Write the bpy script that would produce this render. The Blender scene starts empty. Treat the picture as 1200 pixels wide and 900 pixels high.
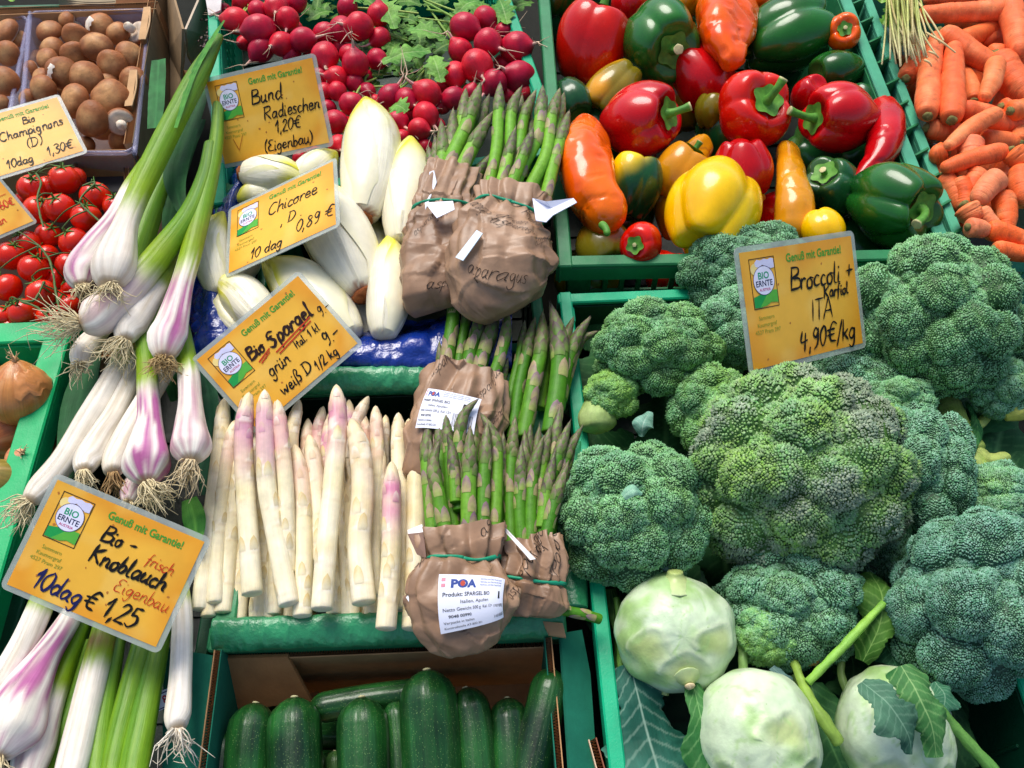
import bpy, math, random
import numpy as np
from mathutils import Vector, Matrix

# ---------------------------------------------------------------- camera, light, exposure
TILT = math.radians(33); DIST = .85; FPX = 1000.0
FW = np.array((0, math.sin(TILT), -math.cos(TILT))); UP = np.array((0, math.cos(TILT), math.sin(TILT)))
RT = np.array((1., 0, 0)); CAM = -DIST * FW
scene = bpy.context.scene
COL = scene.collection
cd = bpy.data.cameras.new('camera'); cam = bpy.data.objects.new('camera', cd); COL.objects.link(cam)
cam.matrix_world = Matrix(((RT[0], UP[0], -FW[0], CAM[0]), (RT[1], UP[1], -FW[1], CAM[1]), (RT[2], UP[2], -FW[2], CAM[2]), (0, 0, 0, 1)))
cd.sensor_width = 36; cd.lens = 36 * FPX / 1200; cd.clip_start = .02; cd.clip_end = 100
scene.camera = cam
SUN_EL, SUN_AZ = math.radians(56), math.radians(-22)      # high, from beyond the stall and a little to the left
w = bpy.data.worlds.new('World'); scene.world = w; w.use_nodes = True
nt = w.node_tree; bg = nt.nodes['Background']; sky = nt.nodes.new('ShaderNodeTexSky')
sky.sky_type = 'NISHITA'; sky.sun_disc = False; sky.sun_elevation = SUN_EL; sky.sun_rotation = SUN_AZ; sky.air_density = 1.0; sky.dust_density = 3.0
nt.links.new(sky.outputs[0], bg.inputs[0]); bg.inputs[1].default_value = .076
sl = bpy.data.lights.new('sun', 'SUN'); sun = bpy.data.objects.new('sun', sl); COL.objects.link(sun)
sl.energy = 1.35; sl.angle = math.radians(32); sl.color = (1, .96, .9)
sdir = Vector((math.sin(SUN_AZ) * math.cos(SUN_EL), math.cos(SUN_AZ) * math.cos(SUN_EL), math.sin(SUN_EL)))
sun.rotation_euler = sdir.to_track_quat('Z', 'Y').to_euler(); sun.location = sdir * 3
scene.view_settings.view_transform = 'Standard'; scene.view_settings.look = 'None'; scene.view_settings.gamma = 1
scene.view_settings.exposure = 1.2
scene.view_settings.use_curve_mapping = False

# ---------------------------------------------------------------- small maths
rng = np.random.default_rng(7); random.seed(7)
def S(px, py, z=0.0):
    """the point of the horizontal plane z seen at photo pixel px, py (1200 x 900)"""
    d = FW + (px - 600) / FPX * RT + (450 - py) / FPX * UP
    return CAM + d * ((z - CAM[2]) / d[2])
def sc(p): return float((np.asarray(p) - CAM) @ FW) / FPX           # metres per photo pixel there
def vd(x, y, t):
    """direction: x right, y down in the picture, t towards the viewer"""
    v = x * RT - y * UP - t * FW
    return v / np.linalg.norm(v)
def nrm(v): v = np.asarray(v, float); return v / (np.linalg.norm(v, axis=-1, keepdims=True) + 1e-12)
def hx(s):
    s = s.lstrip('#'); c = np.array([int(s[i:i + 2], 16) / 255 for i in (0, 2, 4)])
    return np.where(c <= .04045, c / 12.92, ((c + .055) / 1.055) ** 2.4)
def mix(a, b, t):
    t = np.clip(np.asarray(t, float), 0, 1)[..., None]
    return np.asarray(a) * (1 - t) + np.asarray(b) * t
def sstep(a, b, x): t = np.clip((np.asarray(x, float) - a) / (b - a), 0, 1); return t * t * (3 - 2 * t)
def vn(P, s=1.0, seed=0):
    """value noise, -1..1"""
    P = np.asarray(P, float) * s + seed * 17.31; i = np.floor(P).astype(np.int64); f = P - i; f = f * f * (3 - 2 * f); r = 0
    for dx in (0, 1):
        for dy in (0, 1):
            for dz in (0, 1):
                h = ((i[..., 0] + dx) * 374761393 + (i[..., 1] + dy) * 668265263 + (i[..., 2] + dz) * 2147483647 + seed * 974711) & 0xffffffff
                h = ((h ^ (h >> 13)) * 1274126177) & 0xffffffff; h = (h ^ (h >> 16)) & 0xffff
                wt = (f[..., 0] if dx else 1 - f[..., 0]) * (f[..., 1] if dy else 1 - f[..., 1]) * (f[..., 2] if dz else 1 - f[..., 2])
                r = r + wt * (h / 32767.5 - 1)
    return r
def fbm(P, s, seed=0, o=3): return sum(vn(P, s * 2 ** k, seed + k) * .5 ** k for k in range(o))
def cr(P, n, arc=True):
    """Catmull-Rom through the rows of P, n samples (even in arc length of the first three columns)"""
    P = np.asarray(P, float)
    if len(P) == 1: return np.repeat(P, n, 0)
    if len(P) == 2: P = np.array([P[0], (P[0] + P[1]) / 2, P[1]])
    Q = np.vstack([2 * P[0] - P[1], P, 2 * P[-1] - P[-2]]); k = len(P) - 1
    def ev(t):
        i = np.minimum(t.astype(int), k - 1); u = (t - i)[:, None]; a, b, c, d = Q[i], Q[i + 1], Q[i + 2], Q[i + 3]
        return .5 * ((2 * b) + (c - a) * u + (2 * a - 5 * b + 4 * c - d) * u ** 2 + (3 * b - 3 * c + d - a) * u ** 3)
    if not arc: return ev(np.linspace(0, k, n) if np.isscalar(n) else np.asarray(n) * k)
    t = np.linspace(0, k, 24 * k + 1); E = ev(t); L = np.concatenate([[0], np.cumsum(np.linalg.norm(np.diff(E[:, :3], axis=0), axis=1))])
    u = np.linspace(0, 1, n) if np.isscalar(n) else np.asarray(n)
    return ev(np.interp(u * L[-1], L, t))

# ---------------------------------------------------------------- mesh building
class B:
    """collects verts, quads, tris and colours; build() links them as ONE mesh object"""
    def __init__(s): s.v = []; s.q = []; s.t = []; s.c = []; s.n = 0; s.u = []
    def add(s, V, Q=None, T=None, C=(.8, .8, .8), U=None):
        V = np.asarray(V, float).reshape(-1, 3); s.v.append(V)
        if Q is not None and len(Q): s.q.append(np.asarray(Q, int).reshape(-1, 4) + s.n)
        if T is not None and len(T): s.t.append(np.asarray(T, int).reshape(-1, 3) + s.n)
        C = np.asarray(C, float); s.c.append(np.broadcast_to(C, V.shape) if C.ndim == 1 else C.reshape(-1, 3)); s.n += len(V)
        s.u.append(np.zeros((len(V), 2)) if U is None else np.asarray(U, float).reshape(-1, 2))
        return s
    def build(s, name, mat, parent=None, org=None, smooth=True, **tg):
        V = np.vstack(s.v); root = parent
        while root is not None and root.parent is not None: root = root.parent
        if root is not None: o0 = np.array(root['org'])
        else: o0 = np.asarray(org, float) if org is not None else V.mean(0)
        me = bpy.data.meshes.new(name); q = np.vstack(s.q) if s.q else np.zeros((0, 4), int); t = np.vstack(s.t) if s.t else np.zeros((0, 3), int)
        me.vertices.add(len(V)); me.vertices.foreach_set('co', (V - o0).astype(np.float32).ravel())
        me.loops.add(q.size + t.size); me.loops.foreach_set('vertex_index', np.concatenate([q.ravel(), t.ravel()]).astype(np.int32))
        me.polygons.add(len(q) + len(t))
        me.polygons.foreach_set('loop_start', np.concatenate([np.arange(len(q)) * 4, q.size + np.arange(len(t)) * 3]).astype(np.int32))
        me.polygons.foreach_set('use_smooth', np.full(len(q) + len(t), bool(smooth)))
        me.update(calc_edges=True); me.validate()
        a = me.color_attributes.new('Col', 'FLOAT_COLOR', 'POINT')
        a.data.foreach_set('color', np.hstack([np.vstack(s.c), np.ones((s.n, 1))]).astype(np.float32).ravel())
        a = me.attributes.new('along', 'FLOAT_VECTOR', 'POINT')
        a.data.foreach_set('vector', np.hstack([np.vstack(s.u), np.zeros((s.n, 1))]).astype(np.float32).ravel())
        me.materials.append(mat); ob = bpy.data.objects.new(name, me); COL.objects.link(ob)
        if parent is not None: ob.parent = parent
        else: ob.location = o0; ob['org'] = [float(x) for x in o0]
        for k, val in tg.items():
            if val: ob[dict(cat='category').get(k, k)] = val
        return ob
def thing(name, label, cat, p, group=None):
    o = bpy.data.objects.new(name, None); COL.objects.link(o); o.empty_display_size = .02; o.location = p; o['org'] = [float(x) for x in p]
    o['label'] = label; o['category'] = cat
    if group: o['group'] = group
    return o
def grid(N, M, wrap=False):
    i, j = np.meshgrid(np.arange(N - 1), np.arange(M if wrap else M - 1), indexing='ij'); k = (j + 1) % M
    return np.stack([i * M + j, i * M + k, (i + 1) * M + k, (i + 1) * M + j], -1).reshape(-1, 4)
def frames(P, up):
    T = nrm(np.gradient(P, axis=0)); s = np.cross(T, np.broadcast_to(up, T.shape))
    bad = np.linalg.norm(s, axis=1) < 1e-4; s[bad] = np.cross(T[bad], (.3, .8, .1)); s = nrm(s); u = np.cross(s, T)
    return T, s, u                                  # u: as near to `up` as possible
def sweep(b, ctrl, rad, N=24, M=12, mod=None, col=(.8, .8, .8), cap=(1, 1), flat=1., up=None, disp=None):
    """a tube through ctrl; cap = end rounding in radii (0: cut flat); mod(t,phi), col(t,phi,P), disp(P,nrm,t,phi)"""
    C = np.column_stack([np.asarray(ctrl, float), np.asarray(rad, float)])
    Lr = np.sum(np.linalg.norm(np.diff(C[:, :3], axis=0), axis=1)) + 1e-9
    n0 = 5 if cap[0] else 1; n1 = 5 if cap[1] else 1; f0 = cap[0] * C[0, 3] / Lr; f1 = cap[1] * C[-1, 3] / Lr; f0 = min(f0, .45); f1 = min(f1, .45)
    a = np.linspace(0, math.pi / 2, 6)[:-1]
    t = np.concatenate([f0 * (1 - np.cos(a)) if cap[0] else [0.], np.linspace(f0, 1 - f1, N)[(0 if cap[0] else 1):(N if cap[1] else N - 1)], 1 - (f1 * (1 - np.cos(a)))[::-1] if cap[1] else [1.]])
    E = cr(C, t); P = E[:, :3]; r = E[:, 3].copy()
    if cap[0]: u = np.clip(t / f0, 0, 1); r *= np.sqrt(np.maximum(1 - (1 - u) ** 2, 1e-4))
    if cap[1]: u = np.clip((1 - t) / f1, 0, 1); r *= np.sqrt(np.maximum(1 - (1 - u) ** 2, 1e-4))
    Tn, sx, uz = frames(P, -FW if up is None else up)
    ph = np.linspace(0, 2 * math.pi, M, endpoint=False); tt = t[:, None] + 0 * ph; pp = ph + 0 * t[:, None]
    R = r[:, None] * (mod(tt, pp) if mod else 1)
    nn = sx[:, None] * np.sin(pp)[..., None] + uz[:, None] * np.cos(pp)[..., None] * flat
    V = P[:, None] + nn * R[..., None]
    if disp is not None: V = V + nrm(nn) * disp(V, tt, pp)[..., None]
    c = col(tt, pp, V) if callable(col) else np.broadcast_to(np.asarray(col, float), V.shape)
    n = len(t); q = grid(n, M, True); V = V.reshape(-1, 3); c = c.reshape(-1, 3); U = np.stack([tt * Lr, pp * C[:, 3].mean()], -1).reshape(-1, 2)
    V = np.vstack([V, P[0], P[-1]]); c = np.vstack([c, c[:M].mean(0), c[-M:].mean(0)]); U = np.vstack([U, U[0], U[-1]])
    j = np.arange(M); k = (j + 1) % M
    tr = np.vstack([np.stack([k, j, np.full(M, n * M)], -1), np.stack([(n - 1) * M + j, (n - 1) * M + k, np.full(M, n * M + 1)], -1)])
    b.add(V, q, tr, c, U); return V[:n * M].reshape(n, M, 3)
def box(b, c, ax, ay, az, col, bev=0.0):
    """box at centre c with half-axis vectors; bev chamfers the edges"""
    c, ax, ay, az = [np.asarray(x, float) for x in (c, ax, ay, az)]
    if not bev:
        V = [c + i * ax + j * ay + k * az for i in (-1, 1) for j in (-1, 1) for k in (-1, 1)]
        return b.add(V, [(0, 1, 3, 2), (4, 6, 7, 5), (0, 4, 5, 1), (2, 3, 7, 6), (0, 2, 6, 4), (1, 5, 7, 3)], None, col)
    l = [np.linalg.norm(x) for x in (ax, ay, az)]; u = [x / (m + 1e-9) for x, m in zip((ax, ay, az), l)]; V = []; idx = {}
    for i in (-1, 1):
        for j in (-1, 1):
            for k in (-1, 1):
                s = (i, j, k)
                for d in range(3):
                    p = c.copy()
                    for e in range(3): p = p + s[e] * u[e] * (l[e] - (0 if e == d else min(bev, l[e] * .9)))
                    idx[s, d] = len(V); V.append(p)
    Q = []; T = []
    for d in range(3):
        e, f = (d + 1) % 3, (d + 2) % 3
        for sd in (-1, 1):
            L = []
            for se, sf in ((-1, -1), (1, -1), (1, 1), (-1, 1)):
                s = [0, 0, 0]; s[d] = sd; s[e] = se; s[f] = sf; L.append(idx[tuple(s), d])
            Q.append(L if sd > 0 else L[::-1])
        for se in (-1, 1):
            for sf in (-1, 1):
                A = [0, 0, 0]; A[e] = se; A[f] = sf; A[d] = -1; C2 = list(A); C2[d] = 1
                L = [idx[tuple(A), e], idx[tuple(C2), e], idx[tuple(C2), f], idx[tuple(A), f]]; Q.append(L if se * sf < 0 else L[::-1])
    for i in (-1, 1):
        for j in (-1, 1):
            for k in (-1, 1):
                L = [idx[(i, j, k), d] for d in range(3)]; T.append(L if i * j * k > 0 else L[::-1])
    return b.add(V, Q, T, col)
def plank(b, p, q, z0, z1, th, col, bev=0.0, side=0.0):
    """upright board from p to q (xy), z0..z1, thickness th, shifted sideways"""
    p = np.array(p[:2], float); q = np.array(q[:2], float); d = q - p; L = np.linalg.norm(d); d /= L; n = np.array((d[1], -d[0])); m = (p + q) / 2 + n * side
    return box(b, (m[0], m[1], (z0 + z1) / 2), (*(d * L / 2), 0), (*(n * th / 2), 0), (0, 0, (z1 - z0) / 2), col, bev)

# ---------------------------------------------------------------- materials
def mat(name, rough=.5, spec=.5, coat=0, coatr=.08, sss=0, sssc=(.8, .8, .8), var=.12, vs=60, bump=.0, bs=200, bd=.002, streak=None, speck=None, tint=None, alpha=1, trans=0, rvar=.0, emit=0, ior=1.45, sheen=0):
    """base colour = the mesh's own colour x procedural variation; streak=(scale along, scale round, amount, bump) uses the along attribute"""
    m = bpy.data.materials.new(name); m.use_nodes = True; t = m.node_tree; N = t.nodes; L = t.links; p = N['Principled BSDF']
    at = N.new('ShaderNodeAttribute'); at.attribute_name = 'Col'; tc = N.new('ShaderNodeNewGeometry'); out = at.outputs['Color']
    pos = tc.outputs['Position']
    def noise(scale, src=pos, det=3, rough_=.6):
        n = N.new('ShaderNodeTexNoise'); n.inputs['Scale'].default_value = scale; n.inputs['Detail'].default_value = det; n.inputs['Roughness'].default_value = rough_; L.new(src, n.inputs['Vector']); return n.outputs['Fac']
    def rng_(s, a, b_, c, d):
        n = N.new('ShaderNodeMapRange'); L.new(s, n.inputs[0]); n.inputs[1].default_value = a; n.inputs[2].default_value = b_; n.inputs[3].default_value = c; n.inputs[4].default_value = d; return n.outputs[0]
    def mul(c, f):
        n = N.new('ShaderNodeVectorMath'); n.operation = 'SCALE'; L.new(c, n.inputs[0]); L.new(f, n.inputs['Scale']); return n.outputs[0]
    if var: out = mul(out, rng_(noise(vs), .3, .7, 1 - var, 1 + var))
    h = None
    if streak:
        al = N.new('ShaderNodeAttribute'); al.attribute_name = 'along'; mp = N.new('ShaderNodeMapping'); L.new(al.outputs['Vector'], mp.inputs[0]); mp.inputs['Scale'].default_value = (streak[0], streak[1], 1)
        s_ = noise(1, mp.outputs[0], 4); out = mul(out, rng_(s_, .3, .7, 1 - streak[2], 1 + streak[2])); h = rng_(s_, 0, 1, 0, streak[3])
    if speck:      # (colour, scale, threshold)
        n = N.new('ShaderNodeTexVoronoi'); n.inputs['Scale'].default_value = speck[1]; L.new(pos, n.inputs['Vector'])
        mx = N.new('ShaderNodeMix'); mx.data_type = 'RGBA'; L.new(rng_(n.outputs['Distance'], speck[2] * .6, speck[2], speck[3] if len(speck) > 3 else 1, 0), mx.inputs[0]); L.new(out, mx.inputs[6]); mx.inputs[7].default_value = (*speck[0], 1); out = mx.outputs[2]
    L.new(out, p.inputs['Base Color']); p.inputs['Roughness'].default_value = rough; p.inputs['Specular IOR Level'].default_value = spec; p.inputs['IOR'].default_value = ior
    if rvar: L.new(rng_(noise(vs * 1.7), .3, .7, max(0, rough - rvar), rough + rvar), p.inputs['Roughness'])
    p.inputs['Coat Weight'].default_value = coat; p.inputs['Coat Roughness'].default_value = coatr
    if sss: p.inputs['Subsurface Weight'].default_value = sss; p.inputs['Subsurface Radius'].default_value = sssc; p.inputs['Subsurface Scale'].default_value = .004
    if alpha < 1: p.inputs['Alpha'].default_value = alpha
    if trans: p.inputs['Transmission Weight'].default_value = trans
    if sheen: p.inputs['Sheen Weight'].default_value = sheen
    if bump:
        n_ = noise(bs, det=4); hh = rng_(n_, 0, 1, 0, bump)
        if h is None: h = hh
        else:
            a = N.new('ShaderNodeMath'); L.new(h, a.inputs[0]); L.new(hh, a.inputs[1]); h = a.outputs[0]
    if h is not None:
        bn = N.new('ShaderNodeBump'); bn.inputs['Strength'].default_value = 1; bn.inputs['Distance'].default_value = bd; L.new(h, bn.inputs['Height']); L.new(bn.outputs[0], p.inputs['Normal'])
        if coat: L.new(bn.outputs[0], p.inputs['Coat Normal'])
    return m
M = dict(
    table=mat('dark_cloth', .9, .2, bump=.5, bs=700, bd=.001),
    crate=mat('crate_plastic', .42, .35, var=.16, vs=28, bump=.35, bs=500, bd=.0006, rvar=.12),
    board=mat('corrugated_board', .85, .2, var=.12, vs=50, bump=.4, bs=300, bd=.0008),
    film=mat('glossy_film', .2, .5, coat=.8, coatr=.06, var=.12, vs=60, bump=.7, bs=90, bd=.003),
    wrap=mat('green_wrapping', .3, .5, coat=.35, coatr=.15, var=.2, vs=60, bump=.8, bs=170, bd=.0016),
    clear=mat('clear_wrap', .12, .8, var=0, bump=1, bs=160, bd=.004, alpha=.16),
    punnet=mat('punnet_plastic', .12, .7, var=.05, bump=.2, bs=90, bd=.001, alpha=.30),
    mush=mat('mushroom_skin', .5, .3, sss=.1, sssc=(.5, .3, .2), var=.22, vs=110, bump=.5, bs=260, bd=.0012, speck=(hx('#4a2a18'), 330, .16, .55)),
    tomato=mat('tomato_skin', .25, .35, coat=.3, coatr=.06, sss=.15, sssc=(.8, .1, .05), var=.06, vs=40, bump=.06, bs=120, bd=.001),
    green=mat('green_stem', .55, .4, var=.2, vs=200, bump=.4, bs=400, bd=.0006),
    radish=mat('radish_skin', .38, .3, coat=.12, coatr=.2, sss=.12, sssc=(.7, .15, .2), var=.2, vs=90, bump=.25, bs=220, bd=.001, streak=(60, 900, .12, .2)),
    root=mat('fine_root', .8, .2, var=.25, vs=300),
    leaf=mat('salad_leaf', .55, .25, var=.28, vs=110, bump=.8, bs=240, bd=.0016),
    waxleaf=mat('waxy_leaf', .55, .15, var=.15, vs=60, bump=.35, bs=170, bd=.001, streak=(15, 600, .12, .25)),
    chicory=mat('chicory_leaf', .32, .5, coat=.15, coatr=.25, sss=.25, sssc=(.8, .75, .4), var=.07, vs=40, bump=.25, bs=90, bd=.0015, streak=(14, 420, .07, .5)),
    garlic=mat('garlic_skin', .42, .35, coat=.06, coatr=.3, sss=.15, sssc=(.8, .6, .6), var=.08, vs=60, bump=.15, bs=200, bd=.0008, streak=(18, 700, .1, .5)),
    white_sp=mat('white_asparagus_skin', .38, .45, coat=.1, coatr=.25, sss=.25, sssc=(.8, .7, .4), var=.1, vs=90, bump=.3, bs=190, bd=.0008, streak=(25, 900, .07, .35)),
    green_sp=mat('green_asparagus_skin', .5, .28, coat=.08, coatr=.3, sss=.08, sssc=(.3, .6, .1), var=.18, vs=150, bump=.4, bs=330, bd=.0007, streak=(30, 1300, .1, .3)),
    paper=mat('brown_wrap_paper', .45, .4, coat=.15, coatr=.25, var=.2, vs=45, bump=.35, bs=350, bd=.0005),
    pepper=mat('pepper_skin', .24, .32, coat=.42, coatr=.07, sss=.06, sssc=(.8, .2, .05), var=.10, vs=45, bump=.14, bs=75, bd=.0012, rvar=.06),
    carrot=mat('carrot_skin', .5, .25, coat=.05, coatr=.25, sss=.12, sssc=(.8, .3, .05), var=.13, vs=90, bump=.35, bs=140, bd=.001, streak=(650, 60, .1, .9)),
    bud=mat('broccoli_bud', .5, .35, var=.28, vs=70),
    stalk=mat('pale_stalk', .5, .4, sss=.1, sssc=(.4, .6, .2), var=.16, vs=120, bump=.4, bs=200, bd=.001, streak=(30, 500, .1, .3)),
    kohl=mat('kohlrabi_skin', .36, .4, coat=.15, coatr=.2, sss=.15, sssc=(.5, .7, .4), var=.16, vs=55, bump=.6, bs=70, bd=.0016, speck=(hx('#7f9a5a'), 120, .08, .5)),
    courg=mat('courgette_skin', .3, .35, coat=.3, coatr=.14, var=.28, vs=35, bump=.25, bs=240, bd=.0008, speck=(hx('#8fae68'), 560, .2, .5), streak=(14, 420, .35, .3)),
    onion=mat('onion_skin', .32, .5, coat=.2, coatr=.2, sss=.1, sssc=(.8, .4, .1), var=.12, vs=50, bump=.3, bs=160, bd=.0008, streak=(25, 600, .16, .3)),
    card=mat('sign_card', .5, .35, coat=.25, coatr=.15, var=.07, vs=30, bump=.05, bs=60, bd=.001),
    lam=mat('laminate_edge', .15, .6, var=.08, vs=70, bump=.2, bs=90, bd=.001, alpha=.42),
    ink=mat('ink', .5, .3, var=.08, vs=100),
    label=mat('paper_label', .55, .35, var=.02, vs=40),
    band=mat('rubber_band', .5, .4, var=.1, vs=200),
)

# ---------------------------------------------------------------- writing
GL = {
'B': (7, "1,10 1,0|1,10 5,9.6 5.4,7 1.5,5.3|1.5,5.3 6.5,4.5 6.3,1 1,0"), 'R': (7, "1,10 1,0|.3,9.5 5.5,9.8 5.6,6.8 1.2,5|1.8,5 6.5,0"),
'K': (7, "1,10 1,0|6,9 1.2,5|1.5,5 6.5,0"), 'C': (7, "6.3,9 3.5,10 1,6.5 1.2,2 4,0 6.5,1.5"), 'S': (7, "6.2,9 3.5,10 1.8,8 3.8,5.3 5.6,2.8 3.5,0 .8,1.2"),
'D': (8, "1.5,10 1.3,0|.3,9.8 5,9.2 7,5 4.5,.8 .3,0"), 'E': (6, "5.5,9.5 2.5,9.8 1.2,7.5 3.5,5.4|3.5,5.4 .8,4 1.2,.8 5.8,.6"), 'I': (3, "1.5,10 1.5,0"),
'J': (5, "1,10 5,10|3.5,10 3.4,2 2,-1 .5,1"), 'T': (6.5, "0,10 6,10|3,10 3,0"), 'A': (7, "0,0 3.3,10|3.3,10 6.5,0|1.3,3.5 5.2,3.5"),
'a': (5.5, "4.3,4.6 2.2,5 .7,2.5 2,.1 4,2 4.4,4.6|4.4,4.8 4.3,1 5.5,.2"), 'b': (5, "1,10 .9,.3|.9,3 2.8,5 4.5,2.8 2.8,0 .9,.8"), 'c': (4.5, "4,4.4 2.2,5 .7,2.5 2,0 4.5,.8"),
'd': (5.5, "4.3,4.4 2.2,5 .7,2.4 2.2,0 4.2,1.8|4.5,10 4.4,1 5.5,.2"), 'e': (4.8, ".8,2.6 3.8,3 3.2,5 1.4,4.6 .8,2 2.2,0 4.8,1"), 'f': (4, "4,9.5 2.6,10 2,7 1.8,0 1.5,-3|.2,4.8 3.6,5"),
'g': (5.5, "4.3,4.6 2.2,5 .7,2.5 2.2,.2 4,2 4.4,4.8|4.4,4.8 4.2,-2 2.4,-4 .8,-2.6"), 'h': (5.3, "1,10 .8,0|.9,3 2.8,5 4.2,4 4.1,1 5.3,.1"), 'i': (2.6, "1,4.8 1,.6 2.4,.2|1.1,7.2 1.3,7.8"),
'k': (5, "1,10 .8,0|4,5 1,2.4|1.6,2.8 4.6,0"), 'l': (2.8, "1,10 1,1 2.6,.2"), 'm': (8, "1,5 .9,0|.9,3 2.6,5 3.6,4 3.6,0|3.6,3 5.4,5 6.4,4 6.6,1 8,.1"), 'n': (5.5, "1,5 .9,0|.9,3 2.8,5 4.2,4 4.2,1 5.5,.1"),
'o': (5, "2.8,5 .8,3.6 1.2,.4 3.4,.2 4.2,3 2.6,5 4.8,4.6"), 'p': (5, "1,5 .8,-4|.9,3 2.8,5 4.5,2.8 2.8,0 .9,.8"), 'r': (4, "1,5 .9,0|.9,3 2.4,4.9 4,4.6"), 's': (4, "3.6,4.6 1.6,5 1.2,3.4 3.2,2 2.8,.1 .6,.4"),
't': (3.6, "1.8,8 1.6,1 3.2,.1|.2,5.2 3.4,5.4"), 'u': (5.5, "1,5 1,1 2.4,0 4,2|4.2,5 4.2,1 5.5,.2"), 'v': (5, ".6,5 2.2,0|2.2,0 4.4,5"), 'w': (7, ".6,5 1.8,0 3.4,4 4.6,0 6.4,5"), 'z': (4.6, ".6,5 4.2,5|4.2,5 .6,0|.6,0 4.6,0"),
'\u00fc': (5.5, "1,5 1,1 2.4,0 4,2|4.2,5 4.2,1 5.5,.2|1.4,7 1.6,7.6|3.6,7 3.8,7.6"), '\u00df': (5.5, "1,-2 1,7 2.6,10 4.4,8 2.6,5.4 4.8,3.4 4.2,.4 2.2,.4"),
'0': (5.5, "3,10 .8,7 .8,3 2.8,0 4.9,4 4.6,8.6 3,10"), '1': (4, ".3,6 2.4,10|2.4,10 2.2,0"), '2': (5.5, ".8,8 2.6,10 4.6,8 .6,.2|.6,.2 5.4,.2"), '3': (5.5, ".8,9 3,10 4.4,8 2.2,5.6 4.8,3 2.8,0 .6,1"),
'4': (6, "1.6,9 .8,4 5.4,4.4|4,8 3.6,-1"), '5': (5.5, "4.8,10 1.6,9.8|1.6,9.8 1.2,5.6|1.2,5.6 3.8,6 4.8,3 2.8,0 .6,.8"), '6': (5.5, "4,10 1.4,5.6 .8,2 2.8,0 4.8,2.2 3,4.8 1,3"), '8': (5.5, "4.6,8.6 2.6,10 1.2,7.8 4.6,3.4 3,0 .9,2 4.4,7.6"),
'9': (5.5, "4.6,8 2.4,10 .9,7 2.8,5 4.6,8|4.7,9.4 4.2,2 2,-.6"), '\u20ac': (7.5, "6.8,8.8 4.4,9.8 2.2,6 2.8,1.4 6.4,.6|.3,6.2 5.4,6.6|.2,3.8 5,4.2"), ',': (2.6, "1.4,.8 .6,-2.4"), '.': (2.4, "1,.2 1.3,.5"), ':': (2.4, "1,.4 1.2,.8|1,4 1.2,4.4"),
'-': (6, "1,4.4 5,4.8"), '+': (5.5, ".6,4.6 5,4.8|2.8,7 2.7,2.2"), '(': (3.4, "3,11 1,7 1,2 2.8,-1.4"), ')': (3.4, ".6,11 2.6,7 2.4,2 .4,-1.4"), '/': (4, "3.8,11 .4,-2"), ' ': (3.5, ""), '!': (2.6, "1.3,10 1.2,3|1.2,.2 1.3,.5")}
def hand(b, text, fn, x, y, size, pen, col, slant=.18, rot=0., wob=.25, lift=0.):
    """freehand marker writing: ribbons laid on a surface through fn(x, y, lift)"""
    k = size / 10.; cx = 0.; ca, sa = math.cos(rot), math.sin(rot)
    for ch in text:
        wd, st = GL.get(ch, GL[' '])
        jy = random.uniform(-wob, wob); js = random.uniform(.94, 1.06)
        for s_ in [q for q in st.split('|') if q]:
            P = np.array([[float(v) for v in p.split(',')] for p in s_.split()])
            P = P * js + rng.normal(0, .12, P.shape); P[:, 0] += cx + P[:, 1] * slant; P[:, 1] += jy
            n = max(4, 4 * len(P)); Q = cr(np.column_stack([P, np.zeros(len(P))]), n)[:, :2] * k
            T = nrm(np.gradient(Q, axis=0)); Nn = np.column_stack([-T[:, 1], T[:, 0]]); u = np.linspace(0, 1, n)
            wv = pen / 2 * (1 + .25 * np.sin(u * 7 + random.random() * 6)) * np.clip(np.minimum(u, 1 - u) * 8 + .55, 0, 1)
            Q = np.vstack([Q[0] - T[0] * pen * .35, Q, Q[-1] + T[-1] * pen * .35]); Nn = np.vstack([Nn[0], Nn, Nn[-1]]); wv = np.concatenate([[pen * .18], wv, [pen * .18]]); n += 2
            A = Q + Nn * wv[:, None]; C = Q - Nn * wv[:, None]; L = np.stack([C, A], 1).reshape(-1, 2)
            X = x + L[:, 0] * ca - L[:, 1] * sa; Y = y + L[:, 0] * sa + L[:, 1] * ca
            V = np.array([fn(a_, b_, lift) for a_, b_ in zip(X, Y)]); i = np.arange(n - 1) * 2
            b.add(V, np.stack([i, i + 2, i + 3, i + 1], -1), None, col)
            lift += .00001
        cx += wd
    return cx * k
_tc = {}
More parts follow.
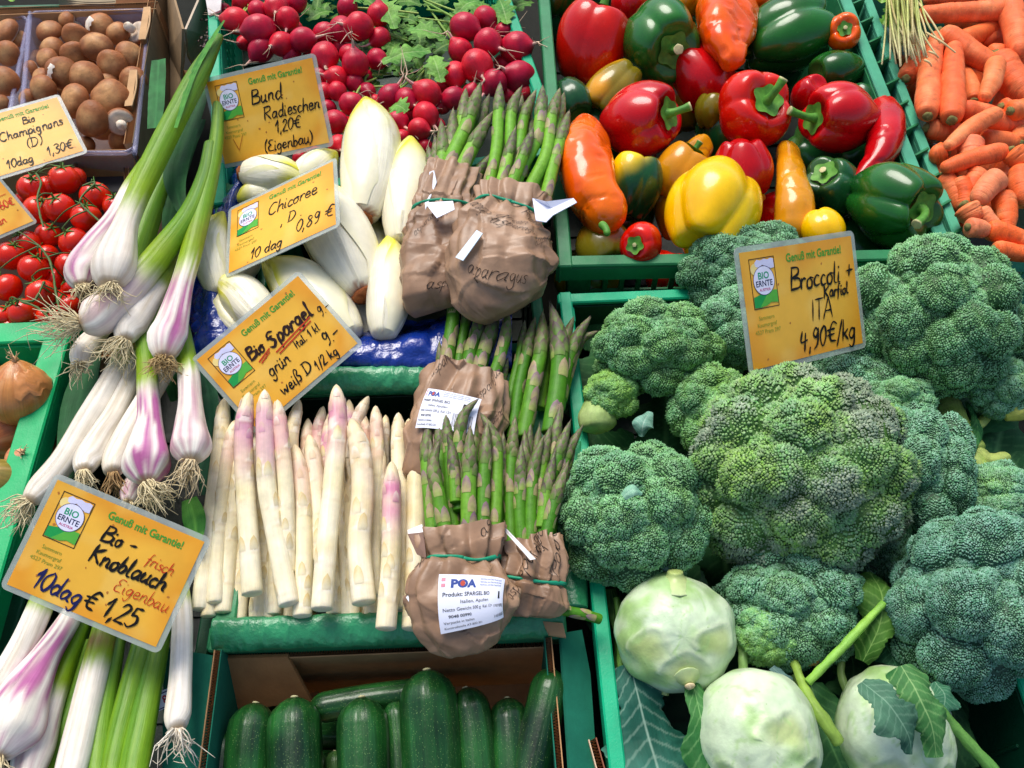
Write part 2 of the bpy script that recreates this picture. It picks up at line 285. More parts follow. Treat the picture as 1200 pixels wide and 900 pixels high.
def printed(b, text, fn, x, y, size, col, rot=0., bold=0., xs=1., lift=0., center=False):
    """printed lettering from the built-in typeface, as flat faces on a surface"""
    key = (text, bold)
    if key not in _tc:
        cu = bpy.data.curves.new('t', 'FONT'); cu.body = text; cu.size = 1; cu.offset = bold; cu.resolution_u = 3
        ob = bpy.data.objects.new('t', cu); COL.objects.link(ob); bpy.context.view_layer.update()
        me = bpy.data.meshes.new_from_object(ob.evaluated_get(bpy.context.evaluated_depsgraph_get())); me.calc_loop_triangles()
        V = np.empty(len(me.vertices) * 3); me.vertices.foreach_get('co', V); Tt = np.empty(len(me.loop_triangles) * 3, int); me.loop_triangles.foreach_get('vertices', Tt)
        _tc[key] = (V.reshape(-1, 3), Tt.reshape(-1, 3)); bpy.data.objects.remove(ob); bpy.data.curves.remove(cu); bpy.data.meshes.remove(me)
    V, Tt = _tc[key]
    if not len(V): return
    P = V[:, :2] * size * np.array((xs, 1)); 
    if center: P = P - np.array(((P[:, 0].min() + P[:, 0].max()) / 2, 0))
    ca, sa = math.cos(rot), math.sin(rot); X = x + P[:, 0] * ca - P[:, 1] * sa; Y = y + P[:, 0] * sa + P[:, 1] * ca
    b.add(np.array([fn(a_, b_, lift) for a_, b_ in zip(X, Y)]), None, Tt, col)
def poly(b, pts, fn, col, lift=0.):
    n = len(pts); V = [fn(x, y, lift) for x, y in pts]; V.append(np.mean(V, 0)); b.add(V, None, [(i, (i + 1) % n, n) for i in range(n)], col)
def stroke(b, pts, fn, pen, col, lift=0., closed=False):
    P = np.asarray(pts, float)
    if closed: P = np.vstack([P, P[:1]])
    for a, c in zip(P[:-1], P[1:]):
        d = c - a; L = np.linalg.norm(d); d = d / L; n = np.array((-d[1], d[0])) * pen / 2; e = d * pen / 2
        b.add([fn(*p, lift) for p in (a - e - n, c + e - n, c + e + n, a - e + n)], [(0, 1, 2, 3)], None, col)

# ================================================================ the stall table and its crates
b = B(); box(b, (0, .25, -.20), (2.2, 0, 0), (0, 1.8, 0), (0, 0, .012), hx('#23241f'), .004); b.build('table_top', M['table'], kind='structure', smooth=False)

def axes(rot): a = math.radians(rot); return np.array((math.cos(a), math.sin(a))), np.array((-math.sin(a), math.cos(a)))
def crate(name, label, LB, rot, W, L, zr, H, col, rimw=.017, slot=True, double=(), group=None, cat='crate', solidrim=False, inner=None):  # inner: darkened plastic colour, painting the shade inside into walls and base
    xd, yd = axes(rot); LB = np.array(LB, float); P = [LB, LB + xd * W, LB + xd * W + yd * L, LB + yd * L]
    t = thing(name, label, cat, (*((P[0] + P[2]) / 2), zr - H), group); col = hx(col)
    for i in range(4):
        rc_ = hx('#4a9f7c') if i in double else col
        p, q = P[i], P[(i + 1) % 4]; d = nrm(q - p); n = np.array((d[1], -d[0])); Ls = np.linalg.norm(q - p)      # n points outward
        r = B(); plank(r, p - d * rimw, q + d * rimw, zr - .005, zr + (.0006 * i), rimw, rc_, .0015, rimw / 2 - .002)
        plank(r, p - d * rimw, q + d * rimw, zr - .026, zr - .0055, .003, col, .001, rimw - .004)
        if i in double:
            k = int(Ls / .042)
            for j in range(k):
                c = p + d * (j + .5) * Ls / k; plank(r, c + n * rimw, c + n * .0345 + d * .012, zr - .055, zr - .003, .0025, col)
        else:
            k = int(Ls / .055)
            for j in range(k + 1):
                c = p + d * j * Ls / k; plank(r, c + n * .002, c + n * (rimw - .005), zr - .024, zr - .0052, .002, col)
        r.build('rim_bar', M['crate'], t, smooth=False)
        wl = B(); m = .0025; ins = -.0015
        if slot:
            plank(wl, p, q, zr - .036, zr - .0055, .003, col, .0006, ins); plank(wl, p, q, zr - H, zr - .085, .003, col, .0006, ins)
            plank(wl, p, q, zr - .064, zr - .058, .0036, col, .0006, ins)
            k = max(3, int(Ls / .019))
            for j in range(k + 1):
                a = p + d * (.002 + j * (Ls - .010) / k); plank(wl, a, a + d * .0055, zr - .0852, zr - .0358, .0048, col, .0006, ins)
        else:
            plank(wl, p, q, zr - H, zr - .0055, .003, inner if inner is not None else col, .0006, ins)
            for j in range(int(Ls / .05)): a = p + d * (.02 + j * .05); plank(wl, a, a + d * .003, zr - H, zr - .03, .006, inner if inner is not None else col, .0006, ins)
        cp = p; plank(wl, cp, cp + d * .022, zr - H, zr - .0056, .0056, col, .001, ins)
        wl.build('side_wall', M['crate'], t, smooth=False)
    f = B(); c = (P[0] + P[2]) / 2; fc_shade = (inner if inner is not None else col * .32)  # base far darker than the plastic: shade under the produce put into its colour
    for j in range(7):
        e = (j - 3) / 7 * L; plank(f, c + yd * (e - L / 16) - xd * (W / 2 - .004), c + yd * (e - L / 16) + xd * (W / 2 - .004), zr - H, zr - H + .006, .012, fc_shade)
    box(f, (*c, zr - H + .002), (*(xd * (W / 2 - .004)), 0), (*(yd * (L / 2 - .004)), 0), (0, 0, .001), fc_shade * .8)
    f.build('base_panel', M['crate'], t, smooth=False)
    return t, P
GTEAL = '#12a878'; GPALE = '#4fa683'
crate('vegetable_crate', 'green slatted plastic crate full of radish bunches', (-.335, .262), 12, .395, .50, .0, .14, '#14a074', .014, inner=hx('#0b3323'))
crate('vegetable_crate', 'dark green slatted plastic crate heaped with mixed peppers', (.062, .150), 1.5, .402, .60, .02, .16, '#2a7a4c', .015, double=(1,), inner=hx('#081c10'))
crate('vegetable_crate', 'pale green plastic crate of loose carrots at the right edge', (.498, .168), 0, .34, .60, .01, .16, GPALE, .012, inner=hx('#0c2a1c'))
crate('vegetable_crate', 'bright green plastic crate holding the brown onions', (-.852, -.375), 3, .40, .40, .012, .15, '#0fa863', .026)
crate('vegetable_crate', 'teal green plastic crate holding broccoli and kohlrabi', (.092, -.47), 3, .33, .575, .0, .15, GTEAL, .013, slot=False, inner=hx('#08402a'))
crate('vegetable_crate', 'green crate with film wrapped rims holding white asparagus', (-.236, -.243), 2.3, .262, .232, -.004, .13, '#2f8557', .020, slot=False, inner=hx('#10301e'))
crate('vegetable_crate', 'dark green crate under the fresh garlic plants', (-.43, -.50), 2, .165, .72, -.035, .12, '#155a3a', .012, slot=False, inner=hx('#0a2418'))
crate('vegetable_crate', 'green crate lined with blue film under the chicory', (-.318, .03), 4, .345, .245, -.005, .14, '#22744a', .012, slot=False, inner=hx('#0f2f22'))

def patch(b, rows, N, Mm, amp, s, col, seed=0, ridge=1):
    R = [cr(np.array(r, float), Mm) for r in rows]; A = np.stack(R)             # k, M, 3
    G = np.stack([cr(A[:, j], N) for j in range(Mm)], 1)
    nn = nrm(np.cross(np.gradient(G, axis=0), np.gradient(G, axis=1)))
    h = (1 - np.abs(vn(G, s, seed)) * 2) * .6 + (1 - np.abs(vn(G, s * 2.3, seed + 3)) * 2) * .4 if ridge else fbm(G, s, seed)
    G = G + nn * (h * amp)[..., None]; b.add(G, grid(N, Mm), None, col, np.stack(np.meshgrid(np.arange(N) * .01, np.arange(Mm) * .01, indexing='ij'), -1)); return G
def prow(*a): return [S(*p) for p in a]
b = B(); bl = hx('#0d3088')
patch(b, [prow((268, 196, -.06), (232, 300, -.07), (214, 400, -.06), (226, 446, -.05)), prow((286, 188, 0), (262, 240, .006), (242, 320, .012), (232, 385, .012), (238, 440, .0)),
          prow((302, 196, .0), (276, 250, .0), (262, 320, .004), (282, 388, .006), (300, 420, -.0)), prow((320, 230, -.06), (300, 290, -.07), (300, 350, -.07), (330, 400, -.07))], 60, 160, .005, 34, bl, 1)
b.build('blue_lining_film', M['film'], label='crumpled blue plastic film lining the left side of the chicory crate', cat='plastic film')
b = B()
patch(b, [prow((300, 440, -.035), (400, 436, -.035), (500, 436, -.035), (600, 436, -.035)), prow((290, 436, .004), (385, 430, .006), (450, 434, .006), (520, 434, .006), (600, 430, .006)),
          prow((300, 420, .012), (400, 400, .014), (470, 396, .014), (530, 374, .014), (600, 372, .01)), prow((310, 400, -.05), (400, 384, -.06), (500, 374, -.06), (600, 360, -.06))], 50, 150, .0035, 36, bl, 5)
b.build('blue_lining_film', M['film'], label='crumpled blue plastic film hanging over the front rim of the chicory crate', cat='plastic film')
# clear wrapping stretched over the rims of the white asparagus crate
def sleeve(p, q, rad, seed, label, n=90):
    b = B(); sweep(b, [p, (np.array(p) + q) / 2, q], [rad] * 3, n * 2, 26, cap=(0, 0), flat=.55, disp=lambda V, t, ph: .0006 * (1 - 2 * np.abs(vn(V * np.array((1, .6, 1)), 45, seed))) + .0008 * (1 - 2 * np.abs(vn(V * np.array((1, .5, 1)), 150, seed + 1))), col=hx('#2f8a5a'))
    b.build('crate_wrapping', M['wrap'], label=label, cat='plastic film')
sleeve(S(345, 446, .004), S(520, 446, .004), .0135, 3, 'crinkled green wrapping over the far rim of the white asparagus crate')
sleeve(S(250, 745, -.001), S(660, 728, -.001), .0135, 4, 'crinkled green wrapping over the near rim of the white asparagus crate', 160)
sleeve(S(668, 520, -.003), S(672, 712, -.003), .0125, 6, 'crinkled green wrapping over the right rim of the white asparagus crate')

# ---------------------------------------------------------------- cardboard
KR = hx('#b68c60')
def cardwall(t, p, q, z0, z1, cin=KR, cout=KR, name='box_wall', th=.0055, wavy=0.):
    p = np.asarray(p[:2], float); q = np.asarray(q[:2], float); d = nrm(q - p); n = np.array((d[1], -d[0])); L = np.linalg.norm(q - p); o = B()
    plank(o, p, q, z0, z1, .0009, cin, 0, -th / 2); plank(o, p, q, z0, z1, .0009, cout, 0, th / 2)
    k = int(L / .0022); u = np.linspace(0, L, k * 2 + 1); zz = np.where(np.arange(k * 2 + 1) % 2, 1, -1) * (th / 2 - .0006)
    X = p + d * u[:, None] + n * zz[:, None]; top = np.column_stack([X, np.full(len(X), z1 - .0004)]); bot = np.column_stack([X, np.full(len(X), z1 - .02)])
    V = np.stack([top, bot], 1).reshape(-1, 3); i = np.arange(len(X) - 1) * 2; o.add(V, np.stack([i, i + 1, i + 3, i + 2], -1), None, hx('#b98f63'))
    plank(o, p, q, z0, z1 - .012, th - .0014, hx('#7d5c3d'))
    return o.build(name, M['board'], t, smooth=False)
zt = thing('cardboard_box', 'open cardboard box with green printed outside holding the courgettes', 'cardboard box', (-.1, -.40, -.14))
zc = [(-.243, -.263), (.030, -.252), (.050, -.56), (-.226, -.56)]; GO = hx('#1d6a54')
cardwall(zt, zc[0], zc[1], -.14, -.0195); cardwall(zt, zc[1], zc[2], -.14, .0, KR, GO); cardwall(zt, zc[3], zc[0], -.14, .002, KR, GO); cardwall(zt, zc[2], zc[3], -.14, -.01)
b = B(); box(b, (-.1, -.405, -.142), (.145, 0, 0), (0, .155, 0), (0, 0, .002), KR); b.build('box_bottom', M['board'], zt, smooth=False)
def flap(t, pts, th, col, name='flap', m='board'):
    P = np.array(pts, float); n = nrm(np.cross(P[1] - P[0], P[2] - P[0])) * th; b = B(); k = len(P)
    V = np.vstack([P, P - n, P.mean(0), (P - n).mean(0)]); T = [(i, (i + 1) % k, 2 * k) for i in range(k)] + [(k + (i + 1) % k, k + i, 2 * k + 1) for i in range(k)]; Q = [(i, i + k, (i + 1) % k + k, (i + 1) % k) for i in range(k)]
    return b.add(V, Q, T, col).build(name, M[m], t, smooth=False)
flap(zt, [S(657, 742, -.0015), S(668, 905, -.0015), S(700, 905, -.016), S(692, 790, -.016), S(682, 738, -.012)], .003, GO)
flap(zt, [S(192, 758, -.02), S(190, 905, -.02), S(238, 905, .0), S(249, 768, .0)], .003, GO)
flap(zt, [S(262, 768, -.018), S(338, 766, -.018), S(366, 818, -.062), S(262, 830, -.066)], .004, hx('#9a7148'))
b = B(); fnp = lambda x, y, l: S(x, y, 0) + 0
flap(zt, [S(659, 732, .004), S(663, 748, .004), S(643, 745, .004), S(636, 730, .004)], .004, hx('#b9926a'), 'torn_corner')
tt = thing('carton_edge', 'torn corner of a pale cardboard carton beside the teal crate rim', 'cardboard', S(700, 880, -.02))
cardwall(tt, S(694, 866, -.01), S(706, 910, -.01), -.09, -.008, hx('#8f5a45'), hx('#d8b89a'), th=.006)
# price ticket stuck to the green flap
st = thing('price_sticker', 'small white sticker with red number 86 beside the single leek', 'sticker', S(196, 820, -.008))
c0, e1 = S(196, 818, -.0095), vd(.9, -.42, 0); e2 = vd(.42, .9, 0); fs = lambda x, y, l=0: c0 + e1 * x * .001 - e2 * y * .001 + np.array((0, 0, .0004 + l))
b = B(); poly(b, [(-12, -7), (12, -7), (12, 7), (-12, 7)], fs, hx('#e9e9f2')); b.build('sticker_paper', M['label'], st, smooth=False)
b = B(); printed(b, '86', fs, -4, -3.5, 9, hx('#c2203a'), bold=.02, lift=.0003); stroke(b, [(-12, 5), (12, 5)], fs, .8, hx('#26306a'), .0003); stroke(b, [(-12, -6), (12, -6)], fs, .8, hx('#26306a'), .0003); b.build('print', M['ink'], st, smooth=False)

mt = thing('cardboard_box', 'open brown cardboard tray holding the punnets of mushrooms', 'cardboard box', (-.65, .52, -.11))
Rr = [S(183, -30, .0)[:2], S(150, 168, .0)[:2]]
cardwall(mt, Rr[1], Rr[0], -.12, .0, hx('#a57c55'), hx('#77654a'), th=.010)
cardwall(mt, (S(-80, 172, 0)[0], S(-80, 172, 0)[1]), Rr[1], -.12, -.012)
cardwall(mt, S(-120, 18, 0), S(184, 6, 0), -.12, -.0, hx('#8e6642'), KR, th=.016)
for (xa, ya, xb, yb) in ((176, 10, 170, 48), (160, 84, 154, 126)):                       # hand holes with raw corrugated edges
    b = B(); p, q = S(xa - 3, ya, .005), S(xb - 3, yb, .005); plank(b, p, q, -.012, .007, .007, hx('#8b6540'), .001); plank(b, p, q, .0071, .0078, .009, hx('#c09a70'))
    sweep(b, cr([p + (.004, 0, .002), (p + q) / 2 + (.007, 0, .003), q + (.004, 0, .002)], 9), [.0012] * 9, 16, 6, col=hx('#c9a57b')); b.build('hand_hole_flap', M['board'], mt, smooth=False)
b = B(); box(b, (-.66, .49, -.122), (.2, 0, 0), (0, .16, 0), (0, 0, .002), KR); b.build('box_bottom', M['board'], mt, smooth=False)
pc = thing('cardboard_carton', 'grey and tan printed fruit carton behind the leek tops', 'cardboard box', S(225, 50, -.04))
flap(pc, [S(202, -15, -.0), S(216, 34, -.0), S(214, 92, -.07), S(196, 180, -.12), S(186, 100, -.12), S(186, -15, -.1)], .003, hx('#a08666'))
flap(pc, [S(216, 34, .0), S(236, -12, .0), S(262, -12, -.05), S(262, 90, -.10), S(228, 82, -.10), S(219, 66, -.06)], .003, hx('#c3b199'))
flap(pc, [S(238, -20, .002), S(262, -20, .002), S(259, 14, .002), S(245, 20, .002)], .003, hx('#cfc8c4'), 'paper_scrap')
b = B(); fq = lambda x, y, l=0: S(x, y, -.018) + (0, 0, .02)
for _ in range(26):
    x, y = random.gauss(246, 4), random.uniform(30, 70); p = S(x, y, -.03); box(b, p + (0, 0, .012), (.0016 * random.random() + .0006, 0, 0), (0, .002 * random.random() + .0006, 0), (0, 0, .0006), hx('#3b1d18'))
b.build('printed_marks', M['ink'], pc, smooth=False)
bgc = thing('cardboard_carton', 'cream printed carton beyond the mushroom tray', 'cardboard box', S(110, -20, -.02))
flap(bgc, [S(62, -25, .01), S(160, -25, .01), S(138, 10, -.01), S(72, 10, -.01)], .003, hx('#b7a787')); flap(bgc, [S(140, -25, .012), S(190, -25, .012), S(180, 6, -.008), S(136, 10, -.008)], .003, hx('#8a5c3c'))
for k in range(3):
    b = B(); sweep(b, [S(78 + k * 3, 1 + 3 * k, .005), S(108, 3 + 2 * k, .006), S(135, 2 + 3 * k, .005)], [.0006] * 3, 10, 5, col=hx('#4d3a2a')); b.build('printed_line', M['ink'], bgc)
bx = thing('dark_tray', 'dark grey plastic tray corner between tomatoes and leeks', 'tray', S(122, 210, -.06))
b = B(); box(b, S(122, 212, -.052), (.033, .004, 0), (-.003, .024, 0), (0, 0, .002), hx('#454547'), .001); box(b, S(90, 215, -.04), (.001, .0, 0), (-.002, .024, 0), (0, 0, .014), hx('#7c5a44'), 0); b.build('tray_panel', M['crate'], bx, smooth=False)
tb = thing('tomato_tray', 'shallow cardboard tray under the vine tomatoes', 'tray', (-.56, .2, -.10))
b = B(); box(b, (-.57, .18, -.075), (.14, 0, 0), (0, .15, 0), (0, 0, .003), hx('#3a2a20')); b.build('tray_bottom', M['board'], tb, smooth=False)
cardwall(tb, S(20, 395, 0), S(150, 395, 0), -.07, -.03, KR, KR); cardwall(tb, S(152, 400, -.03), S(146, 190, -.03), -.07, -.035, hx('#6b4d35'), KR)

# ---------------------------------------------------------------- punnets
def punnet(pts, zr, depth, label):
    P = [S(x, y, zr) for x, y in pts]; c = np.mean(P, 0); t = thing('mushroom_punnet', label, 'punnet', (c[0], c[1], zr - depth), 'clear punnets in the mushroom tray')
    ring = []
    for i in range(4):
        p, a, q = P[i - 1], P[i], P[(i + 1) % 4]; r = .018; a0 = a + nrm(p - a) * r; a1 = a + nrm(q - a) * r
        for u in np.linspace(0, 1, 6): ring.append((1 - u) ** 2 * a0 + 2 * u * (1 - u) * a + u * u * a1)
    ring = np.array(ring); n = len(ring); w_ = B(); rows = []
    for s_, z in ((1.0, 0), (.97, -.004), (.95, -.02), (.90, -depth + .006), (.86, -depth)): rows.append(np.column_stack([c[:2] + (ring[:, :2] - c[:2]) * s_, np.full(n, zr + z)]))
    R = np.array(rows); w_.add(np.vstack([R.reshape(-1, 3), [(c[0], c[1], zr - depth)]]), grid(5, n, True)[:, ::-1], [(4 * n + (i + 1) % n, 4 * n + i, 5 * n) for i in range(n)], hx('#b9bdda'))
    w_.build('tub_wall', M['punnet'], t)
    b = B(); rr = np.vstack([ring, ring[:1]]); sweep(b, rr + (0, 0, .001), [.0032] * len(rr), 80, 8, col=hx('#b4b4d6'), cap=(0, 0)); b.build('tub_rim', M['punnet'], t)
punnet([(22, 180), (158, 180), (176, 13), (36, 16)], -.004, .075, 'larger clear lilac tinted punnet full of brown mushrooms')
punnet([(-110, 180), (4, 170), (35, 20), (-80, 20)], -.006, .075, 'clear punnet of mushrooms cut by the left edge')

# ================================================================ price signs
def sign(label, corners, z, writing, W=.154, H=.111):
    """laminated card whose pose is solved from its four corners; z: height of its centre"""
    cs = np.array(corners, float)
    def proj(p): d = p - CAM; k = d @ FW; return np.array((600 + FPX * (d @ RT) / k, 450 - FPX * (d @ UP) / k))
    def rod(w_):
        a = np.linalg.norm(w_)
        if a < 1e-9: return np.eye(3)
        k = w_ / a; K = np.array([[0, -k[2], k[1]], [k[2], 0, -k[0]], [-k[1], k[0], 0]]); return np.eye(3) + math.sin(a) * K + (1 - math.cos(a)) * K @ K
    loc = np.array([(-W / 2, H / 2, 0), (W / 2, H / 2, 0), (W / 2, -H / 2, 0), (-W / 2, -H / 2, 0)]); best = None; c = cs.mean(0)
    for tx in (-.6, 0, .6):
        for ty in (-.6, 0, .6):
            e = cs[1] - cs[0]; R0 = np.stack([RT, UP, -FW], 1) @ rod(np.array((0, 0, math.atan2(-e[1], e[0])))) @ rod(np.array((tx, ty, 0)))
            x = np.concatenate([[0, 0, 0], CAM + W * FPX / np.linalg.norm(e) * (FW + (c[0] - 600) / FPX * RT + (450 - c[1]) / FPX * UP)])
            def res(x):
                R = R0 @ rod(x[:3]); return np.concatenate([proj(R @ l + x[3:]) - q for l, q in zip(loc, cs)])
            for _ in range(30):
                r = res(x); J = np.stack([(res(x + np.eye(6)[k] * 1e-5) - r) / 1e-5 for k in range(6)], 1); A = J.T @ J; x = x - np.linalg.solve(A + 1e-3 * np.diag(np.diag(A)), J.T @ r)
            e_ = np.linalg.norm(res(x))
            if best is None or e_ < best[0] - .01: best = (e_, R0 @ rod(x[:3]), x[3:])
    _, R, tr = best; k = (z - CAM[2]) / (tr[2] - CAM[2]); tr = CAM + (tr - CAM) * k; k *= W / 154
    if R[2, 2] < 0: print('sign flipped', label)
    fn = lambda x, y, l=0: tr + R[:, 0] * (x - 77) * k + R[:, 1] * (y - 55.5) * k + R[:, 2] * (l + .00006 * 0)
    t = thing('price_sign', label, 'price sign', tr - R[:, 2] * .002, 'yellow laminated price signs')
    # laminate: rounded sheet with thickness
    ring = []
    for cx, cy, a0 in ((148, 105, 0), (6, 105, 90), (6, 6, 180), (148, 6, 270)):
        for a in np.radians(np.linspace(a0, a0 + 90, 6)): ring.append((cx + 6 * math.cos(a), cy + 6 * math.sin(a)))
    n = len(ring); b = B(); V = [fn(x, y, .0003) for x, y in ring] + [fn(x, y, -.0006) for x, y in ring] + [fn(77, 55.5, .0003), fn(77, 55.5, -.0006)]
    b.add(V, [(i, i + n, (i + 1) % n + n, (i + 1) % n) for i in range(n)], [(i, (i + 1) % n, 2 * n) for i in range(n)] + [((i + 1) % n + n, i + n, 2 * n + 1) for i in range(n)], hx('#c6cdc2')); b.build('laminate', M['lam'], t, smooth=False)
    b = B(); n = 32; m = 24; xs = np.linspace(5, 149, n); ys = np.linspace(5, 106, m); X, Y = np.meshgrid(xs, ys, indexing='ij'); Pn = np.stack([X, Y, 0 * X + z * 1000], -1)
    V = np.array([[fn(x, y, .0006) for y in ys] for x in xs]); e = np.maximum(np.abs(X - 77) / 72, np.abs(Y - 55) / 51)
    c_ = mix(hx('#efb53a'), hx('#e69c26'), sstep(.55, 1.05, e + .3 * vn(Pn, .03, 2))); c_ = mix(c_, hx('#f0c45e'), .5 * sstep(.1, .7, vn(Pn, .05, 5))); b.add(V, grid(n, m), None, c_)
    for _ in range(9):        # rust-brown stains
        sx_, sy_ = random.uniform(8, 146), random.uniform(8, 100); q = [(sx_ + random.uniform(.6, 1.8) * math.cos(a), sy_ + random.uniform(.6, 1.6) * math.sin(a)) for a in np.linspace(0, 6.28, 8)[:-1]]; poly(b, q, fn, hx('#b9752a'), .00075)
    b.build('card', M['card'], t, smooth=False)
    f2 = lambda x, y, l=0: fn(x, y, l + .0009)
    g = B(); dk = hx('#3a2a20')                                                                  # the printed emblem
    stroke(g, [(15, 56), (45, 56), (45, 99), (15, 99)], f2, .7, dk, closed=True)
    poly(g, [(20 + 5 * math.cos(a) + .5, 90 + 5 * math.sin(a)) for a in np.linspace(0, 6.28, 17)[:-1]], f2, hx('#f3d98a'), .00005)
    poly(g, [(22, 92), (26, 91), (30, 93), (35, 91), (40, 89), (44, 89.5), (44, 97), (41, 98), (37, 97), (33, 98), (28, 97), (24, 98), (21, 95.5)], f2, hx('#d5d4ee'), .0001)
    poly(g, [(15.6, 57), (24, 56.6), (30, 58.5), (34, 62), (33, 66), (26, 68.5), (20, 67), (15.6, 66)], f2, hx('#1f9a4a'), .0001)
    poly(g, [(22, 57), (30, 57.5), (36, 60), (44.4, 59), (44.4, 70), (38, 70), (31, 66.5), (26, 61)], f2, hx('#58b040'), .00015)
    el = [(30 + 12.6 * math.cos(a), 79.5 + 12.6 * math.sin(a)) for a in np.linspace(0, 6.2832, 29)[:-1]]; poly(g, el, f2, hx('#e4e3f6'), .0002); stroke(g, el, f2, .5, hx('#4a4470'), .00025, True)
    printed(g, 'BIO', f2, 30, 81, 8.4, hx('#1c9a6a'), bold=.02, center=True, lift=.0003); printed(g, 'ERNTE', f2, 30, 74.6, 7.2, hx('#20264a'), bold=.015, center=True, lift=.0003, xs=.95); printed(g, 'AUSTRIA', f2, 30, 70.4, 3.4, hx('#c22a6a'), center=True, lift=.0003, bold=.01)
    g.build('emblem', M['ink'], t, smooth=False)
    g = B(); printed(g, 'Genu\u00df mit Garantie!', f2, 60, 92, 10.4, hx('#4a9a34'), bold=.022, xs=.84)
    for i, s_ in enumerate(('Sammern', 'Kaumergraf', '4527 Pram 297')): printed(g, s_, f2, 28, 46 - i * 6, 5, hx('#8a9a34'), center=True)
    g.build('printed_lettering', M['ink'], t, smooth=False)
    g = B()
    for wds in writing:
        s_, x, y, size, pen, c_ = wds[:6]; rot = wds[6] if len(wds) > 6 else 0.
        if s_ == '_': stroke(g, [(x, y), (size, rot)], f2, pen, hx(c_), .0003)
        else: hand(g, s_, f2, x, y, size, pen, hx(c_), rot=rot, lift=.0002 + .0002 * (len(wds) > 7))
    g.build('handwriting', M['ink'], t, smooth=False)
    return t
BK = '#15110f'; RD = '#c23a1c'; NV = '#1b1d52'
sign('laminated yellow sign reading Bio Knoblauch 10dag 1,25 lying on the garlic', [(65, 551), (249, 633), (185, 765), (0, 691)], .090,
     [('Bio -', 62, 72, 14, 2.0, BK), ('frisch', 108, 68, 11, .9, RD, -.04), ('Knoblauch', 60, 52, 16, 2.4, BK), ('Eigenbau', 92, 36, 13, .8, RD), ('10dag', 24, 12, 18, 2.2, NV), ('\u20ac 1,25', 72, 12, 18, 2.1, BK)])
sign('laminated yellow sign reading Bund Radieschen leaning on the radish crate', [(239, 92), (367, 62), (394, 171), (259, 198)], .05,
     [('Bund', 58, 68, 18, 1.9, BK), ('Radieschen', 70, 47, 15.5, 1.7, BK), ('1,20\u20ac', 82, 29, 14, 1.6, BK), ('(Eigenbau)', 62, 9, 14, 1.6, BK), ('_', 24, 32, 29, .7, '#b05a20', 18), ('_', 29, 18, 37, .7, '#b05a20', 34)])
sign('laminated yellow sign reading Chicoree 10dag 0,89 lying across the chicory', [(270, 247), (392, 182), (401, 267), (262, 324)], .062,
     [('Chicoree', 58, 66, 18, 1.5, BK), (', D .', 76, 42, 15, 1.4, BK), ('0,89 \u20ac', 96, 20, 17, 1.5, BK), ('10 dag', 34, 10, 15, 1.5, BK)])
sign('laminated yellow sign reading Bio Spargel standing over the white asparagus tips', [(223, 418), (350, 318), (425, 401), (302, 514)], .052,
     [('_', 55, 60, 72, 1.6, RD, 64), ('_', 56, 57, 70, 1.4, RD, 61), ('_', 76, 56, 128, 1.6, RD, 62), ('_', 78, 52.5, 126, 1.6, RD, 58), ('Bio -', 48, 66, 14.5, 2.7, '#2a1410'), ('Spargel', 73, 62, 17.5, 2.8, '#2a1410'), ('Ital. 1 kl', 94, 44, 9.5, 1.3, BK), ('9.-', 138, 54, 11, 1.2, BK), ('9.-', 121, 24, 15, 1.6, BK),
      ('gr\u00fcn', 53, 38, 14, 1.6, BK), ('wei\u00df D', 50, 14, 14, 1.6, BK), ('1/2 kg', 96, 10, 11, 1.5, BK)])
sign('laminated yellow sign reading Broccoli and Karfiol ITA 4,90 standing between broccoli heads', [(857, 291), (1002, 269), (1013, 408), (881, 441)], .098,
     [('Broccoli +', 60, 66, 19, 2.0, BK), ('Karfiol', 102, 54, 11, 1.8, BK), ('ITA', 82, 36, 18, 1.5, BK), ('4,90\u20ac/kg', 64, 12, 18, 2.0, BK)])
sign('laminated yellow sign reading Bio Champignons lying on the mushroom punnets', [(-61, 146), (69, 110), (104, 179), (-28, 219)], .03,
     [('Bio', 90, 76, 12, 1.6, BK), ('Champignons', 52, 58, 15, 1.7, BK), ('(D)', 82, 36, 15, 1.4, BK), ('10dag', 46, 12, 14, 1.7, BK), ('1,30\u20ac', 102, 14, 15, 1.6, BK)])
sign('laminated yellow sign with red writing at the left edge above the tomatoes', [(-121, 241), (-9, 197), (46, 262), (-66, 306)], .05,
     [('_', 60, 62, 142, 1.0, '#c0281c', 64), ('klein 3.60\u20ac', 74, 42, 14, 1.5, '#d02418'), ('Tomaten', 60, 20, 14, 1.4, '#d02418')])

# ================================================================ produce builders
def blob(b, c, ax, r, squash=1., N=20, Mm=24, amp=.05, s=60, col=(.5, .5, .5), seed=0, prof=None, dz=None):
    """ball about axis ax (its pole); prof(v, phi) radius factor, v = 0 at the pole .. 1; col(v, phi, P)"""
    c = np.asarray(c, float); a = nrm(ax); s1 = nrm(np.cross(a, (.31, .52, .79))); s2 = np.cross(a, s1)
    v, p = np.meshgrid(np.linspace(0, 1, N), np.linspace(0, 2 * math.pi, Mm, endpoint=False), indexing='ij'); th = v * math.pi
    rr = np.sin(th); zz = np.cos(th) * squash
    if prof: k = prof(v, p); rr = rr * k
    if dz is not None: zz = zz + dz(v, p)
    D = (s1 * np.cos(p)[..., None] + s2 * np.sin(p)[..., None]) * rr[..., None] + a * zz[..., None]
    P = c + D * r; P = P + nrm(D) * (amp * r * fbm(P + seed * 3.1, s, seed, 2))[..., None]
    cc = col(v, p, P) if callable(col) else np.broadcast_to(np.asarray(col, float), P.shape)
    b.add(P, grid(N, Mm, True), None, cc, np.stack([v * r * 3, p * r], -1)); return P

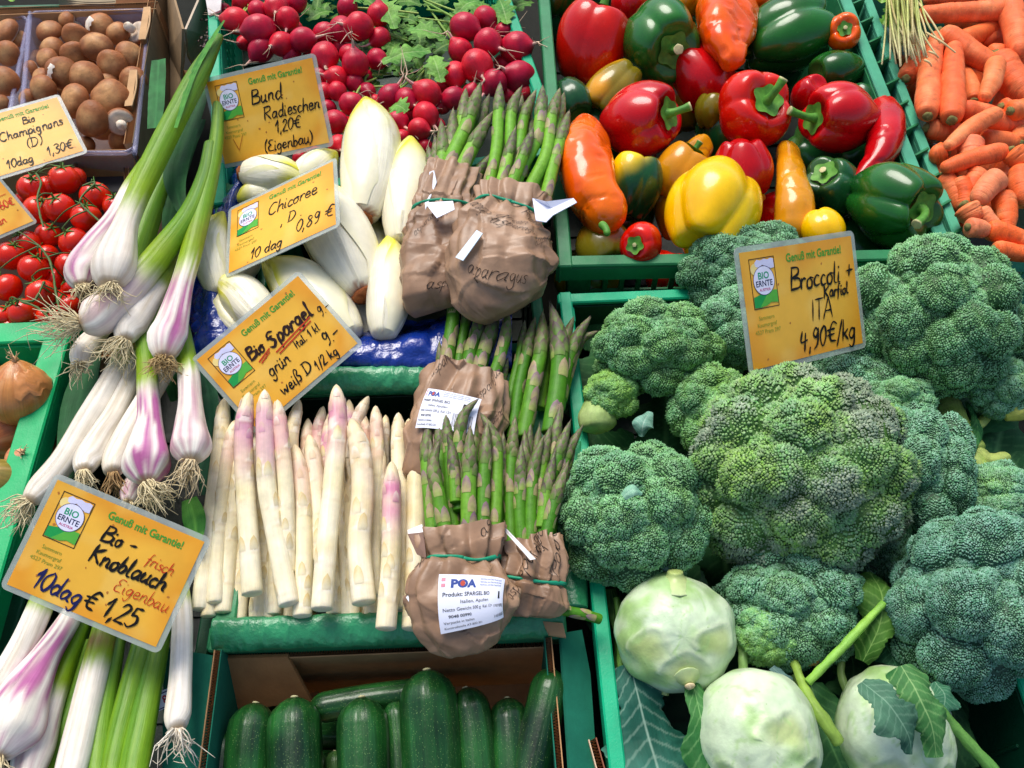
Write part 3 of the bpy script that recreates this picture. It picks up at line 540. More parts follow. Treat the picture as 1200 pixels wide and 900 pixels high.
# ---------------------------------------------------------------- mushrooms
def mushroom(x, y, rpx, ax, label, z=0., ry=None, kind='cap', tone=0.):
    rpx *= 1.08
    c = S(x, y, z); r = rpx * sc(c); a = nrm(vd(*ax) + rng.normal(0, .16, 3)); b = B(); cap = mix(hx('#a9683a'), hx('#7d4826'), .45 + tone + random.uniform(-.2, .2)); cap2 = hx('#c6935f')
    seed = int(x * 7 + y) % 97
    wide = (ry or 1.)
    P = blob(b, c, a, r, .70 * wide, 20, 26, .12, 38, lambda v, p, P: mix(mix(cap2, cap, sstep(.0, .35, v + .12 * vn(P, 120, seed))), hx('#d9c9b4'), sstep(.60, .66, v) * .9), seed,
             prof=lambda v, p: 1 - .12 * sstep(.5, .9, v) + .02 * np.sin(2 * p + seed), dz=lambda v, p: .42 * sstep(.6, 1, v))
    if kind == 'peeled':
        b2 = None
    ob = thing('mushroom', label, 'mushroom', c - (0, 0, r * .8), 'brown mushrooms in the clear punnets'); b.build('cap', M['mush'], ob)
    b = B(); e = c - a * r * .35
    sweep(b, [e, e - a * r * .5, e - a * r * .95], [r * .42, r * .36, r * .40], 8, 12, col=lambda t, p, P: mix(hx('#e2d3bd'), hx('#a88660'), sstep(.9, 1, t) * .6), disp=lambda V, t, p: .0006 * vn(V, 300, seed)); b.build('stem', M['mush'], ob)
    if kind == 'peeled':
        b = B(); dd = nrm(a * .4 + vd(-1, .1, .9) * 1.0); s1 = nrm(np.cross(dd, (0, 0, 1))); s2 = np.cross(dd, s1); K = 9; V = []
        for i in range(K):
            for j in range(K):
                u, v_ = (i / (K - 1) - .5), (j / (K - 1) - .5); d = nrm(dd + s1 * u * .75 * (1 + .2 * math.sin(j * 2)) + s2 * v_ * 1.1); V.append(c + d * r * (.95 + .02 * random.random()) * np.array((1, 1, 1)) + dd * r * .05)
        b.add(V, grid(K, K), None, hx('#e9ddcc')); b.build('peeled_patch', M['mush'], ob)
    return ob
for m in [
 (58, 37, 14.5, (-.2, -.3, .9), 'round brown mushroom in the far left corner of the larger punnet', .0), (80, 25, 11, (-.6, -.2, .3), 'upright mushroom by the far punnet wall showing its white stem', -.004, 1.2),
 (89, 43, 15, (.1, .7, .6), 'broad brown mushroom below the white stemmed one', .002), (118, 32, 15, (.3, .2, .8), 'mushroom with torn pale skin at the far punnet wall', -.002, .9, 'peeled', -.2),
 (138, 40, 13, (.1, -.2, .9), 'tall oval mushroom near the far right corner of the punnet', .004, 1.15), (162, 39, 14, (.2, -.1, -.9), 'upturned mushroom with stem and pale underside near the cardboard wall', .002, .9),
 (62, 58, 13.5, (-.1, -.5, .8), 'brown mushroom tucked behind the paired cap at the left', -.006), (57, 71, 13.5, (-.2, .2, .9), 'smaller brown cap resting against the one behind it at left', .0),
 (89, 64, 15, (.5, .5, .5), 'long tilted mushroom with a white stem edge in the middle', .004, 1.05), (113, 56, 17, (-.2, -.3, .8), 'large oval dark brown mushroom in the middle of the pile', .010, 1.1, 'cap', .15),
 (131, 75, 16, (.1, .35, .9), 'mushroom with ringed scar on top right of the middle', .008, .9, 'cap', -.25), (152, 66, 16.5, (.5, -.3, .7), 'long egg shaped mushroom beside the cardboard wall', .002, 1.1),
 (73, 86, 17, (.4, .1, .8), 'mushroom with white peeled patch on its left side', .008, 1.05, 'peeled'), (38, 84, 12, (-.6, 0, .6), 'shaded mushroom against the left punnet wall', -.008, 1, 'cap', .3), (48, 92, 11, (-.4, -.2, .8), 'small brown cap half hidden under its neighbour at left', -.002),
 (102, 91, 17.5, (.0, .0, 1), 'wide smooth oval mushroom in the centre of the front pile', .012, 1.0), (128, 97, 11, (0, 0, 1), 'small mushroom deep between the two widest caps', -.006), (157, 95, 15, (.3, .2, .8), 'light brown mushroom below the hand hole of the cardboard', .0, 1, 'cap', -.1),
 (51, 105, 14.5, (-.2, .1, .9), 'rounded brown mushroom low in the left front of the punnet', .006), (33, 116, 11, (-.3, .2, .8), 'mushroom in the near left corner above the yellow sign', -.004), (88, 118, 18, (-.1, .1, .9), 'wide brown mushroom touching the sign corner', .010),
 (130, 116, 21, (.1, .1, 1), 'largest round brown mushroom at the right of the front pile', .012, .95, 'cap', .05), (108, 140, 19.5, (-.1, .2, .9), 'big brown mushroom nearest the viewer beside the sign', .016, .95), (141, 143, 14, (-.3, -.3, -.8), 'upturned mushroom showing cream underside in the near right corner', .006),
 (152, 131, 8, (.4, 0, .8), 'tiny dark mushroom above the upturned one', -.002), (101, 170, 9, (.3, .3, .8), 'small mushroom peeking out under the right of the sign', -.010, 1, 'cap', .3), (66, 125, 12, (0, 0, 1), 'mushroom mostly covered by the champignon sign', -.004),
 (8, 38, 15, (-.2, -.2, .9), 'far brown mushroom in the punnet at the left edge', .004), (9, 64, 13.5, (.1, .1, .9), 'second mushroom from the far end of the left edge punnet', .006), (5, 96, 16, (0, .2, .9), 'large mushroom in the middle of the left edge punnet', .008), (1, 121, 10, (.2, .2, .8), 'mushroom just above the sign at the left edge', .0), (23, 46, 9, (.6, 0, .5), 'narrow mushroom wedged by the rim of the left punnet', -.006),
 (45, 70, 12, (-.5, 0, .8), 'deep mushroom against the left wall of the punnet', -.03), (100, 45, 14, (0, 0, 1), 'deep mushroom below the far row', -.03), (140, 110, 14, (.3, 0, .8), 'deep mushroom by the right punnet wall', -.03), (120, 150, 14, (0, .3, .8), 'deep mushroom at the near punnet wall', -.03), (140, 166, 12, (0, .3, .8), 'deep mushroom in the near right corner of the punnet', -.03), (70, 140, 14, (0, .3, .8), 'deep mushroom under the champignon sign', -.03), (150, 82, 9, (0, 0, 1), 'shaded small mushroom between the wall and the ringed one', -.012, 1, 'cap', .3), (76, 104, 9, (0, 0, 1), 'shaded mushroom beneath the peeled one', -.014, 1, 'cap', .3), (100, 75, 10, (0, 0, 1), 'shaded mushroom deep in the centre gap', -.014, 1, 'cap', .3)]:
    mushroom(m[0], m[1], m[2], m[3], m[4], m[5] - .008, *(m[6:7] or (None,)), **(dict(kind=m[7]) if len(m) > 7 else {}), **(dict(tone=m[8]) if len(m) > 8 else {}))

# ---------------------------------------------------------------- tomatoes on the vine
def tomato(parent, x, y, r, z, cal=None):
    c = S(x, y, z); R = r * sc(c); a = vd(*(cal or (random.uniform(-.5, .5), -.6, .5))); b = B()
    blob(b, c, a, R, .93, 22, 28, .02, 30, lambda v, p, P: mix(hx('#cf1405'), hx('#e2300c'), .5 + .5 * vn(P, 60, 2)), int(x), dz=lambda v, p: -.10 * np.exp(-(v / .10) ** 2))
    o = b.build('tomato', M['tomato'], parent)
    g = B(); tp = c + a * R * .88; s1 = nrm(np.cross(a, (.3, .5, .8))); s2 = np.cross(a, s1)
    for k in range(5):
        an = k * 1.257 + x; d = s1 * math.cos(an) + s2 * math.sin(an); L = R * random.uniform(.5, .8)
        sweep(g, [tp, tp + d * L * .5 - a * R * .02 + a * .0006, tp + d * L + a * R * random.uniform(-.1, .2)], [.0011, .0010, .0003], 6, 5, col=hx('#4f7a2c'), flat=.5)
    sweep(g, [tp - a * R * .05, tp + a * R * .35 + s1 * R * .1], [.0012, .0014], 5, 6, col=hx('#5b7d35')); g.build('calyx', M['green'], o); return tp + a * R * .35
trs = [('bright red cherry tomatoes on the vine beside the champignon sign', [(38, 221, 17, .012), (56, 219, 13, .006), (75, 211, 18, .010), (89, 208, 12, -.004), (70, 244, 17.5, .016), (45, 246, 17, .010), (30, 234, 12, -.006)], [(42, 203), (48, 214), (44, 232), (47, 252), (51, 266)]),
 ('vine tomatoes lying against the leeks at the right of the tray', [(112, 230, 17.5, .010), (101, 255, 17.5, .016), (136, 242, 15, .008), (132, 263, 9, -.006), (87, 284, 17.5, .014), (57, 276, 15, .002)], [(96, 218), (112, 214), (94, 236), (118, 262), (108, 275)]),
 ('middle truss of red vine tomatoes with a long curling stem', [(31, 286, 16.5, .008), (12, 300, 17.5, .014), (55, 300, 14, -.004), (39, 315, 17, .016), (81, 311, 15.5, .008), (64, 327, 13, -.002), (83, 338, 11, -.004), (9, 337, 16.5, .012), (49, 344, 17.5, .018), (100, 318, 11, -.010)], [(46, 288), (58, 305), (63, 325), (66, 345), (70, 365)]),
 ('nearest truss of vine tomatoes above the green onion crate', [(26, 366, 17, .014), (4, 371, 14, .010), (80, 359, 14, .004), (56, 373, 15, .004), (14, 386, 16, .0), (68, 351, 12, -.008), (98, 372, 12, -.012), (32, 390, 13, -.01)], [(52, 330), (40, 352), (22, 352), (46, 362), (72, 388)])]
for k, (lb, ts, st_) in enumerate(trs):
    t = thing('tomato_truss', lb, 'tomatoes', S(ts[0][0], ts[0][1], -.03), 'vine tomatoes in the tray'); g = B(); pts = [S(x, y, .030) for x, y in st_]; pp = cr(np.array(pts), 30)
    for q in ts:
        e = tomato(t, q[0], q[1], q[2], q[3] - .004, (random.uniform(-.6, .6), -.5, random.uniform(.1, .7))); j = int(np.argmin(np.linalg.norm(pp - e, axis=1))); sweep(g, [e, (e + pp[j]) / 2 + (0, 0, .004), pp[j]], [.0007, .0008, .0009], 7, 6, col=hx('#46602e'))
    sweep(g, pts, [.0012] * len(pts), 26, 7, col=hx('#4a6530'), disp=lambda V, t_, p: .0006 * vn(V, 500, 3)); g.build('vine_stem', M['green'], t)

# ---------------------------------------------------------------- radishes
def radish(parent, x, y, r, z, tail=None):
    c = S(x, y, z); R = r * sc(c); tl = tail or (random.uniform(-1, 1), random.uniform(-.2, 1), random.uniform(.1, .8)); a = vd(*tl); seed = int(x * 3 + y)
    b = B(); red = mix(hx('#b40e34'), hx('#d41a2c'), random.random()); b_ = blob(b, c, -a, R, 1.0 + random.uniform(0, .16), 20, 24, .05, 50, lambda v, p, P: mix(mix(red, hx('#8d1238'), .5 * sstep(.1, .8, vn(P, 90, seed))), hx('#e9b6b8'), .75 * sstep(.93, 1, v)), seed,
         dz=lambda v, p: -.22 * sstep(.82, 1, v))
    o = b.build('radish', M['radish'], parent); g = B(); e = c + a * R * 1.08; L = R * random.uniform(1.3, 3.4); q = nrm(np.cross(a, (0, 0, 1))) * random.uniform(-.5, .5)
    pts = [e - a * R * .1, e + a * L * .3 + (0, 0, .002), e + (a * .6 + q) * L * .6 + (0, 0, .004 * random.random()), e + (a * .8 + q * 2) * L + (0, 0, .004 * random.random())]
    sweep(g, pts, [R * .16, R * .07, R * .04, R * .015], 14, 5, col=lambda t, p, P: mix(hx('#d98f92'), hx('#cdb49a'), sstep(0, .3, t)))
    for _ in range(3):
        i = random.uniform(.1, .6); s_ = pts[1] * (1 - i) + pts[2] * i; d = rng.normal(0, 1, 3) * R * .4; sweep(g, [s_, s_ + d * .6, s_ + d * 1.2 + a * R * .3], [R * .022] * 2 + [R * .01], 5, 4, col=hx('#c9ab8e'))
    g.build('root', M['root'], o)
def leafblade(b, pts, wid, colA, colB, N=22, K=9, fold=.25, wave=.2, lobes=0, vein=None, seed=0, curl=0.):
    """leaf blade along pts (world); wid in metres; raised pale midrib and side veins"""
    wid = np.asarray(wid, float); C = cr(np.column_stack([np.array(pts, float), wid]), N); P = C[:, :3]; T, sx, uz = frames(P, (0, 0, 1)); s = np.linspace(-1, 1, K); t = np.linspace(0, 1, N)
    ww = C[:, 3][:, None] * np.ones(K)
    if lobes: ww = ww * (1 + .28 * np.sin(t[:, None] * lobes * 6.28 + (s > 0) * 1.3) * np.abs(s) ** 2 + .1 * vn(np.stack([t[:, None] * 40 + 0 * s, s + 0 * t[:, None], 0 * ww], -1), 1, seed))
    S_ = s[None, :] + 0 * t[:, None]; G = P[:, None] + sx[:, None] * (S_ * ww)[..., None] + uz[:, None] * ((fold * np.abs(S_) - curl * S_ ** 2) * ww)[..., None]
    nz = fbm(G, .55 / (wid.max() + 1e-6), seed, 3); G = G + uz[:, None] * (nz * wave * wid.max() * (.3 + .7 * np.abs(S_)))[..., None]
    ve = np.abs(S_); side = np.abs(((t[:, None] * 9 - np.abs(S_) * 1.6) % 1) - .5) < .09
    c = mix(colA, colB, .5 + .7 * nz); vc = hx('#b9cf8f') if vein is None else vein
    c = mix(c, vc, np.where(ve < 1.2 / K, .8, np.where(side & (K > 12), .3, 0)) * (1 - .4 * t[:, None])); b.add(G, grid(N, K), None, c, np.stack([t[:, None] * .1 + 0 * S_, S_ * .02], -1)); return G
RB = [
 ('bunch of radishes in the far left corner of the teal crate', [(277, 25, 15, .01), (286, 1, 12, 0), (302, 12, 11, .008), (304, 35, 17, .018, (-1, .2, .2)), (324, 9, 14, .012), (337, 22, 13, .016, (0, 1, .4)), (306, 58, 14, .002, (-.6, .8, .2)), (331, 52, 14, .008), (287, 50, 9, -.006), (355, 47, 14.5, .012, (1, 0, .4)), (347, 3, 12, .004), (320, 30, 11, -.004), (345, 34, 10, -.008), (342, 64, 10, -.004), (262, 12, 8, -.01)], [(300, -30), (340, -40)]),
 ('bunch of radishes in the middle of the teal crate above the radish sign', [(380, 40, 13, .006), (407, 9, 12, .008, (.4, -1, .5)), (401, 35, 15, .012), (421, 31, 16, .020, (-1, .1, .5)), (444, 17, 13, .012, (0, -1, .2)), (445, 45, 12, .002), (381, 66, 16, .014, (.2, 1, .7)), (410, 65, 12, .006), (416, 75, 15.5, .016, (0, -.7, .5)), (442, 69, 12, .006), (395, 91, 13, .006), (377, 90, 11, .0), (415, 97, 11, .0), (400, 55, 10, -.008), (428, 90, 9, -.01), (364, 60, 9, -.008)], [(460, 50), (480, 20)]),
 ('radishes lying between the radish sign and the tall chicory', [(412, 122, 13.5, .008), (395, 107, 11, .004, (.3, 1, .3)), (430, 107, 10, -.004), (381, 108, 11, -.002), (393, 143, 14, .006, (1, .4, .3)), (397, 171, 13, .002), (370, 182, 10, -.004), (352, 186, 9, -.006), (408, 148, 11, -.008), (384, 128, 10, -.01), (420, 135, 9, -.012)], [(440, 90)]),
 ('radishes between the tall chicory and the green asparagus tips', [(457, 114, 13.5, .006, (.6, -.8, .2)), (477, 117, 13.5, .010), (501, 110, 15.5, .016, (-.9, -.5, .4)), (518, 122, 11, -.002), (466, 143, 13.5, .004), (499, 135, 15, .010, (.6, .9, .4)), (491, 152, 13, .012, (1, .3, .4)), (471, 163, 11, .0), (498, 173, 10, -.002), (482, 132, 10, -.006), (455, 130, 9, -.008), (512, 148, 10, -.01), (440, 120, 9, -.01)], [(490, 80)]),
 ('bunch of large radishes in the right half of the teal crate', [(545, 32, 16.5, .016, (1, .4, .3)), (569, 22, 14, .010), (540, 60, 14, .004, (-.7, -.9, .3)), (572, 50, 16, .020, (.9, .7, .6)), (589, 37, 10, .0, (1, -.2, .2)), (605, 56, 17.5, .012, (1, .05, .6)), (559, 77, 18.5, .018, (.3, .8, .6)), (534, 87, 14, .008, (.1, 1, .4)), (579, 97, 15.5, .012), (609, 91, 18, .004), (532, 115, 13, .006, (-1, .4, .4)), (552, 110, 11, .0, (.4, -1, .6)), (615, 109, 10, -.006), (590, 75, 11, -.01), (596, 112, 9, -.01), (520, 100, 8, -.01)], [(520, 30), (500, 10)])]
for lb, rs, lv in RB:
    t = thing('radish_bunch', lb, 'radishes', S(rs[0][0], rs[0][1], -.04), 'radish bunches in the teal crate')
    for q in rs: radish(t, q[0], q[1], q[2] * 1.03, q[3] - .012, q[4] if len(q) > 4 else None)
    g = B()
    for (lx, ly) in lv:
        for q in rs[:5]: s_ = S(q[0], q[1], q[3] - .02); e = S(lx + random.uniform(-20, 20), ly + random.uniform(-15, 15), -.02); sweep(g, [s_, (s_ + e) / 2 + rng.normal(0, .004, 3), e], [.0016, .0018, .0014], 10, 5, col=mix(hx('#6f9a3a'), hx('#a4b85a'), random.random()))
    g.build('leaf_stalks', M['green'], t)
t = thing('radish_leaves', 'green radish leaves heaped between the radish bunches', 'leaves', S(490, 50, -.05))
for k in range(90):
    x, y = random.gauss(478, 46), random.uniform(-15, 100)
    if k < 10: x, y = random.uniform(345, 400), random.uniform(-5, 25)
    elif k < 18: x, y = random.uniform(575, 600), random.uniform(-10, 25)
    b = B(); a = random.uniform(0, 6.28); L = random.uniform(18, 34); z = random.uniform(-.045, -.006) - .00022 * abs(x - 480); p0 = S(x, y, z); p2 = S(x + L * math.cos(a), y + L * math.sin(a), z + random.uniform(-.008, .008)); w_ = L * .32 * sc(p0)
    leafblade(b, [p0, (p0 + p2) / 2 + (0, 0, .004), p2], [w_ * .35, w_, w_ * .3], hx('#2a5c16'), hx('#5a8832'), 24, 11, .3, .35, 3, hx('#86a85a'), k, .2); b.build('leaf', M['leaf'], t)
for (x, y, dx, dy, L, z) in [(500, 40, -1, -.3, 42, .008), (476, 66, 1, -.25, 56, .006), (512, 82, -.3, -.9, 34, .004), (548, 8, -.8, .5, 34, .0), (468, 128, .7, .25, 26, .034), (455, 16, .4, .9, 40, .0), (590, 14, -.3, -1, 30, .0), (415, 0, -.6, .2, 30, 0)]:
    b = B(); p0 = S(x - dx * L / 2, y - dy * L / 2, z); p2 = S(x + dx * L / 2, y + dy * L / 2, z + .003); w_ = 13 * sc(p0); leafblade(b, [p0, (p0 + p2) / 2 + (0, 0, .005), p2], [w_ * .3, w_, w_ * .35], hx('#3a7a24'), hx('#6fa03f'), 40, 21, .25, .25, 4, hx('#9ab874'), x, .2); b.build('leaf', M['leaf'], t)

# ---------------------------------------------------------------- chicory
def chicory(label, pts, rmax, z=.0, root=True, yel=.5, rk=None):
    """pts: tip ... root, in photo pixels with heights"""
    P = [S(x, y, z + (q[0] if q else 0)) for x, y, *q in pts]; k = sc(P[0]); n = len(P); C = cr(np.array(P), 9); r = np.array([.10, .50, .80, .97, 1.0, .98, .90, .74, .46]) * rmax * k
    b = B(); W1, Y1 = hx('#f0ead0'), hx('#e0dc34'); seed = int(pts[0][0])
    ph0 = random.uniform(0, 6)
    def md(t, p): return 1 + .02 * np.sign(np.sin(2 * p + ph0 + 2.6 * t)) * sstep(.0, .2, t) * (1 - sstep(.8, 1, t)) + .04 * np.cos(3 * p + ph0 + 3 * t)
    def cl(t, p, V):
        y = sstep(.42, .04, t + .14 * vn(V, 60, seed)) * .95 + yel * .55 * (np.abs(np.sin(2 * p + ph0 + 2.6 * t)) < .28) * (1 - t)
        c = mix(W1, Y1, y); c = mix(c, hx('#cdd66a'), .5 * sstep(.12, .0, t)); return mix(c, hx('#9c5a34'), sstep(.965, .995, t + .02 * vn(V, 500, 3)) * (.8 if root else .2))
    t_ = thing('chicory', label, 'chicory', P[n // 2] - np.array((0, 0, rmax * k)), 'chicory heads on the blue film'); sweep(b, C, r, 40, 40, md, cl, cap=(1.2, .5)); b.build('head', M['chicory'], t_)
    for j in range(2):      # outer leaves wrapped round the head
        b = B(); a0 = ph0 + j * 2.6 - 1.2; T, sx, uz = frames(C, -FW); N, K = 40, 21; E = cr(np.column_stack([C, r]), N); T, sx, uz = frames(E[:, :3], -FW); t = np.linspace(0, 1, N)[:, None]; s = np.linspace(-1, 1, K)[None]
        an = a0 + s * 1.15 * np.clip(np.sin(np.clip(t + .12, 0, 1) * 2.75), .05, 1) + .6 * t; R_ = E[:, 3:4] * (1.022 + .004 * np.abs(s) * (1 - t)) ; G = E[:, None, :3] + (sx[:, None] * np.sin(an)[..., None] + uz[:, None] * np.cos(an)[..., None]) * R_[..., None]
        G = G[2:-1]; yy = sstep(.45, .04, t) * .9 + sstep(.6, 1, np.abs(s)) * .75 * (1 - t) * (.5 + yel) + .15 * yel; b.add(G, grid(N - 3, K)[:, ::-1], None, mix(W1, Y1, yy)[2:-1]); b.build('outer_leaf', M['chicory'], t_)
    if root:
        b = B(); a = nrm(C[-1] - C[-2]); blob(b, C[-1] + a * k * 1, a, r[-1] * .8, .35, 8, 18, .2, 300, lambda v, p, V: mix(hx('#a8683c'), hx('#7c3f20'), .5 + .5 * vn(V, 700, 2)), 3); b.build('root_end', M['root'], t_)
chicory('chicory lying sideways under the radish sign with its brown root end to the left', [(360, 212), (330, 206), (282, 203)], 23, .012)
chicory('chicory partly behind the upper right of the chicory sign', [(395, 178), (372, 196), (345, 214)], 20, .008)
chicory('tall chicory with yellow tip standing beside the radishes', [(428, 115), (436, 165), (432, 215), (424, 256)], 33, .022)
chicory('slim chicory with cut base left of the green asparagus', [(481, 160), (478, 215), (470, 288)], 27, .018, root=False)
chicory('chicory standing upright with yellow tip over the blue film', [(456, 276), (457, 325), (449, 396)], 25, .020, root=False)
chicory('large white chicory with brown root end right of the chicory sign', [(352, 208), (392, 270), (428, 346)], 37, .018, yel=.1)
chicory('white chicory at the left edge beside the blue film', [(262, 248), (247, 285), (257, 346)], 21, .012, root=False)
chicory('yellow tipped chicory between the two lower signs', [(256, 326), (285, 348), (315, 385)], 25, .016, root=False, yel=.9)
chicory('thin pale chicory nearest the blue film on the left', [(249, 336), (258, 360), (282, 392)], 13, .006, root=False, yel=.7)
chicory('long chicory running beneath the asparagus sign', [(308, 306), (350, 335), (414, 398)], 33, .010, root=False, yel=.8)
chicory('chicory filling the gap behind the upright one', [(440, 248), (436, 290), (440, 350)], 22, -.02, root=False, yel=.1)
chicory('chicory deep below the long one near the blue film', [(400, 330), (420, 365), (436, 395)], 20, -.02, root=False, yel=.1)
chicory('small chicory tip showing above the chicory sign', [(276, 235), (300, 228), (330, 232)], 16, .0, root=False, yel=.7)
chicory('chicory lying low beneath the upright left one', [(300, 290), (285, 310), (275, 330)], 18, -.02, root=False, yel=.2)

# ---------------------------------------------------------------- asparagus spears
def spear(parent, name, pts, rpx, green=True, pink=0., seed=0, org=None, lead=.14, tags=None, cutc=None):
    """pts: tip ... base as (px, py, z); one mesh with bracts"""
    P = np.array([S(*q) for q in pts]); k = np.mean([sc(p) for p in P]); r = rpx * k * (.90 if green else .93); L = np.sum(np.linalg.norm(np.diff(P, axis=0), axis=1)); rs = np.random.default_rng(seed)
    tipL = min(.4, (5.2 if green else 3.0) * r / L); C = cr(P, 13); tt = np.linspace(0, 1, 13); rad = r * (.98 + .06 * tt); 
    nodes = np.sort(rs.uniform(tipL * .9, .97, 7 if green else 6)); na = rs.uniform(-1.5, 1.5, len(nodes)); hh = (2.6 if green else 1.5) * r / L
    def tri(t, p):
        m = np.zeros_like(t)
        for n_, a_ in zip(nodes, na):
            d = np.abs((p - a_ + math.pi) % (2 * math.pi) - math.pi); u = (n_ - t) / hh; m = np.maximum(m, ((u > 0) & (u < 1) & (d < .95 * (1 - u))) * (1 - .5 * u))
        return m
    def md(t, p):
        u = t / tipL; e = np.where(u < 1, np.sqrt(np.clip(1 - (1 - u) ** (2.0 if green else 2.6), 0.004, 1)) * (.16 + .84 * np.clip(u, 0, 1) ** (.42 if green else .25)), 1)
        ph = p * 3 / 6.283; sc_ = ((t / tipL * (5.5 if green else 2.4) + (np.floor(ph * 2) % 2) * .5 + np.abs((ph * 2) % 1 - .5) * .9) % 1)
        rough_ = np.where(u < 1.35, (1.1 if green else .6) * (.14 * sc_ + (.06 if green else 0)) * np.clip(1.5 - u, 0, 1) * np.clip(u * 4, 0, 1), 0)
        return e * (1 + rough_ * .4) * (.86 if green else .94) ** (1 - sstep(.5, 1.6, u)) * (1 + .03 * tri(t, p))
    if green:
        g = mix(hx('#3f7a16'), hx('#6ca02c'), rs.random()) if seed >= 650 else mix(hx('#5c9a1c'), hx('#84b83a'), rs.random()); pu = mix(hx('#4f3c44'), hx('#6f6446'), rs.random())
        def cl(t, p, V):
            u = t / tipL; s_ = ((t / tipL * 5.5 + (np.floor(p * 3 / 3.1415) % 2) * .5 + np.abs((p * 3 / 3.1415) % 1 - .5) * .9) % 1)
            tc = mix(mix(hx('#556f2c'), hx('#74824a'), s_), pu, .25 + .6 * (s_ > .55) + .25 * vn(V, 160, seed)); c = mix(tc, g, sstep(.85, 1.5, u + .3 * vn(V, 200, 2)))
            return c
    else:
        w_ = mix(hx('#eadfb6'), hx('#e2cf96'), rs.random()); pk = mix(hx('#db7f84'), hx('#cc86a8'), rs.random()); sp = tipL
        def cl(t, p, V):
            c = mix(w_, hx('#f1e8cc'), .30 + .5 * vn(V, 70, seed) + .45 * t); q = sstep(sp * 3.8, sp * 1.2, t + .05 * vn(V, 60, 4)) * sstep(.3 * sp, 1.2 * sp, t); c = mix(c, pk, pink * q * (.85 + .35 * vn(V, 90, 7)))
            c = mix(c, hx('#dcc49a'), .55 * sstep(sp, 0, t)); c = mix(c, hx('#f6eeda'), .7 * tri(t, p)); nd = np.zeros_like(t)
            for n_ in nodes: nd = np.maximum(nd, np.exp(-((t - n_ + .006 * np.sin(p * 2)) / .0045) ** 2))
            return mix(c, hx('#c09a58'), .25 * nd)
    E = cr(np.column_stack([C, rad]), 200); Tn, sx, uz = frames(E[:, :3], -FW)
    def scale_(tt_, an, ln, wd, lift, ca, cb):
        n1, n2 = 6, 5; uu = np.linspace(0, 1, n1)[:, None]; ss = np.linspace(-1, 1, n2)[None]; wv = wd * np.sqrt(np.clip(1 - uu ** 1.6, 0, 1)) * (.8 + .5 * uu * (1 - uu)) + 1e-3
        te = np.clip(tt_ - uu * ln, -.05, 1); i_ = np.clip(te * 199, 0, 199).astype(int) + 0 * ss.astype(int); a_ = an + ss * wv; er = md(te + 0 * ss, a_ + 0 * te)
        over = np.clip(-(tt_ - uu * ln) , 0, 1) * L; ra = E[i_, 3] * er * (1.0 + lift * uu * (1.4 - uu)) + r * ((.035 if green else .0) + .07 * uu)
        G = E[i_, :3] + (sx[i_] * np.sin(a_)[..., None] + uz[i_] * np.cos(a_)[..., None]) * ra[..., None] - Tn[i_] * over[..., None]
        b.add(G, grid(n1, n2)[:, ::-1], None, mix(ca, cb, sstep(.2, 1, uu + .25 * np.abs(ss))))
    b = B(); sweep(b, C, rad, 70, 18, md, cl, cap=(0, .25), flat=.97)
    if green:
        K_ = 34
        for k_ in range(K_):
            f_ = (k_ + 1) / K_; tt_ = tipL * (.22 + 1.25 * f_ ** 1.15); c1 = mix(hx('#4a7020'), hx('#6f8a40'), rs.random()); c2 = mix(pu, mix(hx('#9a8a70'), hx('#5d4450'), rs.random()), rs.random() * .8)
            scale_(tt_, 2.39996 * k_ + seed, tipL * (.30 + .10 * rs.random()), 1.05 - .35 * f_, .14, c1, c2)
        for n_, a_ in zip(nodes, na):
            if n_ > tipL * 1.5: scale_(n_, a_, 2.3 * r / L, .75, .03, mix(hx('#a39a68'), hx('#86a048'), rs.random()), mix(hx('#a58f70'), hx('#7d6070'), rs.random()))
    else:
        for k_ in range(9):
            f_ = (k_ + 1) / 9; scale_(tipL * (.35 + 1.5 * f_), 2.4 * k_ + seed, tipL * .42, .62 - .2 * f_, .02, mix(hx('#e3cfa0'), pk, .9 * pink * f_ ** .5), mix(mix(hx('#d9bf92'), hx('#efe6cf'), rs.random()), pk, .45 * pink * f_))
        for n_, a_ in zip(nodes, na):
            if n_ > tipL * 2: scale_(n_, a_, 1.6 * r / L, .5, .02, hx('#e9dcb4'), hx('#dcc48c'))
    tags = tags or {}
    ob = b.build(name, M['green_sp' if green else 'white_sp'], parent, org=P.mean(0), **tags); return ob
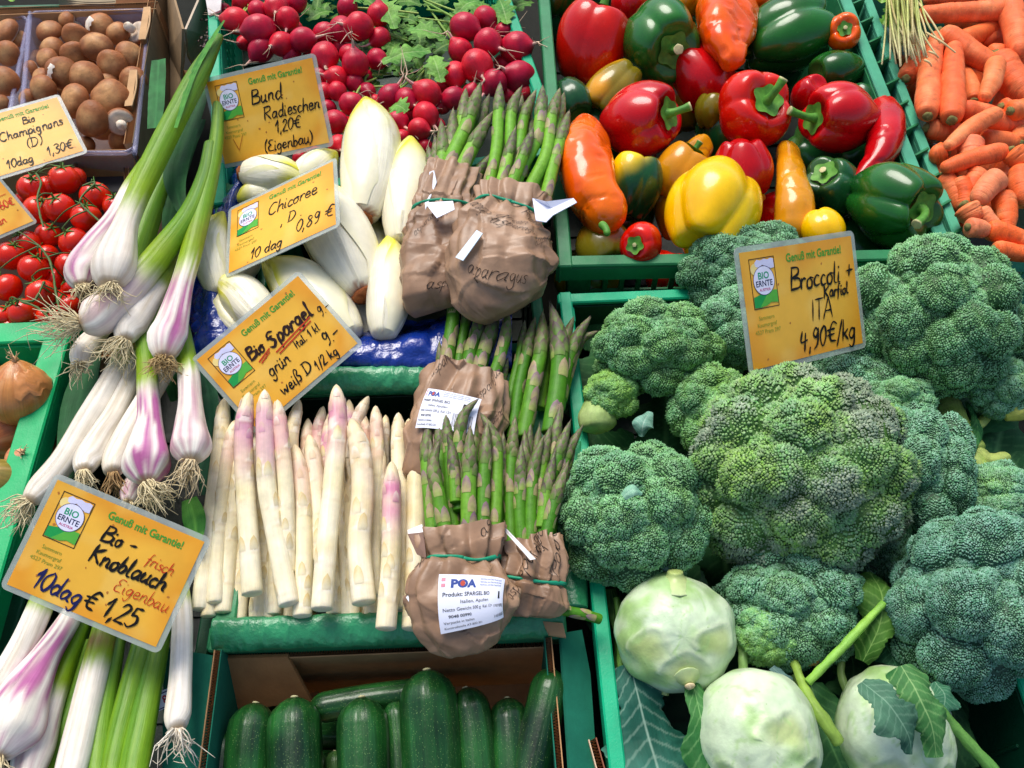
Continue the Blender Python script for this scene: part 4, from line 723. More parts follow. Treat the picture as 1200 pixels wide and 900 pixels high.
WA = [
 ([(292, 459), (286, 498), (286, 545), (289, 590), (296, 698)], 12.2, 1, .046, 'thick white asparagus spear with violet pink neck, its tip against the sign'),
 ([(310, 456), (311, 517), (313, 571), (322, 620), (339, 710)], 12.0, .9, .046, 'curved white asparagus spear with pink neck second from the left on top'),
 ([(325, 468), (330, 515), (335, 570), (336, 620), (336, 672)], 9.8, .7, .044, 'slim white asparagus spear with pinkish tip third from the left on top'),
 ([(345, 520), (353, 568), (355, 610), (356, 660), (354, 724)], 11.0, .35, .022, 'shorter white asparagus spear starting below the sign with yellow scaly tip'),
 ([(362, 509), (369, 552), (373, 603), (374, 660)], 11.0, .25, .018, 'ivory asparagus spear with blunt tip just left of the tallest one'),
 ([(394, 450), (396, 498), (391, 557), (383, 638), (377, 716)], 12.5, 1.0, .038, 'tallest white asparagus spear with rose neck in the centre of the crate'),
 ([(411, 490), (422, 530), (425, 580), (421, 638), (427, 709)], 14.2, .15, .034, 'thickest bent white asparagus spear right of the tallest one'),
 ([(440, 475), (442, 533), (438, 603), (438, 700)], 9.0, .5, .014, 'narrow yellowish asparagus spear with rose skin behind the thick bent one'),
 ([(467, 483), (467, 533), (470, 603), (468, 715)], 10.0, .0, .018, 'plain ivory asparagus spear standing behind the pink mottled one'),
 ([(459, 540), (459, 592), (458, 660), (452, 739)], 12.2, 1.0, .036, 'pink mottled asparagus spear with pale tip near the brown wrapper'),
 ([(263, 466), (258, 522), (250, 590), (241, 660), (234, 716)], 10.5, .0, .010, 'tan asparagus spear furthest to the left under the sign'),
 ([(275, 492), (264, 557), (257, 620), (252, 708)], 9.5, .4, .012, 'thin asparagus spear with rosy side second from the left edge'),
 ([(282, 520), (275, 590), (268, 650), (261, 720)], 10.5, .0, .006, 'ivory asparagus spear whose lower half shows between the left ones'),
 ([(312, 560), (309, 620), (303, 728)], 11.5, .0, .004, 'asparagus spear below the two thick ones at left showing its cut end'),
 ([(370, 560), (372, 640), (378, 716)], 11.0, .0, .000, 'asparagus spear beneath the tallest one'),
 ([(387, 482), (396, 560), (404, 640), (407, 742)], 9.5, .4, .004, 'long asparagus spear seen in the gap right of the tallest one'),
 ([(492, 487), (488, 560), (487, 640), (483, 739)], 12.2, .0, .022, 'ivory asparagus spear beside the brown paper wrapper'),
 ([(479, 490), (476, 560), (470, 640), (466, 736)], 8.0, .0, .002, 'thin asparagus spear between the ivory ones at the right'),
 ([(430, 560), (428, 640), (423, 741)], 8.5, .0, -.006, 'narrow asparagus end low beneath the thick bent spear'),
 ([(292, 600), (284, 660), (277, 734)], 12, .0, -.004, 'asparagus base low at the left under the top layer'),
 ([(432, 464), (418, 495), (408, 540)], 8.5, .3, .006, 'leaning tan asparagus tip right of the tallest spear'),
 ([(379, 476), (372, 515), (372, 570)], 8.5, .7, .000, 'reddish asparagus tip deep behind the centre'),
 ([(409, 468), (410, 520), (412, 570)], 7.5, .8, .002, 'small reddish asparagus tip beside the tallest spear'),
 ([(361, 490), (360, 540), (362, 590)], 9.0, .5, -.002, 'shaded brownish asparagus tip behind the shorter spears'),
 ([(351, 468), (342, 512), (344, 570)], 8.5, .0, .012, 'white asparagus tip leaning right just under the sign edge'),
 ([(452, 486), (450, 540), (452, 600)], 7.0, .2, -.004, 'dim asparagus tip between the narrow and the plain spear'),
 ([(426, 484), (430, 530), (432, 580)], 7.0, .6, .000, 'orange tinted asparagus tip behind the thick bent spear'),
 ([(386, 488), (384, 540), (386, 600)], 9.5, .9, .008, 'rose asparagus tip left behind the tallest spear'),
 ([(345, 600), (342, 660), (337, 730)], 12, .0, -.008, 'asparagus end low between second and third spear'),
 ([(400, 600), (398, 660), (395, 735)], 10, .0, -.010, 'asparagus end deep under the centre spears'),
 ([(448, 610), (446, 670), (442, 735)], 11, .0, -.010, 'asparagus end deep under the right hand spears'),
 ([(318, 620), (320, 670), (322, 735)], 12, .0, -.012, 'asparagus end deep under the curved spear'),
 ([(262, 610), (256, 660), (250, 722)], 11, .0, -.008, 'asparagus base deep in the left near corner'),
 ([(355, 640), (358, 690), (362, 738)], 11, .0, -.014, 'asparagus base deep below the short spear'),
 ([(306, 480), (304, 520), (302, 560)], 8, .3, -.004, 'brownish asparagus tip deep between the two thick left ones'),
 ([(372, 540), (384, 600), (388, 660), (392, 722)], 9.5, .1, .008, 'slim ivory asparagus spear filling the gap left of the tallest one'),
 ([(446, 520), (444, 580), (440, 650), (436, 728)], 9.5, .2, .008, 'slim asparagus spear between the thick bent and the pink mottled one'),
 ([(335, 500), (328, 560), (324, 640), (320, 722)], 9, .2, .006, 'thin asparagus spear between the curved and the slim pinkish one'),
 ([(300, 510), (302, 580), (310, 650), (314, 728)], 9, .1, .004, 'thin asparagus spear between the two thick left ones'),
 ([(478, 530), (478, 600), (476, 660), (474, 730)], 9, .0, .010, 'thin asparagus spear right of the pink mottled one'),
 ([(410, 560), (412, 620), (412, 680), (414, 735)], 9, .0, .004, 'thin asparagus spear below the small reddish tip'),
 ([(268, 500), (262, 570), (250, 640), (244, 724)], 8.5, .2, .008, 'thin asparagus spear between the two leftmost ones'),
 ([(499, 500), (502, 560), (504, 640), (505, 720)], 10, .0, .006, 'ivory asparagus spear half hidden by the brown wrapper')]
for i, (pts, r, pk, z, lb) in enumerate(WA):
    n = len(pts); q = [(x, y, z + .004 - (.014 if z < .04 else .030) * j / (n - 1)) for j, (x, y) in enumerate(pts)]
    spear(None, 'white_asparagus', q, r, False, pk, i + 5, tags=dict(label=lb, cat='asparagus', group='white asparagus spears in the green crate'))

# ---------------------------------------------------------------- bundles of green asparagus in brown paper
def wrapper(t, secs, seed, depth=.62, N=150, Mm=240, amp=.0035, words=(), topjag=.5, sticker=None, band=None, bottom=True, pale=None):
    """secs: (px, py, z, half width px) from the open top to the folded bottom"""
    A = np.array([(*S(x, y + (10 if k_ == 0 else 4 if k_ == 1 else 0), z), hw * sc(S(x, y, z))) for k_, (x, y, z, hw) in enumerate(secs)]); E = cr(A, N); P = E[:, :3]; r = E[:, 3]; T, sx, uz = frames(P, -FW); t_ = np.linspace(0, 1, N)[:, None]; ph = np.linspace(0, 2 * math.pi, Mm, endpoint=False)[None]
    cs, sn = np.cos(ph), np.sin(ph); ex = .72; X = np.sign(sn) * np.abs(sn) ** ex; Y = np.sign(cs) * np.abs(cs) ** ex * depth
    cl = np.sqrt(np.clip((1 - t_) / .10, 0, 1)) if bottom else 1 + 0 * t_
    D = sx[:, None] * (X * r[:, None] * (.84 + .16 * cl))[..., None] + uz[:, None] * (Y * r[:, None] * cl)[..., None]; G = P[:, None] + D; nn = nrm(D)
    Gs = G * 1.0
    pleat = .0016 * np.sin(ph * 13 + 2.5 * vn(np.stack([t_ * 3 + 0 * ph, 0 * ph + t_ * 0, ph + 0 * t_], -1), 1, seed)) * (1 - sstep(.2, .9, t_))
    def crease(n_, sd, lim):
        q = np.random.default_rng(sd); pts = Gs.reshape(-1, 3)[q.integers(0, Gs.size // 3, n_)] + q.normal(0, .004, (n_, 3)); W = q.normal(0, 1, (n_, 3))
        d = np.linalg.norm(Gs[:, :, None] - pts[None, None], axis=-1); o_ = np.argsort(d, -1)[..., :2]; d1 = np.take_along_axis(d, o_[..., :1], -1)[..., 0]; d2 = np.take_along_axis(d, o_[..., 1:2], -1)[..., 0]
        i1 = o_[..., 0]; tilt = np.sum((Gs - pts[i1]) * W[i1], -1); return -np.minimum(d2 - d1, lim) * .55 + tilt * .16
    tri_ = lambda x: np.abs(2 * (x - np.floor(x + .5))); q_ = np.random.default_rng(seed + 9); Ls_ = np.sum(np.linalg.norm(np.diff(P, axis=0), axis=1)); X1 = t_ * Ls_ + 0 * ph; X2 = ph * r.mean() + 0 * t_; h = pleat * 1.3 + .003 + crease(24, seed, .012) * .22
    for k_ in range(9):
        an_ = q_.uniform(-.5, .5) if k_ < 5 else q_.uniform(.9, 2.2); fr = q_.uniform(22, 60); msk = sstep(-.25, .45, vn(Gs, q_.uniform(18, 34), seed + 20 + k_))
        h = h + msk * (.10 / fr) * (tri_((X1 * math.sin(an_) + X2 * math.cos(an_)) * fr + q_.random() + .22 * vn(Gs, 16, seed + k_)) - .5)
    if band is not None: h = h - .0035 * np.exp(-((t_ - band) / .03) ** 2)
    G = G + nn * h[..., None]
    jag = (topjag * .010 * (.5 + .5 * np.abs(np.sin(ph * 3.5 + seed)) + .3 * vn(np.stack([ph * 3, 0 * ph, 0 * ph], -1), 1, seed))) * np.exp(-(t_ / .06)); G = G - T[:, None] * jag[..., None]
    b = B(); c = mix(hx('#86674e'), hx('#a58468'), .5 + .5 * vn(G, 35, seed)); b.add(G, grid(N, Mm, True), None, c)
    o = b.build('paper_wrapper', M['paper'], t)
    Nn = nrm(np.cross(np.gradient(G, axis=0), np.gradient(G, axis=1))); s_ = np.sign(np.sum(Nn * nn, -1, keepdims=True).mean()); Nn = Nn * s_
    def fn(u, v, l=0):
        """u: angle in degrees (0 faces the viewer), v: 0..1 from the top"""
        i = min(max(v * (N - 1), 0), N - 1.001); j = (-u / 360 % 1) * Mm; i0 = int(i); j0 = int(j) % Mm; a, c_ = i - i0, j - int(j); j1 = (j0 + 1) % Mm
        q = (1 - a) * (1 - c_) * G[i0, j0] + (1 - a) * c_ * G[i0, j1] + a * (1 - c_) * G[i0 + 1, j0] + a * c_ * G[i0 + 1, j1]; return q + Nn[i0, j0] * (.0006 + l)
    if words:
        b = B(); Lg = np.sum(np.linalg.norm(np.diff(P, axis=0), axis=1)) * 1000; rm = r.mean() * 1000
        for (s, u, v, size, rot) in words:
            f = lambda x, y, l=0, u=u, v=v, rot=rot: fn(u + (x * math.cos(rot) - y * math.sin(rot)) / rm * 48, v - (x * math.sin(rot) + y * math.cos(rot)) / Lg, l)
            hand(b, s, f, 0, 0, size, .42, hx('#2b2018'), slant=.45, wob=.2)
        b.build('script_print', M['ink'], t)
    if band is not None:
        b = B(); i = int(band * (N - 1)); ring = [fn(a, band + .025 * math.sin(math.radians(a) + seed) + .012 * math.cos(math.radians(2 * a)), .0006) for a in np.linspace(0, 360, 49)]
        ring = np.array(ring); rc = ring[:-1].mean(0)
        for _ in range(4): ring[:-1] = (np.roll(ring[:-1], 1, 0) + ring[:-1] * 2 + np.roll(ring[:-1], -1, 0)) / 4
        ring[-1] = ring[0]; ring = rc + (ring - rc) * 1.035
        sweep(b, ring, [.0016] * 49, 90, 8, col=hx('#17906b'), cap=(0, 0), flat=.6, mod=lambda t_, p: 1 + .25 * np.sin(p * 2 + t_ * 30)); b.build('rubber_band', M['band'], t)
    return fn, o, G
def bundle(label, p, spears, secs, seed, rp=7, extra=None, **kw):
    t = thing('asparagus_bundle', label, 'asparagus bundle', S(*p), 'bundles of green asparagus')
    for i, s in enumerate(spears): spear(t, 'spear', s[0], s[1] if len(s) > 1 else rp, True, 0, seed * 50 + i)
    r = wrapper(t, secs, seed, **kw) if secs else None
    return t, r
def rowp(z0, z1, *a): n = len(a); return [(x, y, z0 + (z1 - z0) * i / (n - 1)) for i, (x, y) in enumerate(a)]
# back left bundle
sp = [([(563, 98), (548, 145), (528, 190), (514, 240)], 10, .055), ([(577, 132), (556, 168), (538, 205), (522, 245)], 9.5, .062), ([(531, 128), (530, 160), (524, 200), (518, 240)], 9, .045), ([(517, 142), (519, 175), (516, 210), (514, 240)], 8.5, .048),
      ([(546, 104), (540, 150), (526, 200), (514, 235)], 8, .040), ([(573, 112), (560, 150), (545, 190), (530, 240)], 8, .040), ([(502, 172), (506, 200), (508, 235)], 8, .036), ([(510, 160), (512, 195), (512, 235)], 8, .038), ([(585, 176), (566, 195), (548, 225), (535, 250)], 7.5, .048), ([(597, 150), (575, 190), (552, 220)], 7, .038)]
t, r = bundle('wrapped green asparagus bundle at the back left, leaning over the chicory', (520, 300, .0), [(rowp(z, z - .012, *p), r_) for p, r_, z in sp],
       [(532, 196, .048, 29), (524, 225, .05, 32), (520, 255, .05, 36), (515, 300, .046, 42), (514, 335, .04, 43), (522, 362, .03, 38)], 11, band=.36, words=[('asparagus', -30, .62, 9, .9), ('green asparagus', 20, .52, 9, .2), ('asparagus', -10, .9, 9, -.1)])
b = B(); flap(t, [S(498, 238, .082), S(531, 236, .088), S(533, 246, .088), S(512, 256, .086)], .0008, hx('#e4e6ef'), 'white_paper_fold', 'label'); flap(t, [S(496, 205, .06), S(509, 200, .07), S(512, 214, .072), S(499, 246, .07)], .0008, hx('#dcdfe8'), 'white_paper_fold', 'label')
# back right bundle
sp = [([(586, 97), (584, 135), (581, 180), (568, 238)], 7.6, .068), ([(611, 102), (600, 128), (598, 165), (600, 200), (586, 245)], 7.4, .066), ([(628, 106), (615, 135), (609, 170), (600, 220), (594, 250)], 7.4, .060), ([(636, 101), (633, 140), (628, 165), (608, 205), (594, 246)], 8.2, .074),
      ([(656, 104), (646, 140), (640, 180), (622, 218), (606, 250)], 8, .072), ([(661, 109), (652, 150), (640, 195), (620, 240)], 7.2, .062), ([(667, 130), (658, 160), (648, 195), (640, 228), (626, 260)], 8, .068), ([(676, 140), (662, 165), (650, 200), (636, 250)], 6, .055),
      ([(625, 150), (612, 185), (596, 225), (584, 250)], 7.6, .082), ([(604, 150), (594, 190), (582, 235)], 7.4, .078), ([(612, 112), (606, 150), (600, 200)], 7, .050), ([(641, 112), (630, 150), (615, 200)], 6, .050), ([(594, 130), (590, 170), (585, 220)], 6, .05), ([(622, 130), (620, 165), (612, 210)], 6, .05)]
t, r = bundle('wrapped green asparagus bundle at the back right, on top beside the pepper crate', (590, 310, .0), [(rowp(z, z - .010, *p), r_) for p, r_, z in sp],
       [(600, 226, .07, 42), (596, 248, .072, 38), (588, 274, .07, 50), (586, 305, .066, 60), (590, 336, .056, 56), (604, 364, .036, 36)], 12, band=.17, words=[('asparagus green', -58, .28, 10, -.25), ('asparagus', -10, .42, 10, -.3), ('Asparagus', 12, .24, 10, -.2), ('asparagus', -30, .72, 10, -.3), ('asparagus', 35, .6, 10, .5)])
flap(t, [S(624, 232, .100), S(640, 236, .108), S(672, 232, .098), S(676, 237, .098), S(648, 252, .106), S(640, 260, .102), S(628, 258, .100)], .0008, hx('#e2e4f2'), 'white_paper_fold', 'label'); flap(t, [S(534, 302, .094), S(559, 270, .104), S(566, 274, .106), S(543, 306, .096)], .0008, hx('#d6e6f0'), 'white_paper_fold', 'label')
# middle bundles
sp = [([(523, 322), (531, 360), (527, 400), (520, 455)], 8.6, .026), ([(548, 345), (546, 375), (540, 410), (533, 455)], 6.6, .022), ([(566, 352), (560, 385), (551, 415), (543, 460)], 8.6, .026), ([(584, 356), (575, 390), (565, 420), (556, 465)], 9.4, .026), ([(595, 362), (592, 395), (584, 425), (574, 450)], 7.4, .032), ([(515, 400), (515, 430), (512, 460)], 5, .016), ([(595, 420), (588, 445), (582, 470)], 6, .018)]
t, r = bundle('wrapped green asparagus bundle in the middle left with a shipping label', (545, 480, -.03), [(rowp(z, z - .010, *p), r_) for p, r_, z in sp],
       [(550, 436, .024, 42), (545, 460, .024, 48), (538, 490, .022, 52), (530, 530, .018, 54), (530, 565, .006, 48)], 13, words=[('asparagus', -38, .2, 9, 1.0), ('asparagus', 12, .3, 9, .9), ('asparagus', 42, .5, 9, .9)])
mid_fn = r[0]
sp = [([(645, 356), (655, 395), (655, 440), (645, 510)], 11.5, .040), ([(615, 376), (610, 410), (600, 455), (592, 505)], 5.6, .020), ([(627, 372), (618, 410), (608, 455), (600, 515)], 7.6, .026), ([(636, 366), (634, 410), (624, 455), (613, 515)], 9.6, .032), ([(612, 396), (606, 430), (598, 470)], 5, .012), ([(672, 372), (662, 400), (650, 450)], 8.2, .022), ([(692, 371), (676, 396), (664, 430), (654, 480)], 8.2, .030), ([(701, 388), (680, 400), (668, 430), (658, 470)], 7, .024), ([(648, 372), (640, 420), (632, 480)], 7.5, .016), ([(628, 400), (620, 440), (612, 500)], 7, .012)]
t, r = bundle('unwrapped thick green asparagus spears between the middle bundle and the broccoli crate', (640, 440, -.03), [(rowp(z, z - .010, *p), r_) for p, r_, z in sp], None, 14)
# front bundles
sp = [([(503, 490), (500, 530), (503, 580), (508, 632)], 8.6, .048), ([(515, 516), (508, 545), (515, 585), (526, 640)], 9.2, .064), ([(513, 487), (516, 530), (518, 590), (520, 640)], 7, .050), ([(522, 478), (526, 530), (529, 580), (533, 632)], 7.6, .052), ([(551, 500), (550, 545), (549, 590), (550, 640)], 10, .068), ([(571, 495), (568, 540), (566, 590), (567, 640)], 8.6, .064), ([(563, 484), (580, 515), (582, 560), (579, 630)], 8.2, .058), ([(560, 468), (543, 488), (537, 530), (538, 600)], 7.8, .060), ([(552, 482), (556, 520), (556, 600)], 8.5, .048), ([(532, 496), (536, 540), (540, 620)], 8, .048), ([(504, 515), (508, 560), (512, 620)], 7, .050), ([(590, 508), (588, 560), (584, 620)], 7, .045), ([(538, 480), (548, 520), (548, 600)], 8, .040), ([(524, 510), (530, 530), (534, 590)], 7.5, .066)]
front, r = bundle('front asparagus bundle with large white product label and dark green band', (545, 690, -.01), [(rowp(z, z - .012, *p), r_) for p, r_, z in sp],
       [(542, 620, .058, 50), (543, 640, .058, 46), (545, 662, .058, 42), (541, 690, .058, 60), (543, 720, .052, 60), (549, 744, .044, 44), (556, 762, .032, 20)], 15, band=.24, depth=.5, words=[('asparagus', 22, .12, 10, 1.0), ('asparagus', -62, .45, 9, 1.2), ('asparagus', 66, .6, 9, 1.1)])
ffn = r[0]
flap(front, [S(478, 626, .062), S(497, 624, .068), S(500, 655, .070), S(489, 650, .064)], .0008, hx('#7d6152'), 'paper_corner', 'paper'); flap(front, [S(478, 622, .060), S(495, 615, .064), S(497, 624, .068), S(479, 627, .062)], .0008, hx('#e8e6e6'), 'white_paper_fold', 'label')
flap(front, [S(476, 700, .060), S(501, 668, .070), S(503, 692, .070), S(480, 706, .062)], .0008, hx('#dfe2ea'), 'white_paper_fold', 'label')
sp = [([(604, 488), (600, 530), (598, 580), (600, 640)], 8, .048), ([(611, 520), (610, 560), (609, 600), (612, 645)], 7.6, .058), ([(637, 512), (626, 545), (622, 590), (622, 650)], 7.8, .058), ([(656, 477), (650, 520), (642, 580), (636, 650)], 8, .048), ([(668, 494), (654, 535), (640, 590), (634, 650)], 7.6, .056), ([(682, 500), (664, 535), (652, 590), (640, 650)], 7.2, .050), ([(666, 541), (655, 572), (645, 605), (636, 650)], 8, .064), ([(645, 500), (636, 540), (630, 600), (628, 650)], 7.6, .052), ([(622, 498), (618, 540), (614, 600)], 8, .042), ([(615, 505), (616, 550), (618, 610)], 8, .048), ([(650, 530), (642, 570), (634, 620)], 8, .060), ([(632, 500), (628, 540), (624, 600)], 8.5, .040), ([(674, 520), (660, 560), (648, 610)], 7, .046)]
t, r = bundle('front right asparagus bundle beside the broccoli crate with purple tips', (625, 660, -.01), [(rowp(z, z - .012, *p), r_) for p, r_, z in sp],
       [(622, 630, .046, 33), (625, 650, .046, 32), (624, 672, .045, 34), (620, 700, .038, 38), (618, 722, .028, 30)], 16, band=.5, depth=.55, words=[('asparagus', 5, .25, 9, 1.0), ('asparagus', -15, .55, 9, 1.1), ('asparagus', 30, .5, 9, 1.0)])
flap(t, [S(588, 618, .066), S(594, 620, .068), S(628, 655, .07), S(622, 656, .07)], .0008, hx('#e6e4e2'), 'white_paper_fold', 'label')
spear(None, 'green_asparagus', [(590, 704, .034), (640, 712, .034), (680, 719, .030), (704, 726, .022)], 6.6, True, 0, 901, tags=dict(label='single loose green asparagus spear pointing at the teal crate rim', cat='asparagus'))

def product_label(t, fn, u0, u1, v0, v1, name='product_label', full=True):
    """white label on the wrapper; x 0..78, y 0..54 mm style coordinates"""
    N, K = 16, 12; G = np.array([[fn(u0 + (u1 - u0) * i / (N - 1), v0 + (v1 - v0) * j / (K - 1), .0008) for j in range(K)] for i in range(N)])
    # a label is stiffer than the paper under it: fit a smooth quadratic sheet
    ii, jj = np.meshgrid(np.linspace(-1, 1, N), np.linspace(-1, 1, K), indexing='ij'); A = np.stack([np.ones_like(ii), ii, jj, ii * jj, ii ** 2, jj ** 2], -1).reshape(-1, 6); co = np.linalg.lstsq(A, G.reshape(-1, 3), rcond=None)[0]; ru = co[1]; rv = co[2]; n = nrm(np.cross(ru, rv)); n = n * np.sign(-(n @ FW))
    off = np.max((G.reshape(-1, 3) - A @ co) @ n) * .75 + .0006
    f = lambda x, y, l=0: (lambda i, j: np.array([1, i, j, i * j, i * i, j * j]) @ co + n * (off + l))(x / 39 - 1, 1 - y / 27)
    b = B(); V = np.array([[f(x, y) for y in np.linspace(0, 54, 9)] for x in np.linspace(0, 78, 13)]); b.add(V, grid(13, 9), None, hx('#e3e6f4')); o = b.build(name, M['label'], t)
    g = B(); ck = hx('#20222c'); bl_ = hx('#1c3f8c')
    printed(g, 'POA', f, 9, 42.5, 10, bl_, bold=.05, xs=1.1, lift=.0002); 
    poly(g, [(19 + 2.2 * math.cos(a), 46 + 2.8 * math.sin(a)) for a in np.linspace(0, 6.28, 9)[:-1]], f, hx('#b8402c'), .0003)
    poly(g, [(2, 48), (5, 48), (5, 51), (2, 51)], f, hx('#d68a9a'), .0002); poly(g, [(2, 43), (5, 43), (5, 46), (2, 46)], f, hx('#d68a9a'), .0002)
    for y in (50, 47, 44): printed(g, 'Gem\u00fcse und Obst Handel GmbH', f, 36, y, 2.4, bl_, lift=.0002)
    printed(g, 'Produkt: SPARGEL BIO', f, 3, 34, 5.6, ck, bold=.012, xs=.84, lift=.0002); printed(g, 'Italien, Apulien', f, 17, 27, 5, ck, lift=.0002); printed(g, 'Netto Gewicht 500 g  Kal: 12+', f, 3, 20, 4.8, ck, xs=.82, lift=.0002)
    printed(g, '9048 00990', f, 7, 13.5, 4.2, ck, bold=.01, lift=.0002); printed(g, 'Verpackt in Italien', f, 3, 8, 3.6, ck, lift=.0002); printed(g, 'Kontrollstelle AT-BIO-301', f, 3, 3, 3.2, ck, lift=.0002)
    poly(g, [(63, 29), (67, 29), (66.5, 38), (63.5, 38)], f, hx('#15161c'), .0002); rr = random.Random(4); x = 55
    while x < 75:
        w_ = rr.choice((.4, .6, 1.1)); poly(g, [(x, 5), (x + w_, 5), (x + w_, 22), (x, 22)], f, hx('#22242c'), .0002); x += w_ + rr.choice((.5, .7, 1.2))
    g.build('label_print', M['ink'], o, smooth=False)
product_label(front, ffn, -13, 44, .41, .74)
for o in list(bpy.data.objects):
    if o.name.startswith('asparagus_bundle') and 'middle left' in o.get('label', ''): product_label(o, mid_fn, -42, 14, .30, .66)

# ================================================================ fresh garlic
def rootuft(b, c, a, r, n, L, spread=.5, sag=.0, seed=0, col='#cdb88f', rw=.00042):
    rs = np.random.default_rng(seed); s1 = nrm(np.cross(a, (.2, .3, .9))); s2 = np.cross(a, s1)
    for i in range(n):
        q = math.sqrt(rs.random()) * r * .62; an = rs.uniform(0, 6.28); o = s1 * math.cos(an) + s2 * math.sin(an); p = c + o * q; d = nrm(a + o * spread * (.2 + q / r) + rs.normal(0, .22, 3)); l = L * rs.uniform(.5, 1.15)
        k = rs.normal(0, 1, (3, 3)) * l * .13; pts = [p - a * r * .15, p + d * l * .3 + k[0] * .6, p + d * l * .65 + k[1] + np.array((0, 0, -sag * l)), p + d * l * .9 + k[1] + k[2] * 1.4 + np.array((0, 0, -sag * 2 * l))]
        sweep(b, pts, [rw * 1.15, rw, rw * .8, rw * .4], 9, 4, col=mix(hx(col), hx('#b09a70'), rs.random() * .5), cap=(0, 0))
def garlic(label, pts, rad, purple=0., gs=.45, roots=(26, 26, .6), seed=0, leafs=(), tipc='#3f6f2a', brown=0., rcol='#dccfa8', pale=0., rdir=None):
    """pts: root end ... leaf end (px, py, z); rad in photo pixels; gs: where the white turns green"""
    P = np.array([S(*q) for q in pts]); k = np.mean([sc(p) for p in P]); r = np.array(rad) * k; C = cr(np.column_stack([P, r]), 30); b = B(); t_ = thing('fresh_garlic', label, 'fresh garlic', P[0] - (0, 0, r[:3].max()), 'fresh garlic plants with green stalks')
    def cl(t, p, V):
        s_ = vn(np.stack([t * 3, p * 2.2, 0 * t], -1), 2.0, seed) ; fine = vn(np.stack([t * 4, p * 9, 0 * t], -1), 1.0, seed + 4)
        c = mix(hx('#ece6da'), hx('#cbc0aa'), .4 + .8 * fine); pu = mix(hx('#963f78'), hx('#b86a9c'), .5 + .6 * fine)
        c = mix(c, pu, 1.25 * purple * np.clip(.35 + .7 * s_ + 1.1 * fine, 0, 1) * sstep(gs + .02, gs * .7, t) * (1 - .5 * sstep(.08, .0, t)))
        g = mix(hx('#8aa80e'), hx('#5a8a12'), sstep(gs, gs + .25, t)); g = mix(g, hx(tipc), sstep(gs + .22, 1, t)); g = mix(g, hx('#cdd68a'), pale * .5); g = mix(g, hx('#7fa01c'), .25 + .4 * fine)
        c = mix(c, g, sstep(gs - .05, gs + .07, t + .03 * fine)); 
        if brown: c = mix(c, hx('#7d5a34'), brown * np.exp(-((t - gs - .13) / .05) ** 2) * (.6 + .5 * s_))
        return mix(c, hx('#b09468'), sstep(.02, .0, t) * .8)
    bul = .5 * (rad[1] / max(rad[-1], 1)); bul = 1 if rad[1] > 1.35 * rad[min(3, len(rad) - 1)] else .3
    sweep(b, C[:, :3], C[:, 3], 52, 30, lambda t, p: 1 + .055 * bul * np.cos(5 * p + seed) * sstep(.45, .1, t) + .03 * np.cos(2 * p + seed) + .012 * np.cos(9 * p + seed * 2), cl, cap=(.5, .3), flat=.94); b.build('bulb_and_stalk', M['garlic'], t_)
    if roots:
        a = nrm(P[0] - cr(P, 12)[1]); a = nrm(vd(*rdir)) if rdir else a; b = B(); rootuft(b, P[0], a, r[0] * 1.0, int(roots[0] * 1.4), roots[1] * 1.1 * k, roots[2], .05, seed, rcol, .00052); b.build('root_tuft', M['root'], t_)
    for lf in leafs: 
        b = B(); q = [S(*p) for p in lf[0]]; leafblade(b, q, np.array(lf[1]) * k, hx('#2f6a2c'), hx('#5c9a3c'), 26, 9, .55, .12, 0, hx('#8fc06a'), seed, .1); b.build('leaf', M['waxleaf'], t_)
    return t_
def Z(z0, z1, *a): n = len(a); return [(x, y, z0 + (z1 - z0) * i / (n - 1)) for i, (x, y) in enumerate(a)]
garlic('biggest white garlic bulb, its pale green stalk rising toward the radish sign', Z(.085, .075, (129, 336), (132, 318), (137, 297), (146, 266), (158, 236), (178, 194), (205, 140), (234, 85), (258, 42)), [11, 22, 21, 14, 13, 14, 14, 13, 5], .05, .25, (46, 26, .9), 1, tipc='#2f6a20')
garlic('violet striped garlic bulb behind the biggest one at the left', Z(.058, .045, (96, 336), (96, 318), (112, 290), (136, 256), (158, 215), (192, 165)), [8, 19, 17, 12.5, 11, 9], 1.0, .62, (30, 22, .9), 2)
garlic('second white garlic bulb of the upper group with long flat root beard to the left', Z(.072, .052, (93, 380), (110, 374), (130, 358), (162, 328), (192, 292), (222, 250), (240, 205), (247, 168)), [9, 21, 21, 17, 15, 12, 9.5, 8], .3, .27, (60, 44, .55), 3, brown=.2, rdir=(-1, .12, .1))
garlic('slender white garlic below the upper group', Z(.060, .036, (147, 398), (152, 384), (172, 352), (190, 325), (204, 300)), [9, 17, 15.5, 13, 10], .0, .60, (58, 34, .9), 4, pale=.5, rdir=(-.6, 1, .1))
garlic('garlic bulb with pinkish neck standing alone left of the blue film', Z(.066, .045, (192, 421), (195, 400), (202, 378), (213, 335), (223, 300), (234, 255), (246, 205), (254, 160), (256, 110)), [9, 20, 17, 12.5, 12.5, 12.5, 11.5, 9, 7], 1.1, .27, (64, 22, 1.1), 5, brown=.35, rcol='#b59a68')
garlic('purple garlic bulb in the middle of the lower group', Z(.062, .040, (172, 566), (172, 545), (173, 518), (175, 490), (173, 455), (171, 420), (168, 392)), [10, 26, 21, 14.5, 13, 12, 11], 1.3, .60, (52, 34, .7), 6, rdir=(.55, .8, .2), brown=.35)
garlic('white garlic bulb with one red streak at the right of the lower group', Z(.064, .040, (224, 540), (224, 524), (223, 500), (223, 470), (221, 438), (217, 410), (212, 380)), [10, 22, 18, 13.5, 13, 11.5, 10], .4, .60, (50, 30, .7), 7, rcol='#d9c8a4', rdir=(-.1, 1, .2))
